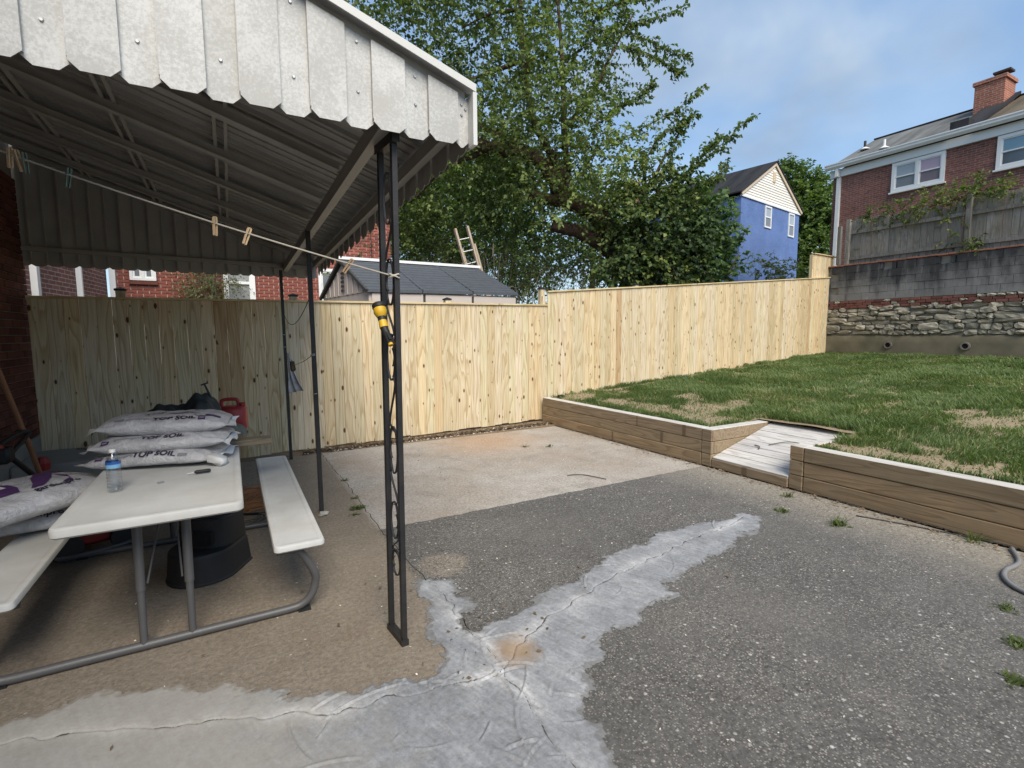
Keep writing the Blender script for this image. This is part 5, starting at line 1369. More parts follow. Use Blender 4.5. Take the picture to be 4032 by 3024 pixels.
# gable end with ribs and louvres
gx = lambda y: 2.25 + (y - 9.27) * (1.86 - 2.25) / (11.74 - 9.27) - 0.01
mb = MB(); mb.add([(gx(9.27), 9.27, 2.33), (gx(11.74), 11.74, 2.33), (gx(10.5), 10.5, 2.98), (gx(9.27) + .1, 9.27, 2.33), (gx(11.74) + .1, 11.74, 2.33), (gx(10.5) + .1, 10.5, 2.98)], [(0, 1, 2), (5, 4, 3), (0, 3, 4, 1), (1, 4, 5, 2), (2, 5, 3, 0)]); mb.build('gable', M['shed_wall'], sh)
for i in range(9):
    y = 9.5 + i * 0.25; zt_ = 2.33 + 0.65 * (1 - abs(y - 10.5) / 1.24)
    if zt_ > 2.42 and abs(y - 10.5) > 0.12:
        mb = MB(); mb.box(gx(y) - 0.022, gx(y) - 0.002, y - 0.035, y + 0.035, 2.34, zt_ - 0.04); mb.build('gable_rib', M['shed_wall'], sh)
for i in range(5):
    mb = MB(); mb.box(gx(10.5) - 0.03, gx(10.5) - 0.003, 10.40, 10.60, 2.42 + i * 0.085, 2.455 + i * 0.085); mb.build('louvre', M['shed_dark'], sh)
# roof in three panels with stepped plastic shingle rows
def lerp(a, b, t): return a + (b - a) * t
for k in range(3):
    t0, t1 = k / 3 + 0.003, (k + 1) / 3 - 0.003
    mb = MB(); rows = 11
    for j in range(rows):
        s0, s1 = j / rows, (j + 1) / rows
        A, B_ = lerp(lerp(eL, eR, t0), lerp(gL, gR, t0), s0), lerp(lerp(eL, eR, t1), lerp(gL, gR, t1), s0)
        C_, D_ = lerp(lerp(eL, eR, t1), lerp(gL, gR, t1), s1), lerp(lerp(eL, eR, t0), lerp(gL, gR, t0), s1)
        u = Vector((0, 0, 0.028)); w_ = Vector((0, 0, 0.006)); dn = Vector((0, 0, -0.03))
        mb.add([A + u, B_ + u, C_ + w_, D_ + w_, A + dn, B_ + dn, C_ + dn, D_ + dn], [(0, 1, 2, 3), (0, 4, 5, 1), (1, 5, 6, 2), (2, 6, 7, 3), (3, 7, 4, 0), (4, 7, 6, 5)])
    mb.build('roof_panel', M['shed_roof'], sh)
for k in (1, 2):
    t0 = k / 3; mb = MB(); mb.bar(lerp(eL, eR, t0) + Vector((0, 0, .03)), lerp(gL, gR, t0) + Vector((0, 0, .012)), 0.035, 0.02); mb.build('roof_seam', M['shed_roof'], sh)
for k in range(3):
    t0, t1 = k / 3, (k + 1) / 3
    mb = MB(); A, B_, C_, D_ = lerp(bL, bR, t0), lerp(bL, bR, t1), lerp(gL, gR, t1), lerp(gL, gR, t0)
    mb.add([A, B_, C_, D_] + [p + Vector((0, 0, .03)) for p in (A, B_, C_, D_)], [(0, 1, 2, 3), (7, 6, 5, 4), (0, 4, 5, 1), (1, 5, 6, 2), (2, 6, 7, 3), (3, 7, 4, 0)]); mb.build('roof_panel', M['shed_roof'], sh)
mb = MB(); mb.bar(gL + Vector((-.02, 0, .035)), gR + Vector((.02, 0, .035)), 0.13, 0.055); mb.build('ridge_cap', M['white'], sh)
mb = MB(); mb.bar(eL + Vector((0, -.005, -.01)), gL + Vector((0, 0, -.01)), 0.05, 0.06); mb.bar(bL + Vector((0, 0, -.01)), gL + Vector((0, 0, -.01)), 0.05, 0.06); mb.build('rake_trim', M['shed_dark'], sh)
# ladder leaning behind the shed
ld = thing('ladder', 'old wooden extension ladder leaning up behind the shed', 'ladder', (5.35, 11.9, 0.4))
base = Vector((6.2, 11.2, 0.4)); tA, tB = Vector((4.92, 11.5, 4.10)), Vector((5.245, 11.5, 4.19)); dirl = Vector((0.148, 0.0, -0.99))
for (tp, nm) in ((tA, 'a'), (tB, 'b')):
    mb = MB(); e = tp + Vector((0.235 / 0.96, -0.1, -0.97)) * 3.6; mb.bar(tp, e, 0.05, 0.085, up=(0, 1, 0)); mb.build('rail', M['ladderwood'], ld)
for tp in (tA + Vector((0.20, 0.06, -0.46)), tB + Vector((0.215, 0.06, -0.40))):
    mb = MB(); e = tp + Vector((0.235 / 0.96, -0.1, -0.97)) * 3.2; mb.bar(tp, e, 0.045, 0.075, up=(0, 1, 0)); mb.build('rail', M['ladderwood'], ld)
for i in range(11):
    s = 0.28 + i * 0.30; a = tA + Vector((0.235 / 0.96, -0.1, -0.97)) * s; b = tB + Vector((0.235 / 0.96, -0.1, -0.97)) * (s + 0.0)
    mb = MB(); mb.tube([a, b], 0.017, 8); mb.build('rung', M['steel'], ld)
# ------------------------------------------------------------------ picnic table
TX0, TX1, TY0, TY1 = -0.716, 0.017, 2.715, 4.93
pt = thing('picnic_table', 'off white plastic folding picnic table with attached benches and grey tube frame', 'picnic table', (-0.35, 3.7, 0))
def plank_top(name, x0, x1, y0, y1, z1, th, rad, inset):
    """moulded plastic top: rounded corners, rounded rim, shallow inset panel"""
    def ring(off, z):
        r = max(rad - off, 0.004); pts = []
        for (cx, cy, a0) in ((x1 - off - r, y0 + off + r, -pi / 2), (x1 - off - r, y1 - off - r, 0), (x0 + off + r, y1 - off - r, pi / 2), (x0 + off + r, y0 + off + r, pi)):
            for i in range(7):
                a = a0 + pi / 2 * i / 6; pts.append((cx + r * cos(a), cy + r * sin(a), z))
        return pts
    prof = [(0.012, z1 - th), (0.0, z1 - th + 0.01), (0.0, z1 - 0.012), (0.004, z1 - 0.003), (0.012, z1), (inset, z1), (inset + 0.004, z1 - 0.0025), (inset + 0.012, z1 - 0.003)]
    vs = []; fs = []; n = 28
    for off, z in prof: vs += ring(off, z)
    for i in range(len(prof) - 1):
        for j in range(n): fs.append((i * n + j, i * n + (j + 1) % n, (i + 1) * n + (j + 1) % n, (i + 1) * n + j))
    fs.append(tuple(range(n - 1, -1, -1))); k = (len(prof) - 1) * n; fs.append(tuple(range(k, k + n)))
    mb = MB(); mb.add(vs, fs); return mb.build(name, M['table'], pt, auto=35)
plank_top('tabletop', TX0, TX1, TY0, TY1, 0.74, 0.05, 0.035, 0.035)
plank_top('bench_seat', 0.143, 0.40, 2.82, 5.045, 0.43, 0.04, 0.028, 0.03)
plank_top('bench_seat', -1.115, -0.858, 2.784, 5.03, 0.43, 0.04, 0.028, 0.03)
def base_frame(y, yc):
    path = [(0.16, y - 0.02, 0.375), (0.235, y - 0.02, 0.372), (0.288, y - 0.015, 0.335), (0.345, y - 0.01, 0.22), (0.352, y, 0.15), (0.325, y, 0.075), (0.27, y, 0.032), (0.20, y, 0.024)]
    rightp = catmull(path, 5); left = [Vector((-0.716 - p.x, p.y, p.z)) for p in rightp][::-1]
    mb = MB(); mb.tube([p for p in rightp] + left, 0.022, 12); mb.build('base_tube', M['grey_tube'], pt, auto=50)
    for sx in (0.275, -0.99):
        mb = MB(); mb.bar((sx - 0.02, y, 0.005), (sx + 0.045, y, 0.005), 0.05, 0.012); mb.build('foot_cap', M['black_plastic'], pt)
    for xx in (-0.449, -0.246):
        mb = MB(); mb.tube([(xx, y + 0.0, 0.03), (xx, y + 0.02 * yc, 0.32)], 0.0175, 12); mb.tube([(xx, y + 0.018 * yc, 0.30), (xx, y + 0.06 * yc, 0.70)], 0.0215, 12); mb.build('leg', M['grey_tube'], pt, auto=50)
    mb = MB(); mb.tube([(-0.449, y + 0.06 * yc, 0.685), (-0.246, y + 0.06 * yc, 0.685)], 0.018, 8); mb.build('cross_tube', M['grey_tube'], pt)
base_frame(2.925, 1); base_frame(4.40, -1)
for xx in (-0.42, -0.275):
    mb = MB(); mb.tube([(xx, 2.945, 0.33), (xx - 0.05 if xx > -0.35 else xx + 0.05, 3.35, 0.66)], 0.005, 6); mb.build('brace', M['grey_tube'], pt)
    mb = MB(); mb.tube([(xx, 4.38, 0.33), (xx, 4.05, 0.66)], 0.006, 6); mb.build('brace', M['steel'], pt)
mb = MB()
for sx in (-0.66, -0.04): mb.bar((sx, 2.80, 0.683), (sx, 4.84, 0.683), 0.03, 0.012)
mb.build('rail', M['grey_tube'], pt)

# ------------------------------------------------------------------ bags of top soil
def bag(name, label, c, L, W, T, rz, ry=0.0, seed=0, ntip=2, group='bags of top soil', flat=0.40, prints=()):
    r = np.random.default_rng(seed)
    nu, ns = 72, 64
    us = np.linspace(-1, 1, nu); us = np.sign(us) * np.abs(us) ** 0.8
    ph = np.linspace(0, 2 * pi, ns, endpoint=False)
    k1, k2, k3 = r.uniform(0, 6, 3)
    def sect(u, p):
        au = np.abs(u)
        w = W / 2 * (1 - 0.10 * au ** 3 + 0.03 * np.sin(3 * u + k1)) 
        t = T / 2 * np.clip(1 - au ** 3.2, 0, 1) ** 0.62 + 0.0025
        cp, sp = np.cos(p), np.sin(p)
        y = -w * np.sign(cp) * np.abs(cp) ** 0.80
        z = t * np.sign(sp) * np.abs(sp) ** 0.85
        z = np.where(z < 0, np.maximum(z, -T * flat * 0.9 + 0.012 * np.abs(cp)), z)
        wr = (np.sin(7 * u + 4 * p + k2) + np.sin(13 * u - 6 * p + k3) + 0.8 * np.sin(23 * u + 9 * p + k1)) * 0.0022
        wr += np.exp(-((1 - au) / 0.25) ** 2) * np.sin(11 * p + k2 + 3 * u) * 0.006 * np.clip(1 - au ** 8, 0, 1)
        nrmz = np.where(z > 0, 1.0, 0.25)
        z = z + wr * nrmz + 0.012 * np.sin(2.2 * u + k3) * (T / 0.12) * (np.abs(sp))
        sag = -0.012 * au ** 2
        return u * L / 2, y, z + sag + T * 0.42
    U, P = np.meshgrid(us, ph, indexing='ij')
    X, Y, Z = sect(U, P)
    V = np.stack([X, Y, Z], -1).reshape(-1, 3)
    I = np.arange(nu * ns).reshape(nu, ns)
    F = np.stack([I[:-1], I[1:], np.roll(I[1:], -1, 1), np.roll(I[:-1], -1, 1)], -1).reshape(-1, 4)
    root = thing(name, label, 'soil bag', c, 0.0, group)
    mtx = Matrix.Rotation(rz, 4, 'Z') @ Matrix.Rotation(ry, 4, 'Y')
    def fin(o): o.matrix_local = mtx; return o
    fin(link('bag_body', np_mesh('bag_body', V, F, M['bag'], smooth=True), root, False))
    # heat sealed ends: thin crumpled flaps whose corners stick out
    for sg in (-1, 1):
        mb = MB(); n = 14; base = []; tip = []
        for i in range(n + 1):
            v = -1 + 2 * i / n
            x, y, z = [float(q) for q in sect(np.array(sg * 0.985), np.array(0.0 if v < 0 else pi))]
            y = v * W / 2 * 0.90; zz = T * 0.42 - 0.012
            jl = 0.035 + 0.012 * sin(3.1 * v + seed) + 0.012 * (abs(v) > 0.9)
            base.append((sg * L / 2 * 0.975, y, zz + 0.004 * sin(9 * v + seed)))
            tip.append((sg * (L / 2 * 0.985 + jl), y * 1.04, zz - 0.012 + 0.016 * sin(6.3 * v + seed * 2 + sg) ))
        vs = base + tip + [(p[0], p[1], p[2] + 0.0016) for p in base] + [(p[0], p[1], p[2] + 0.0016) for p in tip]; m_ = n + 1
        fs = []
        for i in range(n): fs += [(i, i + 1, m_ + i + 1, m_ + i), (2 * m_ + i, 3 * m_ + i, 3 * m_ + i + 1, 2 * m_ + i + 1), (m_ + i, m_ + i + 1, 3 * m_ + i + 1, 3 * m_ + i)]
        mb.add(vs, fs); fin(mb.build('sealed_end', M['bagseam'], root, smooth=True, world=False))
    # prints follow the film: (a along the bag, s along the film up from the front edge)
    pp = np.linspace(0, pi, 400); sx, sy, sz = sect(np.zeros(400), pp)
    arc = np.concatenate([[0], np.cumsum(np.hypot(np.diff(sy), np.diff(sz)))])
    def onfilm(a, s, lift=0.0016):
        p = np.interp(s, arc, pp); u = np.clip(np.asarray(a) / (L / 2), -0.97, 0.97)
        x, y, z = sect(u, p); e = 0.02
        x1, y1, z1 = sect(u, np.minimum(p + e, pi)); x2, y2, z2 = sect(u, np.maximum(p - e, 0))
        ty, tz = y1 - y2, z1 - z2; ln = np.hypot(ty, tz) + 1e-9
        return np.stack([x, y - tz / ln * lift, z + ty / ln * lift], -1)
    for pr_ in prints:
        kind, a0, s0, rot, mat, nm = pr_[0], pr_[1], pr_[2], pr_[3], pr_[4], pr_[5]
        vs, fs = pr_[6]; vs = np.array(vs)
        ca, sa = cos(rot), sin(rot)
        A = a0 + vs[:, 0] * ca - vs[:, 1] * sa; S = s0 + vs[:, 0] * sa + vs[:, 1] * ca
        me = bpy.data.meshes.new(nm); me.from_pydata([tuple(p) for p in onfilm(A, S, 0.0042 + 0.0010 * (kind == 'over') + 0.0014 * (kind == 'over2'))], [], fs); me.materials.append(M[mat])
        fin(link(nm, me, root, False))
    return root
TXT_BIG = text_geo('TOP SOIL', 0.054, 0.0022)
TXT_GP = text_geo('gardenpro', 0.034, 0.0002)
TXT_GPB = text_geo('gardenpro', 0.055, 0.0016)
TXT_1 = text_geo('1', 0.07, 0.002)
SQ = poly_geo([(-.020, -.018), (.020, -.018), (.020, .018), (-.020, .018)])
SQi = poly_geo([(-.012, -.006), (.012, -.006), (.012, .006), (-.012, .006)])
BAR = poly_geo([(-.026, -.013), (.026, -.013), (.026, .013), (-.026, .013)])
SW1 = poly_geo([(-.10, .005), (-.06, .035), (.0, .04), (.09, .02), (.02, .012), (-.04, .012)])
ARW = poly_geo([(-.075, .0), (-.05, .022), (.075, .022), (.075, -.022), (-.05, -.022)])
ARWi = poly_geo([(-.055, .0), (-.045, .014), (.0, .014), (.0, -.014), (-.045, -.014)])
def frontprints(kind):
    P = []
    if kind == 3:
        P += [('t', 0.055, 0.062, 0, 'inkprint', 'lettering', TXT_BIG), ('t', -0.125, 0.066, 0, 'greyprint', 'lettering', TXT_GP), ('t', -0.235, 0.085, 0, 'greyprint', 'barcode', BAR),
              ('t', 0.205, 0.064, 0, 'paper', 'print_square', SQ), ('over', 0.205, 0.064, 0, 'greyprint', 'print_inset', SQi), ('t', 0.23, 0.125, -.05, 'paper', 'print_arrow', ARW), ('over', 0.22, 0.125, -.05, 'whiteprint', 'print_inset', ARWi),
              ('t', 0.10, 0.165, -.1, 'paper', 'print_swoosh', SW1), ('t', -0.06, 0.185, 0.25, 'inkprint', 'lettering', text_geo('TOP', 0.06, 0.0012))]
    if kind == 2:
        P += [('t', 0.02, 0.056, 0, 'inkprint', 'lettering', TXT_BIG), ('t', -0.16, 0.06, 0, 'greyprint', 'lettering', TXT_GP), ('t', -0.275, 0.05, 0, 'paper', 'print_square', SQ), ('over', -0.275, 0.05, 0, 'greyprint', 'print_inset', SQi)]
    if kind == 1:
        P += [('t', 0.045, 0.030, 0, 'inkprint', 'lettering', TXT_BIG), ('t', -0.135, 0.034, 0, 'greyprint', 'lettering', TXT_GP), ('t', -0.25, 0.038, 0, 'paper', 'print_square', SQ), ('over', -0.25, 0.038, 0, 'greyprint', 'print_inset', SQi), ('t', 0.20, 0.040, 0, 'greyprint', 'barcode', BAR)]
    return P
bag('soil_bag', 'bottom bag of the white top soil stack lying flat on the table', (-0.415, 3.885, 0.741), 0.70, 0.46, 0.125, radians(-19), 0, 1, prints=frontprints(1))
bag('soil_bag', 'middle bag of the white top soil stack on the picnic table', (-0.385, 3.90, 0.832), 0.72, 0.46, 0.13, radians(-9), 0, 2, prints=frontprints(2))
bag('soil_bag', 'topmost white top soil bag of the stack with purple arrow print', (-0.375, 3.97, 0.922), 0.70, 0.46, 0.145, radians(-5), radians(1.5), 3, prints=frontprints(3))
mb = MB(); mb.bbox(-0.06, 0.05, -0.04, 0.04, 0, 0.05, 0.012, jit=0.014); mb.v = [(x * 0.9, y, z) for x, y, z in mb.v]
link('bag_corner', mb.mesh('bag_corner', M['bagseam'], True), None, True, (-0.11, 3.575, 0.752), (0, 0.3, -0.5))
o = bpy.data.objects['bag_corner']; tag(o, 'crumpled white plastic bag corner poking out beside the table stack', 'plastic scrap')
SWA = poly_geo([(-.02, -.12), (.03, -.13), (.13, -.02), (.20, .10), (.30, .17), (.36, .20), (.25, .20), (.14, .16), (.08, .08), (.045, .0), (.02, -.06)], 0.02)
SWB = poly_geo([(.10, -.13), (.155, -.135), (.175, -.05), (.15, .06), (.19, -.02), (.165, -.08)], 0.02)
BLK = poly_geo([(-.18, -.13), (-.06, -.13), (-.03, -.05), (-.02, .06), (-.05, .12), (-.10, .05), (-.18, .05)], 0.02)
WBX = poly_geo([(-.17, -.01), (-.07, -.01), (-.07, .05), (-.17, .05)], 0.02)
bag('soil_bag', 'white garden soil bag with big purple swooshes lying on the far bench', (-1.15, 3.76, 0.555), 0.95, 0.60, 0.17, radians(42), 0, 4, prints=[
    ('t', 0.16, 0.125, 0.05, 'inkprint', 'lettering', TXT_GPB), ('t', 0.07, 0.29, 0.0, 'paper', 'print_swoosh', SWA), ('t', 0.09, 0.29, 0.0, 'paper', 'print_swoosh', SWB),
    ('t', 0.06, 0.30, 0.0, 'paper', 'print_block', BLK), ('over', 0.07, 0.30, 0.0, 'whiteprint', 'print_panel', WBX), ('over2', -0.06, 0.295, 0.0, 'inkprint', 'lettering', TXT_1)])
bag('soil_bag', 'lower white soil bag squashed under the purple swoosh bag on the far bench', (-1.05, 3.93, 0.432), 0.85, 0.52, 0.14, radians(12), 0, 5, prints=[('t', 0.0, 0.055, 0.0, 'inkprint', 'lettering', TXT_GPB)])

# ------------------------------------------------------------------ things on and around the table
wb = thing('water_bottle', 'clear plastic water bottle with blue label and white cap on the table', 'bottle', (-0.565, 3.245, 0.741))
prof = [(0.0, 0.004), (0.022, 0.0), (0.030, 0.004), (0.0325, 0.014)]
for i in range(6):
    z = 0.022 + i * 0.016; prof += [(0.0325, z), (0.0325, z + 0.007), (0.0302, z + 0.0105), (0.0302, z + 0.0125)]
prof += [(0.0325, 0.122), (0.0325, 0.158), (0.031, 0.165), (0.026, 0.182), (0.018, 0.197), (0.0125, 0.204), (0.0125, 0.211)]
n = 24; mb = MB()
mb.lathe(prof, n); mb.f = mb.f[:-2]; mb.mi = mb.mi[:-2]; mb.build('bottle_body', M['pet'], wb, smooth=True, world=False)
mb = MB(); mb.lathe([(0.0331, 0.146), (0.0331, 0.160), (0.0325, 0.160), (0.0325, 0.146)], n); lb_ = mb.build('label', M['bluelabel'], wb, world=False, auto=40)
mb = MB(); mb.lathe([(0.0330, 0.126), (0.0330, 0.1458), (0.0324, 0.1458), (0.0324, 0.126)], n); mb.build('label_band', M['bluelabel2'], lb_, world=False, auto=40)
mb = MB(); mb.lathe([(0.0, 0.207), (0.0145, 0.207), (0.0145, 0.220), (0.013, 0.2215), (0.0, 0.2215)], n); mb.build('cap', M['white'], wb, world=False, auto=40)
sd = thing('screwdriver', 'short black handled screwdriver lying on the tabletop', 'screwdriver', (-0.195, 3.405, 0.742), radians(5))
mb = MB(); mb.lathe([(0.0, -0.045), (0.009, -0.043), (0.0115, -0.03), (0.010, 0.0), (0.0115, 0.025), (0.007, 0.038), (0.0, 0.04)], 12, mat=Matrix.Translation((0.012, 0, 0.0115)) @ Matrix.Rotation(-pi / 2, 4, 'Y')); mb.build('handle', M['black_plastic'], sd, world=False, auto=40)
mb = MB(); mb.tube([(-0.028, 0, 0.0115), (-0.062, -0.004, 0.008)], 0.003, 8); mb.build('shaft', M['steel'], sd, world=False)
mb = MB(); mb.bar((-0.39, 3.295, 0.7445), (-0.36, 3.305, 0.7445), 0.010, 0.005); o = mb.build('metal_clip', M['steel']); tag(o, 'tiny grey metal clip lying on the table in front of the bags', 'clip')
pl = MB(); pl.bbox(-0.28, 0.28, -0.07, 0.07, 0, 0.042, 0.004); o = link('wood_plank', pl.mesh('wood_plank', M['oldplank']), None, True, (-0.04, 4.30, 0.742), (0, 0, radians(-3)))
o.location = (-0.045, 4.16, 0.742); tag(o, 'old grey wooden plank sticking out over the table edge behind the bags', 'plank')

gc = thing('gas_can', 'red plastic gas can with moulded handle at the far end of the table', 'gas can', (0.0, 4.80, 0.742), radians(-12))
mb = MB(); mb.bbox(-0.10, 0.095, -0.08, 0.08, 0.0, 0.215, 0.028); g_ = mb.build('can_body', M['red_plastic'], gc, world=False, auto=50)
mb = MB(); mb.tube(catmull([(-0.088, 0, 0.20), (-0.088, 0, 0.258), (-0.05, 0, 0.272), (0.02, 0, 0.270), (0.035, 0, 0.245), (0.035, 0, 0.205)], 5), 0.0145, 10); mb.build('handle', M['red_plastic'], gc, world=False, auto=50)
mb = MB(); mb.lathe([(0, 0), (0.026, 0), (0.026, 0.03), (0.02, 0.034), (0, 0.034)], 14, (0.066, 0, 0.208)); mb.build('cap', M['red_metal'], gc, world=False, auto=40)

def cloth_blob(name, mat, fn, nx=26, ny=26, seed=0):
    """lumpy draped sheet with thickness; fn(u,v)->(x,y,z) with u,v in [-1,1]"""
    vs = []; fs = []
    for i in range(nx + 1):
        for j in range(ny + 1): vs.append(fn(-1 + 2 * i / nx, -1 + 2 * j / ny))
    k = (nx + 1) * (ny + 1)
    for i in range(nx):
        for j in range(ny): a = i * (ny + 1) + j; fs.append((a, a + ny + 1, a + ny + 2, a + 1))
    mb = MB(); mb.add(vs, fs); return mb.mesh(name, mat, True)
def tarp_fn(u, v):
    r = hypot(u, v) / 1.25
    hx = 0.33 * max(0, 1 - ((u - 0.45) / 0.50) ** 2) ** 0.6 * max(0, 1 - abs(v) ** 2.2) ** 0.5 if abs(u - 0.45) < 0.5 else 0
    h2 = 0.25 * max(0, 1 - ((u + 0.25) / 0.75) ** 2) ** 0.7 * max(0, 1 - abs(v) ** 2) ** 0.5 if abs(u + 0.25) < 0.75 else 0
    z = max(hx, h2) + 0.02 * max(0, 1 - r) 
    z += (sin(9 * u + 5 * v) + sin(14 * v - 6 * u + 1) + 0.6 * sin(25 * u + 3 * v)) * 0.013 * min(1, z * 12)
    return (u * 0.33, v * 0.22, max(z, 0.003))
o = link('tarp', cloth_blob('tarp', M['tarp'], tarp_fn, 40, 30), None, True, (-0.37, 4.72, 0.742), (0, 0, radians(-4)))
tag(o, 'crumpled dark grey tarp heaped on the table behind the top soil stack', 'tarp')
o = link('cloth_rag', cloth_blob('cloth_rag', m_simple('grey_green_cloth', (0.14, 0.145, 0.13), 0.9, 0.3, 8, 0, 0.3, 30), lambda u, v: (u * 0.085, v * 0.07, 0.085 * max(0, 1 - u * u) ** .5 * max(0, 1 - v * v) ** .5 + 0.006 * sin(11 * u + 7 * v) + 0.012)), None, True, (0.0, 4.58, 0.742))
tag(o, 'balled grey rag beside the red gas can on the table', 'rag')
bl = thing('hammer', 'black steel rod with flat head sticking up out of the dark tarp', 'tool', (-0.15, 4.72, 1.0))
mb = MB(); mb.tube([(-0.13, 4.72, 0.98), (-0.165, 4.72, 1.07), (-0.195, 4.72, 1.155)], [0.008, 0.009, 0.007], 8); mb.build('shaft', M['black_iron'], bl)
mb = MB(); mb.bar((-0.222, 4.72, 1.152), (-0.170, 4.72, 1.170), 0.018, 0.012); mb.build('head', M['black_iron'], bl)

# step stool
st = thing('step_stool', 'black plastic two step stool with a half round lower step under the table', 'stool', (-0.225, 3.72, 0.0), radians(-28))
def dshape(r_, back, n=16, ox=0.0):
    pts = [(-r_, back)] + [(-r_ * cos(pi * i / n), -r_ * 1.0 * sin(pi * i / n) + ox) for i in range(n + 1)] + [(r_, back)]
    return pts
def loft(mb, rings):
    n = len(rings[0]); vs = [p for rg in rings for p in rg]; fs = []
    for i in range(len(rings) - 1):
        for j in range(n): fs.append((i * n + j, i * n + (j + 1) % n, (i + 1) * n + (j + 1) % n, (i + 1) * n + j))
    fs.append(tuple(range(n - 1, -1, -1))); k = (len(rings) - 1) * n; fs.append(tuple(range(k, k + n))); mb.add(vs, fs)
mb = MB(); loft(mb, [[(x * s, y * s, z) for x, y in dshape(0.205, 0.20)] for z, s in ((0.0, 1.03), (0.012, 1.03), (0.018, 1.0), (0.165, 0.94), (0.180, 0.93), (0.188, 0.90))]); mb.build('lower_step', M['black_plastic'], st, world=False, auto=35)
mb = MB()
def up_ring(z, w, f): return [(-w, 0.20, z), (-w, f + 0.05, z), (-w * 0.85, f, z), (-w * 0.45, f - 0.035, z), (0, f - 0.045, z), (w * 0.45, f - 0.035, z), (w * 0.85, f, z), (w, f + 0.05, z), (w, 0.20, z)]
loft(mb, [up_ring(0.185, 0.178, -0.02), up_ring(0.34, 0.165, 0.0), up_ring(0.365, 0.165, -0.005), up_ring(0.374, 0.158, 0.005)]); mb.build('upper_step', M['black_plastic'], st, world=False, auto=35)
mb = MB(); loft(mb, [[(x, y, z) for x, y in ((-0.1, -0.075), (0.1, -0.075), (0.1, -0.04), (-0.1, -0.04))] for z in (0.215, 0.30)]); mb.build('front_recess', M['dark_hole'], st, world=False)
mb = MB(); mb.box(-0.12, 0.12, -0.02, 0.15, 0.374, 0.378); mb.build('tread_pad', M['black_plastic'], st, world=False)

# red mower parked under the table
mw = thing('lawn_mower', 'small red mower with a grey hubbed wheel parked in the dark under the table', 'mower', (-0.95, 4.62, 0), radians(20))
mb = MB(); mb.bbox(-0.20, 0.16, -0.17, 0.17, 0.07, 0.17, 0.025); mb.build('deck', M['red_metal'], mw, world=False, auto=40)
mb = MB(); mb.bbox(-0.10, 0.08, -0.10, 0.10, 0.17, 0.30, 0.03); mb.build('engine', M['black_plastic'], mw, world=False, auto=40)
for (wx, wy) in ((0.15, -0.19), (-0.18, -0.19), (0.15, 0.19), (-0.18, 0.19)):
    mt_ = Matrix.Translation((wx, wy, 0.095)) @ Matrix.Rotation(pi / 2, 4, 'X')
    mb = MB(); mb.lathe([(0.062, -0.022), (0.09, -0.022), (0.095, -0.012), (0.095, 0.012), (0.09, 0.022), (0.062, 0.022)], 22, mat=mt_); wh = mb.build('wheel', M['black_plastic'], mw, world=False, auto=40)
    mb = MB(); mb.lathe([(0.0, -0.018), (0.02, -0.026), (0.03, -0.016), (0.061, -0.018), (0.061, 0.018), (0.0, 0.018)], 20, mat=mt_); mb.build('hub', M['grey_tube'], wh, world=False, auto=40)
mb = MB(); mb.tube(catmull([(-0.27, -0.12, 0.20), (-0.28, -0.15, 0.09), (-0.22, -0.21, 0.045), (0.0, -0.24, 0.04), (0.20, -0.22, 0.045)], 5), 0.016, 8); mb.build('guard_tube', M['grey_tube'], mw, world=False)

# pine straw and loose cable under the bench
def straw(name, n, cx, cy, rx, ry, zt, L, mat, seed, rad=0.0016):
    r = random.Random(seed); mb = MB()
    for i in range(n):
        a = r.gauss(0.15, 0.55); l = L * r.uniform(0.6, 1.2); x, y = cx + r.uniform(-rx, rx), cy + r.uniform(-ry, ry); z = r.uniform(0.006, zt)
        d = Vector((cos(a), sin(a), r.uniform(-.06, .06))) * l / 2; p = Vector((x, y, z)); b = Vector((-sin(a), cos(a), 0)) * r.uniform(-.02, .02)
        q0, q1 = p - d, p + d; q0.z = max(q0.z, .004); q1.z = max(q1.z, .004)
        mb.tube([q0, p + b, q1], rad, 3, caps=False)
    return mb.build(name, mat)
o = straw('pine_straw', 420, 0.12, 5.15, 0.20, 0.30, 0.06, 0.30, M['straw'], 71, 0.0024); tag(o, 'heap of orange brown pine straw under the far end of the bench', 'pine straw', None, 'stuff')
mb = MB()
r = random.Random(5)
for i in range(5):
    cx, cy, ra = 0.0 + r.uniform(-.03, .03), 4.62 + r.uniform(-.03, .03), r.uniform(0.10, 0.15)
    mb.tube([(cx + ra * 1.25 * cos(2 * pi * k / 28), cy + ra * sin(2 * pi * k / 28), 0.008 + 0.007 * i + 0.004 * sin(k)) for k in range(28)], 0.0042, 6, closed=True)
o = mb.build('cable_coil', M['cable'], smooth=True); tag(o, 'loose coil of thin dark cable on the ground by the step stool', 'cable')

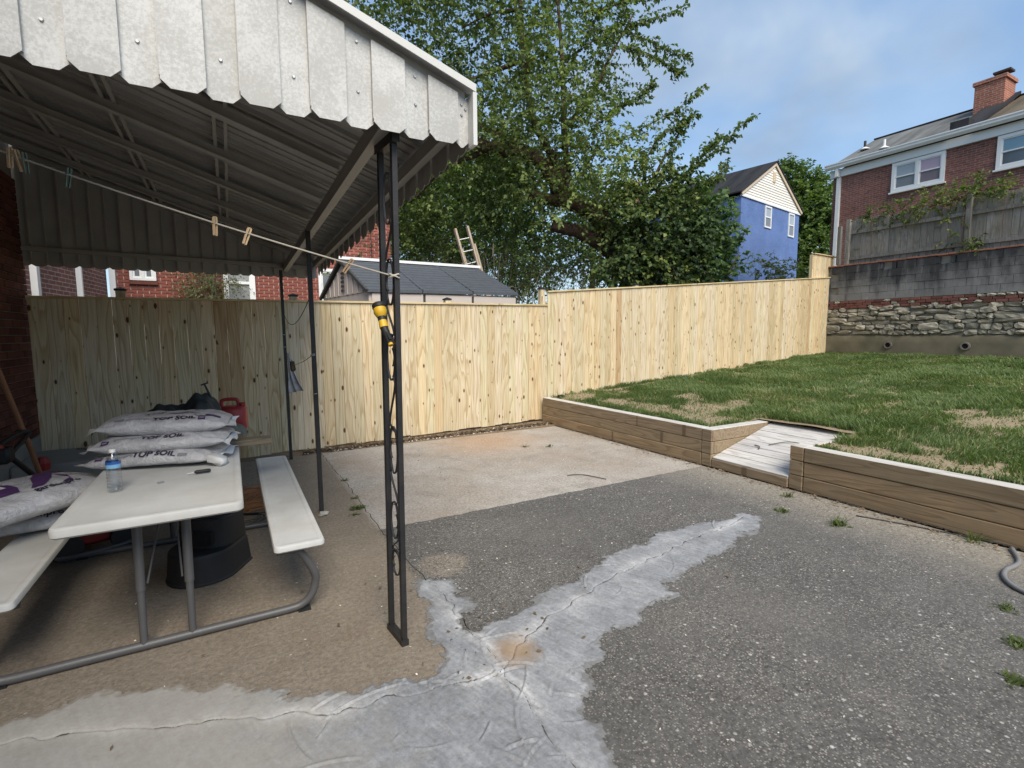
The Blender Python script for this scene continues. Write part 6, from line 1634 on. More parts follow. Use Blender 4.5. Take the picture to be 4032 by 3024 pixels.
# tools leaning on the house wall, far left
tp = thing('wooden_pole', 'long brown wooden pole leaning on the brick wall behind the soil bags', 'pole', (-1.47, 5.70, 0.0))
mb = MB(); mb.tube([(-1.44, 5.72, 0.02), (-1.50, 5.55, 0.62), (-1.62, 5.10, 1.80)], [0.021, 0.02, 0.018], 10); mb.build('handle', M['pole'], tp)
mb = MB(); mb.lathe([(0, 0), (0.05, 0), (0.055, 0.06), (0.03, 0.11), (0, 0.11)], 12, (-1.47, 5.68, 0.40)); mb.build('ferrule', M['red_metal'], tp)
tr_ = thing('string_trimmer', 'red and black string trimmer with a loop handle leaning at the far left', 'trimmer', (-1.50, 5.3, 0.0))
mb = MB(); mb.tube([(-1.60, 4.86, 0.90), (-1.54, 5.08, 0.70)], 0.03, 10); mb.build('upper_shaft', M['red_metal'], tr_)
mb = MB(); mb.tube([(-1.54, 5.08, 0.70), (-1.50, 5.22, 0.58), (-1.42, 5.45, 0.34), (-1.36, 5.62, 0.06)], 0.02, 10); mb.build('lower_shaft', M['black_plastic'], tr_)
mb = MB(); mb.tube(catmull([(-1.545, 5.06, 0.655), (-1.56, 5.15, 0.73), (-1.52, 5.42, 0.775), (-1.49, 5.52, 0.76), (-1.50, 5.44, 0.725), (-1.53, 5.20, 0.64), (-1.55, 5.02, 0.62)], 6), 0.017, 8); mb.build('loop_handle', M['black_plastic'], tr_, auto=50)
mb = MB(); mb.bbox(-1.56, -1.48, 5.02, 5.16, 0.60, 0.72, 0.02); mb.build('handle_clamp', M['black_plastic'], tr_, auto=40)
mb = MB(); mb.bbox(-1.77, -0.72, 5.98, 6.75, 0.0, 0.38, 0.012, jit=0.003); o = mb.build('concrete_block_step', M['concrete_step']); tag(o, 'low grey concrete ledge at the corner of the house wall and fence', 'ledge')
mb = MB(); mb.tube(catmull([(-1.30, 6.0, 0.50), (-1.0, 5.9, 0.478), (-0.7, 5.75, 0.458)], 6), 0.007, 6); mb.tube([(-0.7, 5.75, 0.458), (-0.62, 5.7, 0.38), (-0.60, 5.68, 0.0)], 0.007, 6); o = mb.build('stick', M['twig']); tag(o, 'thin dark stick pointing out behind the soil bags at the fence', 'stick')

# ------------------------------------------------------------------ clothesline with pegs
lp = catmull([(-1.78, 2.94, 2.60), (-0.762, 2.822, 2.277), (-0.414, 2.61, 2.142), (-0.031, 2.377, 1.998), (0.30, 2.345, 1.905), (0.658, 2.335, 1.835)], 8)
Lp = [Vector((-1.78, 3.05, 2.69)), Vector((0.668, 2.335, 1.825))]
def line_pt(px_t): return Lp[0].lerp(Lp[1], px_t) + Vector((0, 0, -0.05 * 4 * px_t * (1 - px_t)))
clo = thing('clothesline', 'thin cotton clothesline strung from the house wall to the front column', 'clothesline', tuple(Lp[1]))
mb = MB(); mb.tube([line_pt(i / 24) for i in range(25)], 0.0038, 6); mb.build('rope', M['rope'], clo)
mb = MB(); mb.tube([(0.686 + 0.022 * cos(2 * pi * k / 16), 2.328 + 0.022 * sin(2 * pi * k / 16), 1.826 + 0.004 * sin(k)) for k in range(16)], 0.004, 6, closed=True); mb.tube([(0.686 + 0.022 * cos(2 * pi * k / 16), 2.328 + 0.022 * sin(2 * pi * k / 16), 1.816 - 0.004 * sin(k)) for k in range(16)], 0.004, 6, closed=True); mb.build('knot', M['rope'], clo)
def peg(t, mat, label, tilt_, rz):
    p = line_pt(t)
    root = thing('clothespin', label, 'clothespin', tuple(p), rz, 'clothespins on the line')
    mt_ = Matrix.Rotation(tilt_, 4, 'Y')
    for s in (-1, 1):
        mb = MB(); poly = [(0.0015, 0.028), (0.0085, 0.024), (0.0085, -0.01), (0.0075, -0.052), (0.0025, -0.054), (0.0045, -0.01)]
        mb.prism([(s * a, b) for a, b in poly], lambda a, b: tuple(mt_ @ Vector((a, -0.0055, b))), lambda a, b: tuple(mt_ @ Vector((a, 0.0055, b)))); mb.build('peg_half', mat, root, world=False)
    mb = MB(); mb.tube([tuple(mt_ @ Vector((0.0105 * cos(2 * pi * k / 10), 0.0075 * sin(2 * pi * k / 10), -0.004))) for k in range(10)], 0.0012, 5, closed=True); mb.build('spring', M['steel'], root, world=False)
peg(0.437, M['pegwood'], 'pale wooden clothespin at the far left of the line beside a dark green one', 0.06, 0.9)
peg(0.447, M['pegwood'], 'pale wooden clothespin crossing the leftmost one on the line', -0.22, 0.7)
peg(0.456, M['peg_green'], 'dark green clothespin tucked behind the two leftmost wooden ones', -0.05, 0.4)
peg(0.512, M['peg_green'], 'dusty green plastic clothespin hanging alone on the line', 0.15, 0.5)
peg(0.716, M['pegwood'], 'upright wooden clothespin left of a tilted one mid line', 0.04, 0.8)
peg(0.766, M['pegwood'], 'tilted wooden clothespin right of the upright one mid line', 0.38, 0.5)
peg(0.930, m_simple('brown_peg', (0.30, 0.20, 0.11), 0.8, 0.25, 20), 'brown wooden clothespin slanting by the front column above the shed roof', 0.62, 0.2)

# hose nozzle hooked on the front column
nz = thing('hose_nozzle', 'black and yellow hose spray nozzle hung on the front iron column', 'nozzle', (0.652, 2.42, 1.55))
a, b, c, d = Vector((0.645, 2.47, 1.700)), Vector((0.652, 2.435, 1.62)), Vector((0.655, 2.41, 1.575)), Vector((0.668, 2.365, 1.508))
ax = (b - a).normalized()
mb = MB(); mb.tube([a, a + ax * 0.006, a + ax * 0.022, a + ax * 0.026], [0.030, 0.034, 0.034, 0.030], 18); mb.build('nozzle_head', M['black_plastic'], nz, auto=40)
mb = MB(); mb.tube([a + ax * 0.026, a + ax * 0.045, a + ax * 0.062, a + ax * 0.072], [0.031, 0.033, 0.027, 0.020], 18); mb.build('yellow_bulb', M['yellow'], nz, auto=40)
mb = MB(); mb.tube([a + ax * 0.072, a + ax * 0.092], [0.021, 0.020], 14); mb.build('collar', M['black_plastic'], nz, auto=40)
mb = MB(); mb.tube([a + ax * 0.092, a + ax * 0.128], [0.020, 0.022], 14); mb.build('yellow_ring', M['yellow'], nz, auto=40)
hh = (d - c).normalized(); mb = MB()
pts = []; rad = []
s0 = a + ax * 0.128
for i in range(21):
    t_ = i / 20; pts.append(s0.lerp(d, t_)); rad.append(0.0185 - 0.003 * t_ + (0.0016 if i % 2 else 0))
mb.tube(pts, rad, 14); mb.build('grip', M['black_plastic'], nz, auto=60)
mb = MB(); mb.bar(s0 + Vector((0.0, -0.02, -0.01)), s0.lerp(d, 0.75) + Vector((0, -0.03, 0)), 0.012, 0.006); mb.build('trigger', M['black_plastic'], nz)
mb = MB(); mb.tube([d, d + hh * 0.012], [0.012, 0.012], 12); mb.build('inlet', M['yellow'], nz)

# rag tied to the rear column, wires between the columns
def rag_fn(u, v):
    t_ = (v + 1) / 2; w = 0.02 + 0.11 * (1 - t_) ** 0.8
    x = 0.607 + (u + 1) / 2 * w * 1.25 * (0.55 + 0.45 * (1 - t_)) + 0.012 * sin(6 * u + 3 * v) * (1 - t_)
    return (x, 6.672 + 0.022 * sin(7 * u + 2 * v) * (1 - t_ * 0.8) - 0.02 * u * (1 - t_), 0.835 + 0.50 * t_ + 0.03 * (u + 1) * 0.5 * (1 - t_) * (1 - t_))
o = link('hanging_rag', cloth_blob('hanging_rag', M['cloth'], rag_fn, 18, 24)); tag(o, 'stained white rag hanging from the rear iron column', 'rag')
sm_ = o.modifiers.new('solid', 'SOLIDIFY'); sm_.thickness = 0.004
w_ = thing('string_loop', 'thin dark string slung between the middle and rear columns', 'string', (0.6, 5.6, 1.7))
mb = MB(); A_, B_ = Vector((0.605, 4.49, 1.87)), Vector((0.60, 6.69, 1.78)); mb.tube([A_.lerp(B_, i / 20) - Vector((0, 0, 0.19 * 4 * (i / 20) * (1 - i / 20) * (0.6 + 0.4 * (i / 20)))) for i in range(21)], 0.0035, 5); mb.build('upper_string', M['cable'], w_)
mb = MB(); A_, B_ = Vector((0.605, 4.49, 1.385)), Vector((0.60, 6.69, 1.20)); mb.tube([A_.lerp(B_, i / 20) - Vector((0, 0, 0.04 * 4 * (i / 20) * (1 - i / 20))) for i in range(21)], 0.0035, 5); mb.build('lower_string', M['rope'], w_)
mb = MB(); q = A_.lerp(B_, 0.72); mb.bbox(q.x - 0.02, q.x + 0.02, q.y - 0.03, q.y + 0.03, q.z - 0.10, q.z, 0.008, jit=0.012); mb.build('knotted_scrap', M['deadleaf'], w_)
mb = MB()
for (cx, cy, cz) in ((0.605, 4.478, 1.385), (0.605, 4.478, 1.375), (0.608, 4.478, 1.05), (0.583, 6.70, 1.55), (0.583, 6.70, 1.40)):
    mb.tube([(cx + 0.021 * cos(2 * pi * k / 12), cy + 0.021 * sin(2 * pi * k / 12), cz + 0.006 * cos(2 * pi * k / 12 + 1)) for k in range(12)], 0.003, 5, closed=True)
mb.build('wrapped_tie', M['rope'], w_)
mb = MB(); mb.bbox(0.585, 0.66, 4.40, 4.45, 0.0, 0.035, 0.012, jit=0.01); o = mb.build('stone_chip', M['pebble']); tag(o, 'pale broken stone chip at the foot of the middle iron column', 'stone')

# garden hose end at the right edge of the patio
mb = MB(); pts = catmull([(4.75, 1.22, 0.016), (4.50, 1.115, 0.015), (4.27, 1.115, 0.015), (4.115, 1.07, 0.015), (4.01, 0.97, 0.015), (3.99, 0.80, 0.015), (4.12, 0.55, 0.015), (4.5, 0.35, 0.015)], 8)
mb.tube(pts, 0.0145, 10); o = mb.build('garden_hose', M['hose'], smooth=True); tag(o, 'grey garden hose curling on the concrete at the right edge', 'hose')
mb = MB(); mb.tube([(4.10 + 0.33 * t_, 2.0 - 0.9 * t_ + 0.05 * sin(4 * t_), 0.006) for t_ in [i / 12 for i in range(13)]], 0.006, 6)
mb.v = [(x + 0.42, y + 0.12, z) for x, y, z in mb.v]; o = mb.build('black_cord', M['cable'], smooth=True); tag(o, 'thin black cord lying along the foot of the front timber wall', 'cord')

# weeds in the joints
def weed(label, x, y, z, n, R, H, seed, mat='leaf_olive', grassy=0.4):
    r = np.random.default_rng(seed); V = []; F = []; T = []
    for i in range(n):
        a = r.uniform(0, 2 * pi); el = r.uniform(0.15, 1.2); px, py = r.normal(0, R * 0.26, 2); py *= 0.6
        if r.random() < grassy + 0.2: L = H * r.uniform(0.5, 1.2); w = 0.003
        else: L = R * r.uniform(0.18, 0.42); w = L * 0.2
        d = np.array([cos(a) * cos(el), sin(a) * cos(el), sin(el)]); s = np.array([-sin(a), cos(a), 0])
        b = np.array([x + px, y + py, z]); m1 = b + d * L * 0.5; tip = b + d * L + np.array([0, 0, -0.25 * L * cos(el)])
        tip[2] = max(tip[2], z + 0.003); k = len(V)
        V += [b - s * w * 0.3, b + s * w * 0.3, m1 + s * w, m1 - s * w, tip]; F += [(k, k + 1, k + 2), (k, k + 2, k + 3), (k + 3, k + 2, k + 4)]; T += [r.uniform(0.1, 0.9)] * 5
    o = link('weed', np_mesh('weed', np.array(V), np.array(F), M[mat], tint=[q_ * 0.6 for q_ in T])); tag(o, label, 'weed', 'weeds growing in the patio joints')
weed('flat green weed in the joint just in front of the ramp', 4.53, 2.72, 0.0, 60, 0.10, 0.06, 1)
weed('straggly weed at the tip of the grey mortar patch', 4.10, 2.50, 0.0, 70, 0.13, 0.05, 2)
weed('bushiest patio weed between the mortar patch and the front timber wall', 4.20, 2.09, 0.0, 110, 0.15, 0.09, 3)
weed('weed sprouting against the front timber wall', 4.74, 1.42, 0.0, 60, 0.12, 0.13, 4)
weed('small weed pair left plant on the pale concrete near the fence', 3.47, 5.78, 0.0, 34, 0.09, 0.11, 5, grassy=0.1)
weed('small weed pair right plant on the pale concrete near the timber wall', 3.74, 5.62, 0.0, 34, 0.10, 0.07, 6, grassy=0.1)
weed('mossy weed strip beside the middle iron column', 0.92, 4.44, 0.0, 80, 0.13, 0.05, 7)
weed('low weed at the right edge below the hose', 3.70, 0.95, 0.0, 60, 0.10, 0.05, 8)
weed('dark weed clump at the right edge of the dark concrete', 3.32, 0.80, 0.0, 90, 0.12, 0.05, 9)
weed('lowest weed clump at the bottom right edge', 2.95, 0.70, 0.0, 70, 0.12, 0.05, 10)
for k_, (x, y) in enumerate(((0.86, 4.30), (0.96, 4.75), (0.99, 5.4))):
    weed(['tiny moss tuft nearest the middle column', 'tiny moss tuft in the long joint behind the middle column', 'tiny moss tuft in the long joint nearest the fence'][k_], x, y, 0.0, 40, 0.08, 0.03, 20 + k_)
weed('dry sprig growing at the timber wall end by the fence', 5.0, 7.15, 0.42, 26, 0.12, 0.22, 31, 'leaf_olive', 0.8)
def litter_stick(label, pts, rad, mat='twig'):
    mb = MB(); mb.tube(catmull(pts, 5), rad, 5); o = mb.build('stick', M[mat]); tag(o, label, 'stick')
litter_stick('long dark stick lying on the pale concrete by the dark pour', [(3.134, 4.336, 0.007), (3.22, 4.31, 0.010), (3.303, 4.258, 0.007), (3.36, 4.12, 0.009), (3.403, 4.011, 0.007)], 0.005)
litter_stick('short twig lying across the ramp boards', [(5.28, 3.42, 0.275), (5.40, 3.30, 0.315), (5.43, 3.18, 0.325), (5.40, 3.05, 0.315)], 0.005)
litter_stick('curled dark leaf stem on the left of the ramp', [(5.22, 3.55, 0.255), (5.20, 3.48, 0.253), (5.15, 3.45, 0.236)], 0.006)
mb = MB(); mb.bbox(-.06, .06, -.04, .04, 0, .05, .015, jit=.012); o = link('green_rag', mb.mesh('green_rag', m_simple('blue_green_scrap', (0.10, 0.17, 0.16), 0.8, 0.3, 10), True), None, True, (8.45, 7.42, 0.60)); tag(o, 'blue green scrap lying against the foot of the taller fence', 'scrap')
mb = MB(); mb.bbox(-.07, .06, -.02, .03, 0, .035, .008, jit=.012); o = link('dark_clod', mb.mesh('dark_clod', M['crackdirt_shade'], True), None, True, (5.05, 7.18, 0.43)); tag(o, 'dark dirt clod on the timber wall corner by the fence', 'clod')
mb = MB(); mb.bar((4.32, 1.03, 0.004), (4.40, 0.98, 0.004), 0.03, 0.003); o = mb.build('paper_scrap', M['whiteprint']); tag(o, 'white paper scrap on the concrete by the timber wall and hose', 'paper')
# ------------------------------------------------------------------ trees and climbers
def leaves_np(P, D, N, L, wr, fold, tint):
    """folded diamond leaves: P base, D direction, N normal"""
    S = np.cross(D, N); S /= np.linalg.norm(S, axis=1, keepdims=True) + 1e-9
    N2 = np.cross(S, D)
    W = (L * wr / 2)[:, None]; Lc = L[:, None]
    mid = P + D * Lc * 0.42
    V = np.stack([P, mid + S * W - N2 * W * fold * -1, P + D * Lc - N2 * Lc * 0.16, mid - S * W + N2 * W * fold], 1).reshape(-1, 3)
    n = len(P); o4 = np.arange(n)[:, None] * 4
    F = np.concatenate([o4 + np.array([[0, 1, 2]]), o4 + np.array([[0, 2, 3]])], 0)
    return V, F, np.repeat(tint, 4)
def nrmz(a): return a / (np.linalg.norm(a, axis=-1, keepdims=True) + 1e-9)
def twig_crown(blobs, per_m3, leaf_len, seed, twigL=(0.35, 0.8), nleaf=11, up=0.25, droop=0.35, wr=0.72, tintf=None, shell=0.55):
    r = np.random.default_rng(seed); Ps = []; Ds = []; Ls = []; Gs = []
    for (x, y, z, R) in blobs:
        n = max(4, int(per_m3 * R ** 2.4))
        d = nrmz(r.normal(0, 1, (n, 3))); rad = R * r.random(n) ** shell
        Ps.append(np.array([x, y, z]) + d * rad[:, None] * np.array([1, 1, 0.9])); 
        Ds.append(nrmz(d * 0.8 + r.normal(0, 0.55, (n, 3)) + np.array([0, 0, up])))
        Ls.append(r.uniform(*twigL, n)); Gs.append(np.clip(r.normal(0.45, 0.18) + r.normal(0, .1, n), 0, 1))
    P = np.concatenate(Ps); D = np.concatenate(Ds); L = np.concatenate(Ls); G = np.concatenate(Gs); n = len(P)
    k = np.arange(nleaf); tt = (k + 0.6) / nleaf
    base = P[:, None] + D[:, None] * (L[:, None, None] * tt[None, :, None]) - np.array([0, 0, 1]) * (droop * 0.35 * L[:, None] * tt[None] ** 2)[..., None]
    side = nrmz(np.cross(D, np.array([0, 0, 1.0]) + r.normal(0, 0.2, (n, 3))))
    sg = np.where(k % 2, 1.0, -1.0)
    ld = nrmz(D[:, None] * 0.55 + side[:, None] * sg[None, :, None] * 0.85 + r.normal(0, 0.35, (n, nleaf, 3)) - np.array([0, 0, droop]))
    nn = nrmz(np.array([0, 0, 1.0]) + r.normal(0, 0.55, (n, nleaf, 3)))
    ll = r.uniform(0.65, 1.25, (n, nleaf)) * leaf_len
    ti = np.clip(G[:, None] + r.normal(0, 0.18, (n, nleaf)), 0, 1)
    V, F, T = leaves_np(base.reshape(-1, 3), ld.reshape(-1, 3), nn.reshape(-1, 3), ll.ravel(), wr, 0.35, ti.ravel())
    # twig sticks: thin triangular prisms
    q0 = P; q1 = P + D * L[:, None] * 0.98 - np.array([0, 0, 1]) * (droop * 0.33 * L)[:, None]
    s = side * 0.0045; u = nrmz(np.cross(side, D)) * 0.0045
    TV = np.stack([q0 + s, q0 - s, q0 + u, q1 + s * .4, q1 - s * .4, q1 + u * .4], 1).reshape(-1, 3)
    o6 = np.arange(n)[:, None] * 6
    TF = np.concatenate([o6 + np.array([[0, 1, 4, 3]]), o6 + np.array([[1, 2, 5, 4]]), o6 + np.array([[2, 0, 3, 5]])], 0)
    return (V, F, T), (TV, TF)
def spray(path, seed, leaf_len, nside=14, sideL=0.35, per=9, wr=0.72, dens=1.0):
    """a long leafy shoot with short side twigs hanging off it"""
    r = np.random.default_rng(seed); pts = [np.array(p[:]) for p in catmull(path, 10)]; m = len(pts)
    Ps, Ds, Ls = [], [], []
    for i in range(nside):
        f = (i + 0.5) / nside; j = min(int(f * (m - 1)), m - 2); d = pts[j + 1] - pts[j]; d = d / np.linalg.norm(d)
        a = nrmz(r.normal(0, 1, 3)); sd = nrmz(np.cross(d, a)); Ps.append(pts[j]); Ds.append(nrmz(d * 0.9 + sd * 0.8 + np.array([0, 0, -.1]))); Ls.append(sideL * (1.15 - 0.75 * f) * r.uniform(0.6, 1.3))
    return pts, np.array(Ps), np.array(Ds), np.array(Ls)
def grow(name, label, cat, loc, group=None): return thing(name, label, cat, loc, 0, group)

CROWN = [(3.35,14.08,9.88,1.09),(4.27,13.51,9.51,1.33),(5.75,13.93,10.38,1.69),(5.64,13.77,8.43,1.43),(6.84,12.67,9.80,1.63),(6.50,12.07,7.93,1.57),(7.75,11.55,9.49,1.45),(7.47,10.92,7.68,1.39),(8.55,11.01,8.76,1.09),(6.21,12.07,6.49,1.45),(7.07,10.74,6.22,1.26),(7.99,10.28,6.67,0.91),(8.14,10.09,5.76,0.97),(5.95,13.28,5.71,1.43),(5.35,14.70,5.05,1.39),(7.07,13.18,5.32,1.21),(8.85,9.86,5.24,0.93),(7.14,12.4,5.30,1.00),(8.64,9.77,4.41,0.81),
         (5.0,14.9,4.3,1.1),(6.3,14.2,4.4,1.1),(7.2,13.4,4.1,1.0),(8.1,12.2,4.1,0.8),(4.3,15.2,5.9,1.1),(6.5,14.6,3.3,0.9),(8.3,10.0,4.9,0.7),(7.4,10.6,4.9,0.8),(6.8,11.1,5.5,0.8),(8.9,9.7,4.6,0.6),(4.6,13.6,11.6,1.5),(6.2,13.2,11.9,1.7),(7.8,11.8,11.2,1.4),(3.2,14.4,8.2,1.0),(4.4,14.2,7.2,1.2)]
SPARSE = [(9.22,10.72,9.48,0.85),(9.30,9.70,6.05,0.70),(9.26,9.63,5.24,0.58),(8.82,10.77,7.92,0.72),(8.9,10.6,10.3,0.9)]
mt = grow('mulberry_tree', 'big leaning broad crowned tree rising behind the fences over the shed', 'tree', (9.56, 9.95, 0.6))
TR = [(9.62, 9.85, 0.6), (9.56, 9.95, 2.52), (9.40, 10.16, 3.50), (8.96, 10.49, 4.23), (8.56, 10.78, 4.78), (7.89, 11.20, 5.15), (7.58, 11.19, 5.58), (7.09, 11.42, 6.15), (6.11, 11.87, 6.30), (5.0, 12.3, 6.6)]
def limb(path, r0, r1, k=6, n=9, seed=0, rough=0.10):
    r = random.Random(seed); pts = catmull(path, k); m = len(pts)
    for i, p in enumerate(pts): pts[i] = p + Vector((r.uniform(-1, 1), r.uniform(-1, 1), r.uniform(-1, 1))) * rough * (r0 + (r1 - r0) * i / m)
    return pts, [(r0 + (r1 - r0) * (i / (m - 1)) ** 0.8) * r.uniform(1 - rough, 1 + rough) for i in range(m)]
mb = MB(); p_, ra = limb(TR, 0.36, 0.13, 6, 12, 1, 0.10); mb.tube(p_, ra, 12)
mb.tube(*limb([(8.6, 10.75, 4.7), (8.04, 11.05, 4.97), (7.45, 11.30, 5.07), (6.95, 11.5, 5.16)], 0.20, 0.13, 5, 10, 2), 10)
mb.tube(*limb([(9.40, 10.2, 3.2), (8.93, 10.44, 3.68), (8.25, 10.76, 4.15), (7.5, 11.1, 4.36)], 0.22, 0.15, 5, 10, 3), 10)
mb.build('trunk', M['bark'], mt, smooth=True)
for i, (pth, a, b) in enumerate([([(7.92, 11.18, 5.1), (7.97, 11.11, 5.79), (7.83, 11.07, 6.80), (7.83, 11.14, 8.30), (7.82, 11.35, 10.08)], 0.13, 0.04),
        ([(7.94, 11.12, 5.6), (7.57, 11.28, 6.24), (7.20, 11.60, 7.21), (7.20, 12.05, 9.13), (7.16, 12.21, 10.9)], 0.14, 0.05),
        ([(7.09, 11.42, 6.15), (5.71, 12.68, 7.31), (4.79, 13.66, 8.32), (3.76, 14.36, 9.32)], 0.12, 0.03),
        ([(7.22, 11.95, 8.76), (6.35, 12.56, 8.45), (5.40, 13.18, 8.14), (4.76, 13.61, 7.69)], 0.07, 0.02),
        ([(7.16, 12.19, 10.10), (6.55, 12.64, 10.05), (5.92, 13.07, 9.75)], 0.06, 0.02),
        ([(8.56, 10.78, 4.78), (8.94, 10.12, 4.98), (9.36, 9.57, 5.24), (9.73, 9.34, 6.01)], 0.12, 0.03),
        ([(7.83, 11.07, 6.80), (8.47, 10.71, 7.70), (8.86, 10.47, 8.59), (9.4, 10.3, 9.6)], 0.07, 0.02),
        ([(6.11, 11.87, 6.30), (5.2, 12.9, 5.9), (4.6, 13.8, 5.2)], 0.09, 0.02), ([(9.3, 10.2, 3.6), (9.6, 10.0, 5.0), (9.5, 9.9, 6.2)], 0.12, 0.03)]):
    mb = MB(); mb.tube(*limb(pth, a, b, 6, 8, 10 + i), 8); mb.build('branch', M['bark'], mt, smooth=True)
SPR = [[(7.71,10.87,8.37),(8.93,10.39,9.23),(9.66,10.00,9.40),(10.63,9.62,9.87)], [(8.26,10.65,9.18),(9.43,10.08,9.00),(10.10,9.78,8.70),(10.66,9.45,8.56)], [(8.16,10.11,5.98),(9.29,9.55,6.66),(10.01,9.19,7.11),(10.61,8.92,7.67)],
       [(8.98,9.49,4.73),(9.93,8.92,5.37),(10.77,8.54,6.15),(11.45,8.23,6.83)], [(8.19,10.16,6.67),(8.72,9.92,7.12),(9.18,9.69,7.40),(9.49,9.55,7.68)], [(9.02,9.55,5.41),(9.47,9.40,6.32),(9.98,9.15,6.65),(10.30,9.01,6.94)],
       [(8.37,10.99,9.72),(9.11,10.60,9.95),(9.84,10.21,10.12),(10.58,9.82,10.29)], [(9.11,10.24,8.77),(9.71,9.87,8.53),(10.15,9.58,8.18),(10.30,9.49,8.15)], [(9.51,9.10,4.92),(10.14,8.82,5.59),(10.46,8.70,6.04),(10.78,8.56,6.38)],
       [(9.0,9.6,4.9),(9.6,9.3,5.5),(9.9,9.2,6.3),(10.05,9.1,6.9)], [(9.3,9.2,4.6),(10.1,8.8,4.95),(10.6,8.6,5.3),(10.9,8.5,5.7)], [(8.0,11.2,10.2),(8.9,10.8,10.6),(9.7,10.3,10.7),(10.6,9.8,10.8)]]
HI = [b_ for b_ in CROWN if b_[2] > 7.5]; LO = [b_ for b_ in CROWN if b_[2] <= 7.5]
(V, F, T), (TV, TF) = twig_crown(LO, 74, 0.115, 5, (0.4, 0.95), 12, 0.2, 0.45)
(V3, F3, T3), (TV3, TF3) = twig_crown(HI, 47, 0.12, 15, (0.5, 1.1), 13, 0.2, 0.5)
(V2, F2, T2), (TV2, TF2) = twig_crown(SPARSE, 42, 0.11, 6, (0.35, 0.8), 11, 0.25, 0.45)
sv_ = [(V, F, T), (V2, F2, T2), (V3, F3, T3)]; tv_ = [(TV, TF), (TV2, TF2), (TV3, TF3)]
def cat_parts(parts):
    Vs, Fs, Ts, o_ = [], [], [], 0
    for p in parts:
        Vs.append(p[0]); Fs.append(p[1] + o_); o_ += len(p[0])
        if len(p) > 2: Ts.append(p[2])
    return np.concatenate(Vs), np.concatenate(Fs), (np.concatenate(Ts) if Ts else None)
rs = np.random.default_rng(77); mbs = MB()
for i, pth in enumerate(SPR):
    pts, P, D, L = spray(pth, 100 + i, 0.11, 22, 0.42)
    mbs.tube([tuple(p) for p in pts], [0.016 - 0.012 * j / len(pts) for j in range(len(pts))], 5)
    # leaves along the shoot itself and its side twigs
    allP, allD = [], []
    for j in range(0, len(pts) - 1):
        d = nrmz(pts[j + 1] - pts[j])
        for _ in range(5):
            allP.append(pts[j] + (pts[j + 1] - pts[j]) * rs.random() + rs.normal(0, 0.03, 3)); allD.append(nrmz(d * 0.5 + rs.normal(0, 0.6, 3) + np.array([0, 0, -.45])))
    for q, d, l in zip(P, D, L):
        nl = int(4 + l * 22)
        mbs.tube([tuple(q), tuple(q + d * l)], [0.005, 0.002], 3)
        for s in range(nl):
            allP.append(q + d * l * (s + .5) / nl); allD.append(nrmz(d * 0.5 + rs.normal(0, 0.6, 3) + np.array([0, 0, -.45])))
    allP, allD = np.array(allP), np.array(allD); n = len(allP)
    sv_.append(leaves_np(allP, allD, nrmz(np.array([0, 0, 1.]) + rs.normal(0, .6, (n, 3))), rs.uniform(.07, .135, n), 0.7, 0.35, np.clip(rs.normal(.35, .2, n), 0, 1)))
V, F, T = cat_parts(sv_); o = link('foliage', np_mesh('foliage', V, F, M['leaf_mulberry'], tint=T), mt); o['kind'] = 'stuff'
V, F, _ = cat_parts(tv_); o = link('twigs', np_mesh('twigs', V, F, M['twig']), mt); o['kind'] = 'stuff'
mbs.build('shoots', M['twig'], mt)['kind'] = 'stuff'

def bushy(name, label, cat, loc, blobs, dens, leaf, mat, seed, twigL, nleaf, wr=0.75, up=0.25, droop=0.4, stems=(), twigmat='twig', group=None, foliage=True):
    root = grow(name, label, cat, loc, group)
    (V, F, T), (TV, TF) = twig_crown(blobs, dens, leaf, seed, twigL, nleaf, up, droop, wr)
    if foliage:
        o = link('foliage', np_mesh('foliage', V, F, M[mat], tint=T), root); o['kind'] = 'stuff'
    o = link('twigs', np_mesh('twigs', TV, TF, M[twigmat]), root); o['kind'] = 'stuff'
    for i, (pth, a, b) in enumerate(stems):
        mb = MB(); mb.tube(*limb(pth, a, b, 5, 7, seed + i, 0.08), 7); mb.build('stem' if a < 0.1 else 'trunk', M['bark' if twigmat == 'twig' else twigmat], root, smooth=True)
    return root
IVY = [(x_, max(y_, 7.36 + 0.0708 * (x_ - 4.92) + r_ + 0.35), z_, r_) for x_, y_, z_, r_ in [(8.71,9.02,3.30,0.70),(9.41,8.51,3.28,0.75),(9.13,9.01,4.20,0.66),(8.38,9.29,2.95,0.60),(9.70,8.97,4.70,0.52),(9.81,8.48,3.95,0.60),(9.01,8.70,2.90,0.62),(9.89,8.45,2.93,0.5),(9.5,9.1,5.3,0.42),(8.9,9.6,4.3,0.55),(9.5,8.9,3.7,0.7),(8.9,9.3,3.6,0.7)]]
bushy('ivy', 'dark ivy smothering the leaning tree base above the taller fence', 'ivy', (9.4, 9.0, 0.8), IVY, 330, 0.095, 'leaf_ivy', 21, (0.2, 0.5), 9, 1.0, 0.1, 0.7,
      [([(9.4, 9.0, 0.8), (9.3, 8.95, 2.4), (9.5, 9.0, 4.0), (9.6, 9.05, 5.2)], 0.05, 0.015)])
yl = np.random.default_rng(8); n = 160; tpar = yl.random(n)
cl = [np.array(p[:]) for p in catmull([(9.2, 9.95, 3.0), (8.85, 10.2, 3.75), (8.4, 10.45, 4.25)], 10)]
P = np.array([cl[int(t * (len(cl) - 1))] for t in tpar]) + yl.normal(0, 0.12, (n, 3))
V, F, T = leaves_np(P, nrmz(yl.normal(0, 1, (n, 3)) + np.array([0, 0, -.5])), nrmz(yl.normal(0, .5, (n, 3)) + np.array([-.3, -.8, .5])), yl.uniform(.06, .1, n), 1.0, .3, yl.uniform(.8, 1, n))
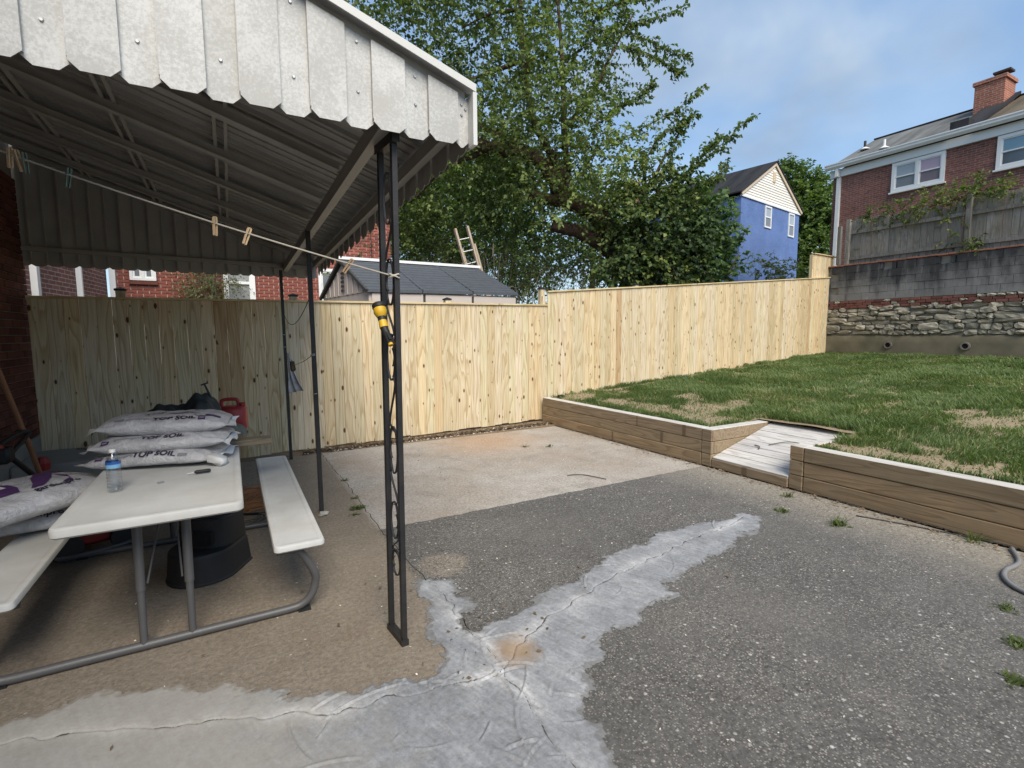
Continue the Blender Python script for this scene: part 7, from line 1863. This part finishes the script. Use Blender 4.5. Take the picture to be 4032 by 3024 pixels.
o = link('ivy_sprig', np_mesh('ivy_sprig', V, F, M['leaf_ivy'], tint=T)); tag(o, 'yellowing ivy sprig climbing along the underside of the leaning trunk', 'ivy', None, 'stuff')
MAPLE = [(x_, max(y_ + 0.28, 7.36 + 0.0708 * (x_ - 4.92) + r_ + 0.4), z_, r_) for x_, y_, z_, r_ in [(10.51,8.35,4.64,0.50),(10.78,8.15,4.19,0.55),(10.46,8.55,4.13,0.6),(10.54,8.25,3.42,0.52),(11.04,7.95,3.45,0.40),(10.81,8.1,2.97,0.5),(10.29,8.78,4.94,0.42),(11.35,7.95,3.40,0.25),(10.3,8.5,3.4,0.5),(11.1,7.95,3.95,0.3)]]
bushy('leafy_sapling', 'bushy broad leaved sapling standing between the ivy and the blue house', 'sapling', (10.6, 8.4, 1.0), MAPLE, 230, 0.15, 'leaf_maple', 31, (0.25, 0.55), 8, 0.72, 0.35, 0.35,
      [([(10.5, 8.5, 0.9), (10.4, 8.45, 2.4), (10.5, 8.5, 3.8), (10.6, 8.4, 4.8)], 0.035, 0.012), ([(10.55, 8.5, 0.9), (10.7, 8.35, 2.6), (11.0, 8.1, 3.5)], 0.03, 0.01)])
THK = [(5.40,14.52,3.80,0.98),(6.23,14.01,3.37,0.98),(6.71,12.75,3.12,0.91),(7.53,12.14,3.50,0.78),(8.12,11.20,3.30,0.75),(8.44,10.41,2.99,0.60),(5.01,14.68,3.24,0.70),(7.55,11.46,2.80,0.50),(6.9,12.6,2.6,0.7),(5.6,14.0,2.8,0.8),(8.2,10.9,2.4,0.6)]
bushy('thicket', 'tangle of bare brown twigs behind the shed under the big tree', 'thicket', (6.8, 12.5, 0.6), THK, 170, 0.075, 'leaf_olive', 41, (0.5, 1.3), 6, 0.5, 0.1, 0.5, [], 'twig_grey')
r = random.Random(4)
ar = grow('bare_shrub', 'arching dead stems rising from the thicket right of the shed', 'shrub', (6.9, 11.6, 0.6))
for i in range(16):
    x0, y0 = 6.6 + r.uniform(-1.2, 1.6), 11.8 + r.uniform(-.8, .8); dx, dy, h = r.uniform(-1.4, 1.0), r.uniform(-.8, .3), r.uniform(1.8, 3.2)
    mb = MB(); mb.tube(*limb([(x0, y0, 0.6), (x0 + dx * .2, y0 + dy * .2, 0.6 + h * .6), (x0 + dx * .6, y0 + dy * .6, 0.6 + h), (x0 + dx * 1.2, y0 + dy * 1.2, 0.6 + h * .9)], 0.018, 0.006, 5, 5, i, 0.2), 5); mb.build('stem', M['twig_grey'], ar)
# thin climber on the neighbour house and hanging vines by the awning corner
DV = [(-0.35, 12.72, 2.55, 0.42), (-0.15, 12.7, 2.85, 0.38), (-0.55, 12.75, 2.25, 0.35), (-0.55, 12.72, 2.75, 0.3)]
bushy('dry_vine', 'half dead vine tangled on the neighbour house wall beside its door', 'vine', (-0.35, 12.7, 0.9), DV, 1100, 0.05, 'leaf_olive', 51, (0.2, 0.5), 6, 0.6, -0.1, 0.8, [([(-0.35, 12.8, 0.9), (-0.3, 12.8, 2.2), (-0.2, 12.8, 3.0)], 0.03, 0.01)], 'twig_grey')
CV = [(3.2, 12.8, 4.1, 0.35), (3.05, 12.8, 3.6, 0.22), (2.2, 12.8, 2.9, 0.15)]
bushy('hanging_vine', 'sparse green vine hanging on the brick corner right of the awning', 'vine', (3.2, 12.8, 0.9), CV, 200, 0.06, 'leaf_olive', 52, (0.2, 0.5), 6, 0.7, -0.3, 0.8, [([(3.3, 12.9, 0.9), (3.25, 12.9, 3.2), (3.2, 12.9, 4.6)], 0.02, 0.008)])
# vine over the grey picket fence
VF = [(15.35, 7.2, 4.62, 0.30), (15.35, 6.6, 4.68, 0.34), (15.35, 6.0, 4.72, 0.34), (15.35, 5.5, 4.82, 0.32), (15.38, 5.0, 4.80, 0.34), (15.38, 4.5, 4.70, 0.26), (15.4, 3.8, 4.72, 0.25), (15.2, 5.55, 4.3, 0.16), (15.2, 5.45, 3.75, 0.16), (15.2, 5.0, 3.55, 0.2)]
bushy('fence_vine', 'olive creeper trailing over the grey picket fence', 'vine', (15.4, 5.8, 3.5), VF, 620, 0.085, 'leaf_olive', 61, (0.15, 0.42), 10, 0.6, 0.15, 0.6, [([(15.4, 7.6, 4.5), (15.38, 6.2, 4.62), (15.4, 5.2, 4.72), (15.4, 3.6, 4.66)], 0.015, 0.008)])
# farther trees
BG = [([(8.74,26.93,7.60,2.4),(9.5,27.5,11.2,3.0),(8.2,27.5,9.0,2.4)], (8.9, 27.0, 1.5), 'broad green tree far behind the shed, leftmost of the back row'),
      ([(11.27,26.56,6.77,2.2),(12.2,27.0,9.8,2.8),(11.0,27.2,5.0,1.8)], (11.6, 26.8, 1.5), 'broad green tree far behind the ladder, second of the back row'),
      ([(14.23,25.2,6.57,2.2),(14.6,26.3,10.4,2.9),(15.2,24.5,5.0,1.8)], (14.5, 25.5, 1.5), 'broad green tree far behind the leaning trunk, third of the back row'),
      ([(17.2,22.10,6.06,2.1),(17.6,22.0,8.6,2.0),(18.6,21.05,5.4,1.6)], (17.5, 22.0, 1.5), 'smaller green tree far behind the ivy, rightmost of the back row')]
for i, (bl_, loc, lab) in enumerate(BG):
    bushy('far_tree', lab, 'tree', loc, bl_, 62, 0.19, 'leaf_far', 200 + i, (0.6, 1.2), 10, 0.75, 0.25, 0.4, [([loc, (loc[0], loc[1], 5.0), (loc[0] + .3, loc[1], 8.5)], 0.25, 0.06)], group='trees far behind the yard')
RT = [(37.74,24.00,13.93,0.75),(38.59,23.37,12.69,1.3),(38.06,22.24,10.34,1.5),(37.35,22.41,8.30,1.4),(37.49,21.12,7.77,1.2),(38.77,22.08,12.0,1.0),(37.61,23.80,11.65,1.1),(36.67,21.6,6.3,1.1),(38.3,21.4,9.6,1.2)]
bushy('far_tree', 'light green tree in the gap between the blue house and the red brick house', 'tree', (38.0, 22.6, 3.2), RT, 105, 0.26, 'leaf_far', 230, (0.5, 1.1), 10, 0.75, 0.35, 0.35, [([(38.0, 22.6, 3.2), (38.0, 22.6, 8), (38.2, 22.8, 12.5)], 0.3, 0.08)], group='trees far behind the yard')
HB = [(24.0, 15.6, 4.6, 0.7), (24.8, 15.2, 4.5, 0.55), (23.2, 15.8, 4.7, 0.6)]
bushy('flowering_shrub', 'low cream flecked shrub in front of the blue house', 'shrub', (24.0, 15.6, 3.3), HB, 120, 0.13, 'leaf_olive', 240, (0.3, 0.6), 8)
